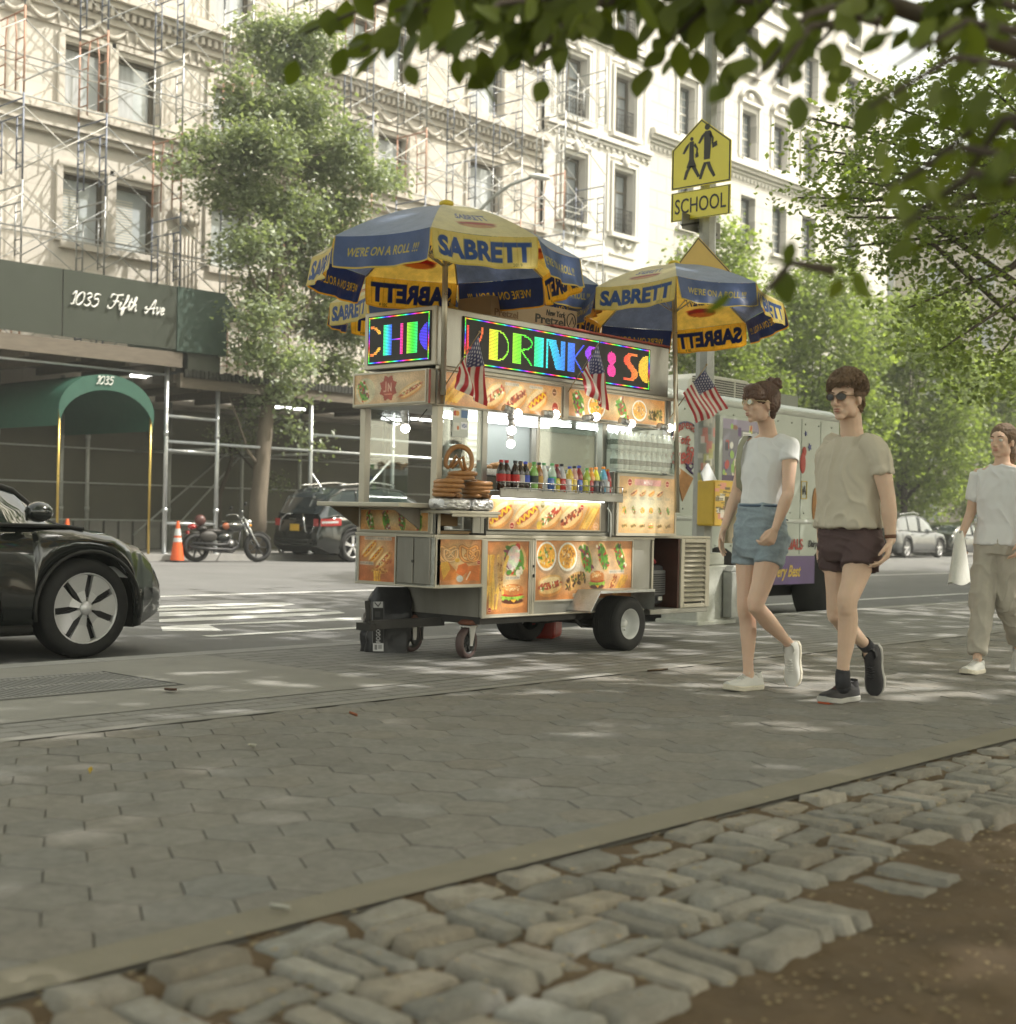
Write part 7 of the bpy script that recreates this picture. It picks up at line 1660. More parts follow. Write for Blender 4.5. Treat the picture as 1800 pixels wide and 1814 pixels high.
def head(bm_, T, male):
    b = HB(T); k = 1. if male else .95
    def E(c, r, n=18): b.ell(tuple(q*k for q in c), tuple(q*k for q in r), n, 12)
    E((-.018, 0, .030), (.096, .076, .092)); E((.030, 0, .02), (.062, .064, .066)); E((.020, 0, -.035), (.066, .060, .068))
    E((.040, 0, -.070), (.042, .045, .036)); E((.066, 0, -.097), (.024, .028, .020) if male else (.018, .022, .016)); E((.004, 0, -.060), (.064, .060, .044) if male else (.05, .050, .034))
    for s_ in (-1, 1):
        E((.060, s_*.034, -.022), (.024, .020, .024)); E((.078, s_*.030, .026), (.012, .024, .009)); E((-.012, s_*.076, -.010), (.017, .009, .031)); E((-.008, s_*.080, -.004), (.020, .005, .024)); E((.094, s_*.011, -.034), (.010, .008, .008))
        E((.010, s_*.042, -.064), (.040, .022, .040))
    b.tube([(.086*k, 0, .022*k), (.098*k, 0, .002*k), (.108*k, 0, -.018*k), (.112*k, 0, -.030*k)], [.008*k, .009*k, .0105*k, .010*k], 10); E((.106, 0, -.031), (.012, .012, .0095))
    E((.088, 0, -.056), (.011, .022, .0065)); E((.087, 0, -.068), (.011, .020, .0065)); E((.082, 0, -.062), (.010, .028, .016))
    bm_.v += [] ; off = len(bm_.v); bm_.v += b.v; bm_.f += [tuple(i+off for i in f) for f in b.f]; bm_.mi += b.mi; bm_.sm += b.sm
def face_bits(T, par, lipmat, browmat, male):
    k = 1. if male else .95; b = HB(T); b.ell((.0905*k, 0, -.0555*k), (.0105*k, .021*k, .0045*k), 12, 8); b.ell((.0895*k, 0, -.067*k), (.0105*k, .019*k, .0052*k), 12, 8); o = b.build('lips', lipmat, par); o.location = -Vector(par.location)
    b = HB(T)
    for s_ in (-1, 1): b.tube([(.090*k, s_*.014*k, .030*k), (.088*k, s_*.034*k, .036*k), (.074*k, s_*.052*k, .030*k)], [.0035, .004, .0025], 6)
    o = b.build('eyebrows', browmat, par); o.location = -Vector(par.location)
    b = HB(T)
    for s_ in (-1, 1): b.ell((.078*k, s_*.032*k, .008*k), .0125*k, 12, 8)
    o = b.build('eyes', M('eye_white', (.6, .58, .54), .2, var=0), par); o.location = -Vector(par.location)
def glasses(T, par, k, lens, frame, w_=.026, h=.019, x=.104):
    r_ = HB(T)
    for s_ in (-1, 1): r_.tube([(x-.006*abs(math.cos(t*PI/10)) if False else x-.012*((s_*.034+w_*math.cos(t*PI/10))*s_-.01)/.05, s_*.034+w_*math.cos(t*PI/10), .010+h*math.sin(t*PI/10)) for t in range(21)], .0022, 6)
    r_.tube([(x, -.010, .014), (x+.002, 0, .017), (x, .010, .014)], .002, 6)
    for s_ in (-1, 1): r_.tube([(x-.012, s_*.060, .016), (x-.03, s_*.074, .015), (-.0, s_*.083, .010), (-.02, s_*.083, -.0)], .002, 6)
    o = r_.build('sunglasses', frame, par); o.location = -Vector(par.location); b = HB(T)
    for s_ in (-1, 1):
        pts = [(x-.001-.012*((s_*.034+w_*math.cos(t*PI/10))*s_-.01)/.05, s_*.034+w_*math.cos(t*PI/10), .010+h*math.sin(t*PI/10)) for t in range(20)]; b.add(pts, [tuple(range(20))])
    l_ = b.build('lenses', lens, o, fix=False)
def shoe(par, heel, toe, up, L_, w_, hh, mu, ms, name='shoe', collar=.09, accent=None):
    d = (toe-heel).normalized(); u = (up-d*up.dot(d)).normalized(); l = u.cross(d)
    T = Matrix((d, l, u)).transposed().to_4x4(); T.translation = heel-Vector(par.location); prof = [(-.005, .55, .75, .0), (.02, .82, 1.0, .0), (.07, .88, 1.0, .0), (.11, .80, .92, .0), (.15, .86, .72, 0), (.19, 1., .55, 0), (.23, .98, .42, .006), (.26, .80, .34, .010), (.278, .45, .24, .016)]
    s_ = L_/.28; rows = []; sole = []
    for x, wf, hf, zl in prof:
        hw = w_/2*wf; h_ = hh*hf; z0 = .022+zl; rows.append([(x*s_, hw*math.copysign(abs(math.cos(a))**.8, math.cos(a)), z0+(h_ if math.sin(a) > 0 else .012)*math.copysign(abs(math.sin(a))**.75, math.sin(a))) for a in [2*PI*i/16 for i in range(16)]])
        hw2 = hw*1.06+.002; sole.append([(x*s_*1.01-.001, y, z) for y, z in ((hw2, zl), (hw2*1.0, z0+.006), (hw2*.6, z0+.007), (-hw2*.6, z0+.007), (-hw2, z0+.006), (-hw2, zl), (-hw2*.5, zl-.001), (hw2*.5, zl-.001))])
    b = HB(T); b.strip(rows, closed=True); b.add(rows[0], [tuple(range(16))]); b.add(rows[-1][::-1], [tuple(range(16))]); o = b.build(name, mu, par)
    sb_ = o.modifiers.new('sub', 'SUBSURF'); sb_.levels = 1; sb_.render_levels = 2
    b = HB(T); b.strip(sole, closed=True, sm=False); b.add(sole[0], [tuple(range(8))]); b.add(sole[-1][::-1], [tuple(range(8))]); so_ = b.build('sole', ms, o); so_.modifiers.new('b', 'BEVEL').width = .004
    b = HB(T); b.tube([(.035*s_, .0, hh*.9), (.040*s_, 0, hh*1.0+.022)], [w_*.40, w_*.37], 14, cap=False); b.build('collar', mu, o)
    b = HB(T)
    for k in range(6): x = .105*s_+k*.016; z = .024+hh*(1.02-.085*k); b.tube([(x, -w_*.22, z-.012), (x+.004, 0, z+.004), (x, w_*.22, z-.012)], .0028, 5)
    b.tube([(.10*s_, 0, .03+hh), (.11*s_, .022, .035+hh), (.12*s_, .03, .02+hh)], .0025, 5); b.build('laces', accent or mu, o)
    return T
def fold(amp, sx=9., sz=2.2, seed=0., diag=0.):
    def f(p, n):
        q = Vector((p.x*sx+seed+diag*p.z, p.y*sx-diag*p.z, p.z*sz)); w_ = Vector((noise.noise(p*5), noise.noise(p*5+Vector((9, 2, 4))), 0))*.9; q += w_
        return amp*(1.5*(1-abs(noise.noise(q)))**5-.55+.5*noise.noise(q*2.3)+.25)
    return f
LAT = Vector((0, -1, 0))
# ------------------------------------------------------------------ woman
YW = 4.27
def JW(px, py, dy=0.): return PY(px, py, YW+dy)
base = G(1330, 1218); wo = empty('person', (base.x, YW, gz(base.x)), 0, 'walking woman in white t-shirt, denim shorts and white sneakers, brown hair in a bun', 'person')
latW = Vector((.12, -1, 0)).normalized()
hc = JW(1347, 716); TW = headframe(hc, -vR*.93-vF*.36+Vector((0, 0, -.03)))
b = MB(); head(b, TW, False)
limb(b, [JW(1356, 742), JW(1359, 757), JW(1362, 776)], [.050, .049, .056])
torso(b, [(JW(1361, 771), .06, .05), (JW(1361, 781), .125, .062), (JW(1360, 795), .150, .080), (JW(1358, 822), .138, .092), (JW(1354, 860), .120, .088), (JW(1350, 895), .113, .082), (JW(1348, 925), .138, .098), (JW(1347, 950), .155, .108), (JW(1346, 978), .140, .10)], latW)
shR, shL = JW(1324, 790, .15), JW(1400, 791, -.15); elR, elL = JW(1305, 872, .20), JW(1396, 875, -.20); wrR, wrL = JW(1282, 938, .19), JW(1373, 938, -.22)
limb(b, [JW(1335, 786, .10), shR, (shR*2+elR)/3, (shR+elR*2)/3, elR], [.045, .046, .042, .037, .033]); limb(b, [JW(1388, 786, -.10), shL, (shL*2+elL)/3, (shL+elL*2)/3, elL], [.045, .047, .044, .038, .034])
limb(b, [elR, (elR*2+wrR)/3, (elR+wrR*2)/3, wrR], [.033, .035, .027, .0205]); limb(b, [elL, (elL*2+wrL)/3, (elL+wrL*2)/3, wrL], [.034, .036, .028, .0215])
hand(b, wrR, JW(1272, 985, .18), Vector((-1, 0, 0)), .28, Vector((.2, -1, 0)), .93); hand(b, wrL, JW(1357, 975, -.22), Vector((-1, .3, 0)), 1.15, Vector((.25, 1, 0)), .95)
hpR, hpL = JW(1328, 962, .082), JW(1368, 965, -.082); knR, knL = JW(1321, 1078, .06), JW(1339, 1074, -.07); anR, anL = JW(1326, 1192, .045), JW(1399, 1142, -.06)
def leg(b, hp, kn, an, s_=1., back=None):
    bk = Vector((.018, 0, 0)) if back is None else back
    limb(b, [hp, (hp*2+kn)/3, (hp+kn*2)/3, kn+Vector((0, 0, .05))*.5, kn, kn-Vector((0, 0, .03)) if abs(kn.x-an.x) < .12 else kn+(an-kn)*.08], [.088*s_, .080*s_, .064*s_, .056*s_, .0535*s_, .050*s_])
    m1 = kn+(an-kn)*.22+bk*.9; m2 = kn+(an-kn)*.38+bk; m3 = kn+(an-kn)*.62+bk*.55; m4 = kn+(an-kn)*.82
    limb(b, [kn, m1, m2, m3, m4, an], [.050*s_, .053*s_, .052*s_, .042*s_, .0335*s_, .033*s_])
    b.ell(kn+Vector((-.030, 0, .0))*s_, (.026*s_, .032*s_, .038*s_), 12, 8)
leg(b, hpR, knR, anR, .92); leg(b, hpL, knL, anL, .92, Vector((.012, 0, -.014)))
heelW1 = G(1341, 1221)+Vector((0, 0, .0)); dW = Vector((-.97, .22, -.0)).normalized(); limb(b, [anR, anR+Vector((-.0, .0, -.06))], [.034, .03])
toeL = JW(1404, 1208, -.06); limb(b, [anL, anL+(toeL-anL)*.35], [.033, .03])
voxel('body', b, .0050, mSkinW, wo, 7, .5)
mTee = M('white_cotton', (.72, .73, .74), .85, var=.03, bump=.12, bscale=25); b = MB()
torso(b, [(JW(1361, 776), .085, .060), (JW(1361, 783), .135, .073), (JW(1360, 797), .160, .092), (JW(1358, 820), .148, .108), (JW(1356, 838), .138, .110), (JW(1353, 866), .126, .100), (JW(1350, 897), .125, .098), (JW(1349, 906), .128, .098)], latW)
for sh, el, dy in ((shR, elR, .1), (shL, elL, -.1)): limb(b, [JW(1361-dy*230, 784, dy), sh, sh+(el-sh)*.10], [.05, .056, .0555]); b.tube([sh, sh+(el-sh)*.32], [.056, .0555], 16)
voxel('t_shirt', b, .0055, mTee, wo, 3, .5, fold(.0045, 7, 5, 1, 5))
mDen = M('washed_denim', (.27, .335, .385), .85, var=.22, scale=16, bump=.35, bscale=80); b = MB()
torso(b, [(JW(1349, 892), .131, .100), (JW(1348, 915), .142, .108), (JW(1347, 945), .160, .117), (JW(1346, 972), .154, .118), (JW(1346, 988), .11, .112)], latW)
for hp, kn in ((hpR, knR), (hpL, knL)): b.tube([hp+(kn-hp)*-.16, hp+(kn-hp)*.05, hp+(kn-hp)*.34+Vector((0, math.copysign(.012, hp.y-YW), 0))], [.095, .095, .084], 20)
voxel('denim_shorts', b, .0065, mDen, wo, 2, .5, fold(.0055, 6, 17, 4, 6)); b = MB()
lo_ = Vector(wo.location); b2 = MB()
wc = JW(1349, 896); fwW = Vector((0, 0, 1)).cross(latW).normalized()
b2.tube([wc+latW*.134*math.cos(t*PI/12)+fwW*.104*math.sin(t*PI/12)-lo_ for t in range(25)], .007, 6); b2.tube([wc+fwW*.108-lo_, wc+fwW*.124+Vector((0, 0, -.12))-lo_], .004, 5)
for s_ in (-1, 1): b2.tube([wc+latW*s_*.05+fwW*.104+Vector((0, 0, -.03))-lo_, wc+latW*s_*.09+fwW*.104+Vector((0, 0, -.075))-lo_, wc+latW*s_*.14+fwW*.06+Vector((0, 0, -.08))-lo_], .0035, 5)
b2.build('shorts_seams', M('dark_denim', (.08, .12, .18), .85), wo)
mHairW = M('auburn_hair', (.105, .055, .035), .5, var=.4, scale=30, bump=.7, bscale=120, stretch=(1, 1, .25), coat=.1); b = HB(TW)
b.ell((-.028, 0, .042), (.098, .084, .090), 22, 16); b.ell((-.075, 0, .012), (.050, .066, .070), 16, 12); b.ell((.048, 0, .085), (.052, .068, .034), 16, 12); b.ell((-.07, 0, -.045), (.030, .045, .045), 14, 10)
for s_ in (-1, 1): b.ell((.035, s_*.062, .045), (.048, .020, .040), 14, 10); b.ell((-.04, s_*.068, .0), (.035, .020, .045), 12, 8)
for k in range(9): y = -.05+k*.0125; b.ell((.088-abs(y)*.35, y, .052+.006*math.sin(k*2.3)), (.014, .010, .026), 10, 8)
for k in range(22): a = k*2.4; q = k/22; b.ell((-.092+.034*math.cos(a)*(1-q*.3), .036*math.sin(a), .098+.050*q), (.018, .018, .014), 10, 8)
b.ell((-.090, 0, .112), (.042, .042, .034), 14, 10)
voxel('hair', b, .0045, mHairW, wo, 2, .4, lambda p, n: .0035*noise.noise(p*90)+.003*noise.noise(Vector((p.x*40, p.y*40, p.z*160))))
def strands(name, T, par, mat, fn, n, r=.0013, m_=7):
    b = HB(T)
    for k in range(n): b.tube(fn(k, m_), [r]*(m_-1)+[r*.3], 4, False)
    o = b.build(name, mat, par, fix=False); o.location = -Vector(par.location); return o
rh = random.Random(8)
def wstr(k, m_):
    a = rh.uniform(-1.5, 1.5); el = rh.uniform(-.25, 1.1); s0 = Vector((-.028+.101*math.cos(a)*math.cos(el), .087*math.sin(a)*math.cos(el)*1.02, .042+.093*math.sin(el))); e0 = Vector((-.088+rh.gauss(0, .01), rh.gauss(0, .018), .105+rh.gauss(0, .01))); out = []
    for i in range(m_):
        t = i/(m_-1); p = s0*(1-t)+e0*t; c_ = Vector((-.028, 0, .042)); d = p-c_; q = Vector((d.x/.098, d.y/.084, d.z/.090)); L_ = max(q.length, .3); out.append(c_+d/L_*(1.015+.04*rh.random()*math.sin(PI*t)))
    return out
strands('hair_strands', TW, wo, mHairW, wstr, 420)
face_bits(TW, wo, M('lip_pink', (.42, .17, .14), .4), mHairW, False)
glasses(TW, wo, .95, M('mirror_lens', (.30, .33, .30), .12, .6, var=.1, coat=1), M('gold_wire', (.6, .5, .3), .3, .9), .021, .016, .098)
b = HB(TW)
b.tube([(-.008, -.082, -.04), (-.008, -.083, -.075)], .002, 5); b.ell((-.008, -.083, -.08), .005, 8, 6); b.tube([(-.008, .082, -.04), (-.008, .083, -.075)], .002, 5); o = b.build('earrings', M('pearl', (.7, .68, .6), .3), wo); o.location = -lo_
b = MB(); nk = JW(1362, 783)+fwW*.072; b.tube([nk+latW*.075+Vector((0, 0, .045))-lo_, nk+fwW*.028+Vector((0, 0, -.055))-lo_, nk-latW*.075+Vector((0, 0, .045))-lo_], .0016, 5); b.tube([nk+fwW*.028+Vector((0, 0, -.055))-lo_, nk+fwW*.034+Vector((0, 0, -.1))-lo_], .0016, 5); b.build('necklace', MATS['gold_wire'], wo)
b = MB(); d_ = (wrR-elR).normalized(); b.lathe([(.0225, -.002), (.024, 0), (.0225, .002)], wrR-d_*.012-lo_, d_, 16); b.build('bracelet', MATS['gold_wire'], wo)
mShW = M('white_leather', (.62, .62, .59), .5, var=.06); mSoW = M('cream_rubber', (.60, .56, .46), .6)
shoe(wo, heelW1+Vector((.03, 0, 0)), heelW1+dW*.27, vU, .275, .100, .078, mShW, mSoW, 'sneaker', accent=mShW)
hlL = anL+Vector((.055, 0, -.015)); shoe(wo, hlL+Vector((.0, 0, .03)), toeL+Vector((.02, 0, 0)), Vector((-1, -.15, -.1)), .262, .100, .076, mShW, mSoW, 'sneaker', accent=mShW)
# shoulder bag
bg2 = empty('shoulder_bag', tuple(JW(1295, 925, .24)), 0, 'tan canvas shoulder bag hanging on the far side of the woman', 'bag'); lo2 = Vector(bg2.location)
mBg = M('bag_canvas', (.36, .31, .20), .8, var=.1, bump=.2); b = MB(); rows = []
for j in range(9):
    t = j/8; rows.append([JW(1298, 880+t*82, .25)-lo2+Vector((.035*math.sin(a)*(1-.5*abs(2*t-1)**3), .0, 0))*1.2+Vector((.13*math.cos(a)*(.85+.2*t), 0, 0))*.75+Vector((0, .035*math.sin(a)*(.5+.6*t), 0)) for a in [2*PI*i/20 for i in range(20)]])
b.strip(rows, closed=True); b.add(rows[0], [tuple(range(20))]); b.add(rows[-1][::-1], [tuple(range(20))]); b.build('bag_body', mBg, bg2)
b = MB(); fr_ = fwW*.113
sp_ = [JW(1330, 778, .115)+Vector((.02, 0, .012)), JW(1327, 776, .115)+Vector((-.03, 0, .008)), JW(1326, 792, .12)+Vector((-.085, 0, 0)), JW(1325, 822, .125)+Vector((-.105, 0, 0)), JW(1322, 860, .155)+Vector((-.075, 0, 0)), JW(1312, 892, .22)]
b.strip([[p+Vector((0, o_y, 0))-lo2 for p in sp_] for o_y in (-.018, .018)]); b.strip([[p+Vector((-.003, o_y, .003))-lo2 for p in sp_] for o_y in (.018, -.018)]); b.build('strap', M('strap_khaki', (.33, .33, .24), .8), bg2, fix=False)
# ------------------------------------------------------------------ man
YM = 3.64
def JM(px, py, dy=0.): return PY(px, py, YM+dy)
base = G(1490, 1240); mn = empty('person', (base.x, YM, gz(base.x)), 0, 'walking man in beige t-shirt, plum shorts, sunglasses and black running shoes, curly brown hair', 'person'); lom = Vector(mn.location)
latM = Vector((-.05, -1, 0)).normalized(); fwM = Vector((0, 0, 1)).cross(latM).normalized()
hc = JM(1499, 706); TM = headframe(hc, -vR*.72-vF*.69+Vector((0, 0, -.08)), 0)
b = MB(); head(b, TM, True)
limb(b, [JM(1506, 735), JM(1508, 755), JM(1510, 780)], [.060, .060, .066])
torso(b, [(JM(1510, 780), .07, .06), (JM(1510, 790), .13, .072), (JM(1510, 806), .175, .088), (JM(1509, 835), .175, .108), (JM(1508, 880), .150, .100), (JM(1507, 925), .145, .098), (JM(1507, 955), .158, .108), (JM(1507, 985), .145, .10)], latM)
shR, shL = JM(1464, 808, .18), JM(1557, 808, -.18); elR, elL = JM(1459, 888, .245), JM(1574, 886, -.245); wrR, wrL = JM(1456, 960, .23), JM(1578, 957, -.26)
for sh, el, wr in ((shR, elR, wrR), (shL, elL, wrL)):
    limb(b, [sh, (sh*2+el)/3, (sh+el*2)/3, el], [.056, .052, .045, .040]); limb(b, [el, (el*2+wr)/3, (el+wr*2)/3, wr], [.040, .042, .033, .0265])
hand(b, wrR, JM(1450, 1005, .22), Vector((-1, 0, 0)), .35, Vector((.1, -1, 0)), 1.06); hand(b, wrL, JM(1568, 1003, -.26), Vector((-1, .2, 0)), .55, Vector((-.45, 1, 0)), 1.08)
hpR, hpL = JM(1487, 968, .09), JM(1529, 970, -.09); knR, knL = JM(1482, 1090, .08), JM(1501, 1070, -.075); anR, anL = JM(1537, 1146, .075), JM(1493, 1196, -.05)
leg(b, hpR, knR, anR, .98, Vector((.012, 0, -.014))); leg(b, hpL, knL, anL, 1.0, Vector((.022, 0, 0)))
toeR = JM(1549, 1221, .075); limb(b, [anR, anR+(toeR-anR)*.35], [.036, .032]); limb(b, [anL, anL+Vector((.0, 0, -.06))], [.036, .032])
voxel('body', b, .0050, mSkinM, mn, 8, .5)
mTee2 = M('beige_cotton', (.52, .475, .385), .88, var=.05, bump=.12, bscale=25); b = MB()
torso(b, [(JM(1510, 774), .080, .074), (JM(1510, 781), .115, .080), (JM(1510, 791), .165, .092), (JM(1510, 806), .20, .108), (JM(1509, 840), .195, .128), (JM(1507, 880), .182, .128), (JM(1505, 915), .186, .132), (JM(1504, 934), .192, .136)], latM)
for sh, el, dy in ((shR, elR, .13), (shL, elL, -.13)): limb(b, [JM(1510-dy*240, 787, dy), sh, sh+(el-sh)*.12], [.058, .069, .069]); b.ell(sh, .067, 14, 10); b.tube([sh, sh+(el-sh)*.42], [.061, .061], 18)
voxel('t_shirt', b, .0065, mTee2, mn, 3, .5, fold(.010, 13, 1.8, 7, .8))
mSho = M('plum_shorts_cloth', (.080, .050, .050), .8, var=.12, bump=.25, bscale=50); b = MB()
torso(b, [(JM(1506, 925), .165, .116), (JM(1506, 950), .178, .126), (JM(1506, 975), .180, .132), (JM(1506, 993), .12, .120)], latM)
for hp, kn in ((hpR, knR), (hpL, knL)): b.tube([hp+(kn-hp)*-.16, hp+(kn-hp)*.05, hp+(kn-hp)*.36+Vector((0, math.copysign(.014, hp.y-YM), 0))], [.106, .106, .098], 22)
voxel('shorts', b, .0065, mSho, mn, 2, .5, fold(.0065, 6, 11, 2, 9))
mHairM = M('brown_curly_hair', (.15, .095, .055), .6, var=.45, scale=40, bump=.8, bscale=90); b = HB(TM)
b.ell((-.035, 0, .045), (.098, .086, .095), 20, 14); b.ell((-.08, 0, -.02), (.045, .062, .07), 14, 10)
rs_ = random.Random(5)
for k in range(560):
    a = rs_.uniform(0, 2*PI); t = rs_.uniform(0, 1.75); d = Vector((math.sin(t)*math.cos(a), math.sin(t)*math.sin(a), math.cos(t)))
    if d.x > .55 and d.z < .30: continue
    c_ = Vector((-.018+.112*d.x, .103*d.y, .056+.106*d.z))
    if c_.x > .03 and c_.z < .055: continue
    b.ell(c_, (rs_.uniform(.007, .0145),)*3, 7, 5)
for k in range(60): y = rs_.uniform(-.062, .062); b.ell((.088-abs(y)*.4, y, rs_.uniform(.066, .110)), (rs_.uniform(.007, .012),)*3, 7, 5)
for s_ in (-1, 1):
    for k in range(12): b.ell((rs_.uniform(-.03, .03), s_*.080, rs_.uniform(.005, .06)), (.012,)*3, 7, 5)
    for k in range(26): b.ell((rs_.uniform(-.11, -.05), s_*rs_.uniform(.0, .065), rs_.uniform(-.07, .03)), (.012,)*3, 7, 5)
voxel('hair', b, .0042, mHairM, mn, 1, .3, lambda p, n: .005*noise.noise(p*70)+.003*noise.noise(p*180))
def mcurl(k, m_):
    while True:
        a = rh.uniform(0, 2*PI); t = rh.uniform(0, 1.7); d = Vector((math.sin(t)*math.cos(a), math.sin(t)*math.sin(a), math.cos(t)))
        c_ = Vector((-.018+.118*d.x, .109*d.y, .056+.112*d.z))
        if not (c_.x > .03 and c_.z < .062): break
    u = d.orthogonal().normalized(); w_ = d.cross(u); r0 = rh.uniform(.006, .012); p0 = rh.uniform(0, 6); return [c_+(u*math.cos(p0+i*.95)+w_*math.sin(p0+i*.95))*r0+d*(.010*i/m_-.004) for i in range(m_)]
strands('hair_strands', TM, mn, mHairM, mcurl, 900, .0016, 8)
face_bits(TM, mn, M('lip_rose', (.36, .16, .12), .45), mHairM, True); glasses(TM, mn, 1, M('dark_lens', (.02, .016, .012), .08, var=0, coat=1), M('tortoise', (.10, .06, .03), .3), .027, .019, .107)
b = MB(); d_ = (wrL-elL).normalized(); b.lathe([(.028, -.010), (.031, -.008), (.031, .008), (.028, .010)], wrL-d_*.02-lom, d_, 18); b.build('wrist_band', M('brown_leather', (.12, .05, .025), .6), mn)
mShB = M('black_mesh', (.028, .027, .03), .7, var=.2, scale=30, bump=.3, bscale=160); mSoB = M('grey_midsole', (.42, .41, .38), .6); mOr = M('orange_sole', (.5, .1, .03), .5); mSock = M('black_sock', (.03, .03, .035), .85)
hM = G(1511, 1241); dM = Vector((-.99, .12, 0)).normalized()
shoe(mn, hM+Vector((.02, 0, .004)), hM+dM*.3, vU, .300, .112, .088, mShB, mSoB, 'running_shoe', accent=M('laces_maroon', (.10, .03, .035), .7))
T_ = shoe(mn, anR+Vector((.075, 0, .012)), toeR+Vector((.025, 0, -.02)), Vector((-1, -.2, -.1)), .29, .110, .085, mShB, mSoB, 'running_shoe', accent=mShB)
b = MB(); b.box(0, .058, -.036, .036, -.004, .012); o = b.build('orange_toe', mOr, mn, .004); o.matrix_local = Matrix.Translation(hM+dM*.215-lom+Vector((0, 0, .006)))@Matrix.Rotation(math.atan2(dM.y, dM.x), 4, 'Z')
b = MB(); limb(b, [anL+Vector((0, 0, .012))-lom, anL+Vector((0, 0, -.02))-lom, anL+Vector((.01, 0, -.06))-lom], [.0395, .040, .042]); b.build('sock', mSock, mn); b = MB(); b.tube([anR+(knR-anR).normalized()*.055-lom, anR-(knR-anR).normalized()*.03-lom], [.041, .040], 16); b.build('sock', mSock, mn)
# third pedestrian, mostly outside the photograph at the right edge
YT = 4.6
def JT(px, py, dy=0.): return PY(px, py, YT+dy)
ft = G(1768, 1190); YT = ft.y
tp = empty('person', (ft.x, YT, gz(ft.x)), 0, 'person in pale clothes entering at the right edge holding a white bag', 'person'); lot = Vector(tp.location); sc3 = 2450/((ft-CAM).dot(vF))
def Q3(dx, z, dy=0.): return Vector((ft.x+dx, YT+dy, gz(ft.x)+z))
b = MB(); TT = headframe(Q3(0, 1.56), Vector((-1, .1, 0))); head(b, TT, False); limb(b, [Q3(.01, 1.46), Q3(.01, 1.40)], [.05, .055])
torso(b, [(Q3(.01, 1.41), .07, .05), (Q3(.01, 1.37), .15, .075), (Q3(0, 1.2), .14, .09), (Q3(0, 1.02), .12, .085), (Q3(0, .88), .16, .11), (Q3(0, .80), .14, .1)], Vector((0, -1, 0)))
limb(b, [Q3(0, 1.34, .16), Q3(-.02, 1.08, .2), Q3(-.16, .88, .22)], [.045, .036, .022]); limb(b, [Q3(0, 1.34, -.16), Q3(.02, 1.08, -.2), Q3(-.12, .90, -.2)], [.045, .036, .022])
hand(b, Q3(-.16, .88, .22), Q3(-.2, .80, .22), Vector((-1, 0, 0)), 1., Vector((0, -1, 0)), .95); hand(b, Q3(-.12, .9, -.2), Q3(-.16, .82, -.2), Vector((-1, 0, 0)), .6, Vector((0, 1, 0)), .95)
leg(b, Q3(0, .84, .08), Q3(-.12, .47, .07), Q3(-.2, .09, .06), .92); leg(b, Q3(0, .84, -.08), Q3(-.02, .46, -.07), Q3(.20, .16, -.06), .92); voxel('body', b, .0065, mSkinW, tp, 4)
b = MB(); torso(b, [(Q3(.01, 1.40), .09, .065), (Q3(.01, 1.36), .165, .09), (Q3(0, 1.2), .155, .11), (Q3(0, 1.0), .15, .11), (Q3(0, .86), .18, .13)], Vector((0, -1, 0)))
for s_ in (-1, 1): b.tube([Q3(0, 1.34, .15*s_), Q3(-.01, 1.16, .185*s_)], [.058, .055], 14)
voxel('shirt', b, .008, mTee, tp, 3, .5, fold(.01))
b = MB(); torso(b, [(Q3(0, .93), .15, .11), (Q3(0, .80), .17, .125)], Vector((0, -1, 0))); b.tube([Q3(0, .86, .08), Q3(-.12, .47, .07), Q3(-.19, .13, .06)], [.1, .08, .06], 14); b.tube([Q3(0, .86, -.08), Q3(-.02, .46, -.07), Q3(.18, .2, -.06)], [.1, .08, .06], 14); voxel('trousers', b, .008, M('linen', (.45, .42, .36), .85), tp, 2, .5, fold(.01, 12, 5))
b = HB(TT); b.ell((-.03, 0, .04), (.1, .088, .092), 18, 12); b.ell((-.06, 0, -.08), (.05, .075, .12), 14, 10); voxel('hair', b, .006, mHairM, tp, 2, .4, lambda p, n: .004*noise.noise(p*80)); face_bits(TT, tp, MATS['lip_pink'], mHairM, False)
shoe(tp, Q3(-.14, .0, .06), Q3(-.4, 0, .06), vU, .26, .095, .066, mShW, mSoW, 'sneaker'); shoe(tp, Q3(.27, .13, -.06), Q3(.12, -.0, -.06)+Vector((0, 0, -.1)), Vector((-.7, 0, .6)), .26, .095, .066, mShW, mSoW, 'sneaker')
cb_ = JT(1700, 985, .1); b = MB(); rows = []
for j in range(10):
    t = j/9; rows.append([Vector((cb_.x+.11*math.cos(a)*(.25+.8*t**.6), cb_.y+.06*math.sin(a)*(.3+.7*t), cb_.z+.16-.34*t+.01*math.sin(a*3+t*5))) for a in [2*PI*i/22 for i in range(22)]])
b.strip(rows, closed=True); b.add(rows[-1][::-1], [tuple(range(22))]); tag(b.build('carrier_bag', M('white_plastic', (.6, .6, .56), .5, bump=.5, bscale=15)), 'white carrier bag carried at the right edge of the photo', 'bag')
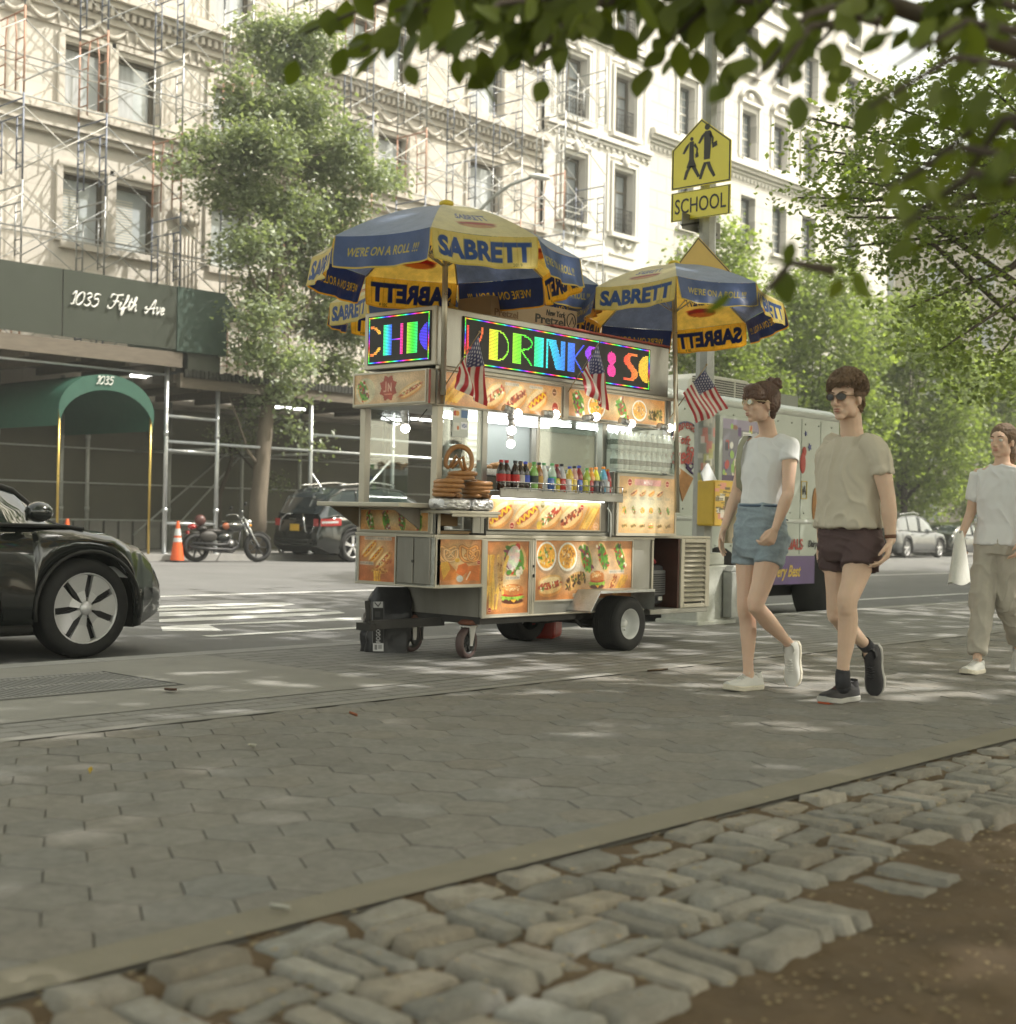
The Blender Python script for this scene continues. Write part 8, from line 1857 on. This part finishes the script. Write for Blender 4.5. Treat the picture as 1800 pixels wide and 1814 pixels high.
# ================================================================== TREES
mBark = M('bark', (.15, .125, .095), .95, var=.35, scale=5, bump=1., bscale=14, stretch=(1, 1, .22), world=True); mBark2 = M('dark_bark', (.075, .06, .045), .95, var=.3, scale=6, bump=1., bscale=18, stretch=(1, 1, .25), world=True)
mLG = leaf_mat('ginkgo_leaf', (.14, .175, .105), (.31, .355, .24), .35, .4); mLB = leaf_mat('bright_leaf', (.115, .155, .045), (.26, .32, .11), .5, .2); mLM = leaf_mat('mid_leaf', (.08, .11, .035), (.18, .23, .085), .45, .3); mLF = leaf_mat('near_leaf', (.085, .115, .015), (.15, .185, .03), .45, .15)
def leaf_cloud(b, blobs, n, size, rs, flat=.0, droop=.35):
    """leaf sized quads folded along the middle, scattered in clusters through blobs ((c, r)...), denser towards the twigs' ends"""
    vol = [r[0]*r[1]*r[2] for c, r in blobs]; tot = sum(v**.75 for v in vol)
    for (c, r), v in zip(blobs, vol):
        k = int(n*v**.75/tot); ncl = max(4, k//26)
        cl = []
        for _ in range(ncl):
            d = Vector((rs.gauss(0, 1), rs.gauss(0, 1), rs.gauss(0, 1))).normalized(); q = rs.uniform(.35, 1.)**.5*(1+.22*noise.noise(Vector((d.x*2.2+c[0], d.y*2.2, d.z*2.2+c[2]))))
            cl.append((Vector((c[0]+d.x*r[0]*q, c[1]+d.y*r[1]*q, c[2]+d.z*r[2]*q)), d))
        for i in range(k):
            p0, d = cl[rs.randrange(ncl)]; sg = size*1.75; p = p0+Vector((rs.gauss(0, sg), rs.gauss(0, sg), rs.gauss(0, sg*.6)))
            s_ = size*rs.uniform(.6, 1.25); a = rs.uniform(0, 2*PI); e = rs.gauss(-droop, .45); u = Vector((math.cos(a)*math.cos(e), math.sin(a)*math.cos(e), math.sin(e))); w_ = u.cross(Vector((rs.gauss(0, .5), rs.gauss(0, .5), 1))).normalized(); nn = u.cross(w_)*.12*s_
            b.add([p, p+u*s_*.45+w_*s_*.34+nn, p+u*s_, p+u*s_*.45-w_*s_*.34+nn], [(0, 1, 2), (0, 2, 3)])
    return b
def tree(name, base, trunk, limbs, blobs, n, size, leafm, barkm, lab, seed, group=None, flat=0):
    rs = random.Random(seed); r_ = empty(name, base, 0, lab, 'tree', group); B = Vector(base)
    t = MB(); t.tube([Vector(p)-B for p, r in trunk], [r for p, r in trunk], 12)
    for pts, r0 in limbs: k = len(pts); t.tube([Vector(p)-B for p in pts], [r0*(1-.8*i/(k-1)) for i in range(k)], 7)
    top = Vector(trunk[-1][0])
    for c, r in blobs[::max(1, len(blobs)//14)]:
        s_ = Vector(trunk[-2][0])*.5+top*.5 if len(trunk) > 1 else top; m_ = (s_+Vector(c))/2+Vector((0, 0, -.15*abs(c[2]-s_.z))); t.tube([s_-B, m_-B, Vector(c)-B], [trunk[-1][1]*.55, .03, .01], 6)
    t.build('trunk', barkm, r_); b = MB(); leaf_cloud(b, [((c[0]-B.x, c[1]-B.y, c[2]-B.z), r) for c, r in blobs], n, size, rs); b.build('crown', leafm, r_, fix=False); return r_
# left street tree: outline read off the photograph, depth from its own trunk
TYv = 26.9
def PT(px, py, dy=0.): return tuple(PY(px, py, TYv+dy))
tb = PT(455, 985); tb = (tb[0], tb[1], gz(tb[0]))
trunk = [(tb, .25), (PT(457, 900), .21), (PT(468, 780), .185), (PT(478, 690), .17), (PT(487, 580), .15), (PT(492, 470), .12), (PT(500, 350), .09), (PT(505, 220), .05)]
bl_ = [(400, 265, 60, 36), (350, 250, 40, 20), (330, 300, 34, 18), (440, 190, 60, 46), (510, 130, 50, 50), (550, 190, 60, 50), (470, 260, 70, 60), (560, 290, 70, 60), (620, 250, 45, 40), (650, 310, 60, 26), (700, 320, 36, 14), (430, 340, 60, 50), (380, 330, 36, 30), (520, 380, 80, 60), (600, 370, 60, 45), (455, 430, 60, 50), (560, 460, 70, 60), (630, 430, 45, 40), (640, 500, 40, 40), (410, 450, 28, 20), (480, 520, 60, 50), (455, 560, 48, 45), (575, 560, 70, 50), (625, 580, 55, 40), (448, 620, 42, 40), (520, 640, 50, 36), (600, 650, 50, 34), (490, 700, 40, 26), (460, 720, 28, 20), (535, 700, 28, 22), (520, 755, 22, 26), (555, 790, 16, 18), (420, 140, 30, 30), (480, 70, 60, 50), (560, 70, 60, 50), (420, 640, 14, 28), (520, 235, 60, 60)]
blobs = []; rs0 = random.Random(3)
for x, y, rx, ry in bl_:
    dy = rs0.uniform(-1.2, 1.1)*(1 if rx > 30 else .4); c = PT(x, y, dy); k = ((Vector(c)-CAM).dot(vF))/CF; blobs.append((c, (rx*k*.80, rx*k*.75, ry*k*.80)))
limbs = [([PT(478, 690), PT(500, 600), PT(560, 520), PT(610, 470)], .09), ([PT(485, 600), PT(450, 500), PT(420, 420)], .07), ([PT(492, 470), PT(560, 380), PT(640, 325), PT(720, 318)], .07), ([PT(497, 400), PT(430, 330), PT(340, 275), PT(305, 292)], .06), ([PT(462, 830), PT(440, 800), PT(420, 740), PT(405, 700)], .05)]
tree('street_tree', tb, trunk, limbs, blobs, 38000, .15, mLG, mBark, 'grey green ginkgo tree rising before the scaffolding, left of the umbrella', 11)
# small ornamental tree under the shed
tb2 = (21.6, 29.5, gz(21.6)); tree('street_tree', tb2, [(tb2, .09), ((21.5, 29.4, 1.2), .07), ((21.9, 29.4, 2.2), .05), ((21.7, 29.4, 3.0), .03)], [], [((21.9, 29.3, 2.8), (.8, .5, .5)), ((23.3, 29.2, 1.6), (.5, .3, .4))], 900, .09, mLG, mBark2, 'thin dark multi stemmed tree in the shade under the shed', 12)
# row of trees along the avenue on the right
def simple_tree(x, y, h, cr, hb, n, size, leafm, lab, seed, tr_=.18, barkm=None, nb=16, squash=.8, group=None, lean=(0, 0)):
    rs = random.Random(seed); b0 = (x, y, gz(x)); top = (x+lean[0], y+lean[1], gz(x)+h*.62)
    trunk = [(b0, tr_*1.15), ((x+lean[0]*.3, y+lean[1]*.3, gz(x)+hb*.5), tr_*.95), ((x+lean[0]*.6, y+lean[1]*.6, gz(x)+hb), tr_*.85), (top, tr_*.4)]; blobs = []
    for k in range(nb):
        a = k*2.4+rs.uniform(-.3, .3); t = (k+.5)/nb; z = hb+(h-hb)*t; q = cr*math.sin(PI*min(.97, .16+t*.8))**.7*rs.uniform(.45, .85)
        blobs.append(((top[0]+q*math.cos(a), top[1]+q*math.sin(a), gz(x)+z), (cr*rs.uniform(.3, .46), cr*rs.uniform(.3, .46), (h-hb)*rs.uniform(.12, .2)*squash*1.1)))
    limbs = [([trunk[2][0], tuple((Vector(trunk[2][0])+Vector(c))/2+Vector((0, 0, .2*h*.1))), c], tr_*.5) for c, r in blobs[:6]]
    return tree('avenue_tree', b0, trunk, limbs, blobs, n, size, leafm, barkm or mBark2, lab, seed, group)
ga = 'trees lining the avenue'
simple_tree(*(lambda p: (p.x, p.y))(G(1452, 952)+Vector((0, 0, 0)) if False else Vector((40.5, 26.9, 0))), 10.8, 2.3, 2.2, 20000, .20, mLB, 'bright green round tree behind the walking man, before the white building', 21, .13, group=ga)
simple_tree(47.5, 27., 10.5, 2.9, 2.6, 20000, .22, mLB, 'bright green tree between the truck roof and the walking man', 22, .15, group=ga)
simple_tree(55.5, 27.1, 10.5, 3.6, 2.2, 24000, .25, mLB, 'bright green tree with forked pale trunk above the grey parked car', 23, .17, group=ga)
simple_tree(66, 27.2, 9., 3.6, 2.0, 14000, .28, mLB, 'green tree further down the far kerb at the right', 24, .17, group=ga)
simple_tree(84, 26.5, 11, 4.5, 2.2, 7000, .3, mLM, 'distant green tree on the far kerb beyond the side street', 25, .2, group=ga)
simple_tree(100, 24., 12, 6, 2.0, 7000, .36, mLM, 'most distant tree closing the avenue', 26, .2, group=ga)
# park side trees whose branches reach into the picture from the right
def park(x, y, h, cr, hb, n, size, lab, seed, leafm=mLM, **k): return simple_tree(x, y, h, cr, hb, n, size, leafm, lab, seed, .3, mBark, 26, group='tall trees on the park side of the avenue', **k)
park(27., 6.6, 17., 6.0, 6.2, 26000, .20, 'tall tree whose branches fill the upper right corner', 31, mLB)
park(38., 6.9, 16., 6.0, 4.2, 16000, .26, 'tall tree behind the man on the park side', 32, mLM)
park(52., 6.9, 15., 6.0, 3.6, 12000, .32, 'third tall tree along the park side', 33, mLM)
mb_ = [(1640, 190, 95), (1560, 250, 80), (1670, 290, 95), (1585, 350, 85), (1500, 385, 62), (1455, 365, 36), (1420, 262, 34), (1455, 285, 45), (1650, 430, 95), (1560, 450, 75), (1500, 320, 60), (1440, 210, 30), (1705, 520, 100), (1610, 545, 62), (1760, 350, 130), (1750, 150, 110), (1535, 170, 50), (1665, 620, 66), (1480, 440, 40), (1760, 640, 100), (1520, 240, 60), (1410, 350, 26)]
mt_ = []; rm = random.Random(9)
for x_, y_, r_ in mb_: d_ = rm.uniform(15., 18.5); c_ = CAM+ray(x_, y_)*d_; k_ = r_*d_/CF; mt_.append((tuple(c_), (k_, k_, k_*.7)))
tree('avenue_tree', (21.5, 6.9, gz(21.5)), [((21.5, 6.9, gz(21.5)), .2), ((21.3, 6.95, 2.5), .16), ((20.8, 7.0, 4.6), .12), ((20, 7.2, 7), .05)], [([(21.2, 6.95, 3.2), (19.5, 7.3, 3.9), mt_[3][0], mt_[5][0]], .07), ([(21.2, 6.95, 2.9), (19.5, 7.2, 3.2), mt_[8][0], mt_[9][0]], .06)], mt_, 9500, .095, mLB, mBark2, 'leafy kerb tree reaching in from the right above the truck and couple', 51, 'tall trees on the park side of the avenue')
# near trees overhead: they shade the pavement and the cart
def shade(x, y, h, cr, hb, n, size, lab, seed): 
    rs = random.Random(seed); b0 = (x, y, gz(x)); blobs = []
    for k in range(34):
        a = rs.uniform(0, 2*PI); q = cr*rs.uniform(.05, 1)**.5; z = hb+(h-hb)*rs.uniform(.0, 1)*(1-.5*(q/cr)**2); blobs.append(((x+q*math.cos(a), y+q*math.sin(a), gz(x)+z), (cr*rs.uniform(.22, .34), cr*rs.uniform(.22, .34), (h-hb)*rs.uniform(.1, .16))))
    return tree('park_tree', b0, [(b0, .42), ((x, y, hb*.5), .33), ((x, y, hb), .28), ((x, y, h*.75), .1)], [([(x, y, hb*.9), ((x+c[0])/2, (y+c[1])/2, hb*1.02), c], .12) for c, r in blobs[:9]], blobs, n, size, mLM, mBark, lab, seed, 'spreading park trees overhead')
for i, (x, y, h, cr, hb) in enumerate(SHADE): shade(x, y, h, cr, hb, SHN, .42, ['spreading park tree behind the photographer', 'spreading park tree right of the photographer', 'spreading park tree further right beyond the frame', 'spreading park tree left of the photographer', 'spreading park tree down the avenue out of frame', 'spreading park tree beyond the left edge', 'spreading park tree farthest along the wall'][i], 40+i)
# leaves of the low branch in front of the lens
nb_ = empty('overhanging_branch_tree', (4.6, -1.2, gz(4.6)), 0, 'park tree whose low branches with big oval leaves hang across the top edge', 'tree'); NB = Vector(nb_.location)
b = MB(); b.tube([Vector((0, 0, 0)), Vector((.0, .05, 1.8)), Vector((-.1, .2, 3.2)), Vector((-.3, .4, 5.))], [.16, .13, .11, .07], 10); tw = MB(); lv = MB(); rs = random.Random(77)
def leaf_big(p, d, s_):
    d = d.normalized(); sd = d.cross(Vector((rs.gauss(0, .6), rs.gauss(0, .6), rs.gauss(0, .6)))+vF*.9).normalized(); nn = d.cross(sd); w0 = [0, .6, .95, 1., .85, .5, .0]; rows = []
    for i, w_ in enumerate(w0):
        t = i/6; c = p+d*s_*t+nn*s_*.10*t*t; rows.append([c-sd*s_*.29*w_+nn*s_*.06*w_, c, c+sd*s_*.29*w_+nn*s_*.06*w_])
    lv.strip(rows)
def spray(px0, py0, px1, py1, dist, n, droop=1.):
    P0 = CAM+ray(px0, py0)*dist; P1 = CAM+ray(px1, py1)*(dist+rs.uniform(-.3, .3)); tw.tube([P0-NB, (P0+P1)/2+Vector((0, 0, .05))-NB, P1-NB], [.010, .007, .003], 6)
    for k in range(n):
        t = (k+rs.random())/n; p = P0*(1-t)+P1*t+Vector((0, 0, .05*4*t*(1-t)))+Vector((rs.gauss(0, .04), rs.gauss(0, .04), rs.gauss(0, .03))); d = Vector((rs.gauss(0, .55), rs.gauss(0, .55), -droop*rs.uniform(.3, 1.2)))+(P1-P0).normalized()*.4; leaf_big(p-NB, d, rs.uniform(.05, .102)*min(1.05, dist/2.9))
# (start, end, distance, count): sprays follow the dark leaf masses along the top and the upper right
SPR = [(1000, -60, 540, 60, 3.1, 26), (980, -40, 640, 90, 3.1, 24), (1000, -10, 760, 110, 3.0, 26), (1010, 20, 850, 130, 3.0, 24), (1100, 0, 940, 110, 3.1, 20), (1100, -40, 700, 20, 3.2, 30), (1200, -50, 1000, 60, 3.1, 24), (1300, -20, 1150, 100, 3.0, 22), (1350, 0, 1180, 80, 2.9, 14),
       (1480, -40, 1270, 120, 2.8, 16), (1520, 0, 1330, 150, 2.8, 14), (1500, 40, 1365, 150, 2.7, 8), (1560, 40, 1430, 100, 2.8, 8), (1700, -60, 1400, 0, 3.0, 16), (1500, -80, 1200, -30, 3.1, 20), (1200, -80, 800, -40, 3.2, 24), (900, -80, 560, -30, 3.3, 18),
       (1830, 60, 1580, 120, 2.5, 16), (1830, 120, 1540, 190, 2.4, 10), (1860, 240, 1640, 290, 2.2, 12), (1860, 290, 1560, 340, 2.1, 14), (1850, 330, 1600, 400, 2.0, 11), (1860, 380, 1680, 370, 2.1, 10), (1480, 480, 1320, 560, 2.2, 5), (1860, 200, 1700, 330, 2.1, 9), (1830, 20, 1650, 60, 2.7, 20), (1620, -60, 1550, 60, 2.8, 10)]
for x0, y0, x1, y1, d, n in SPR: spray(x0, y0, x1, y1, d, n)
bs_ = CAM+ray(1840, 100)*2.8; bt_ = CAM+ray(1300, -90)*3.1; bt2 = CAM+ray(700, -110)*3.3
b.tube([Vector((-.3, .4, 5.))*.9, (bs_-NB), (bt_-NB), (bt2-NB)], [.06, .035, .02, .01], 8); b.build('trunk', mBark, nb_); tw.build('twigs', mBark2, nb_); lv.build('leaves', mLF, nb_, fix=False)
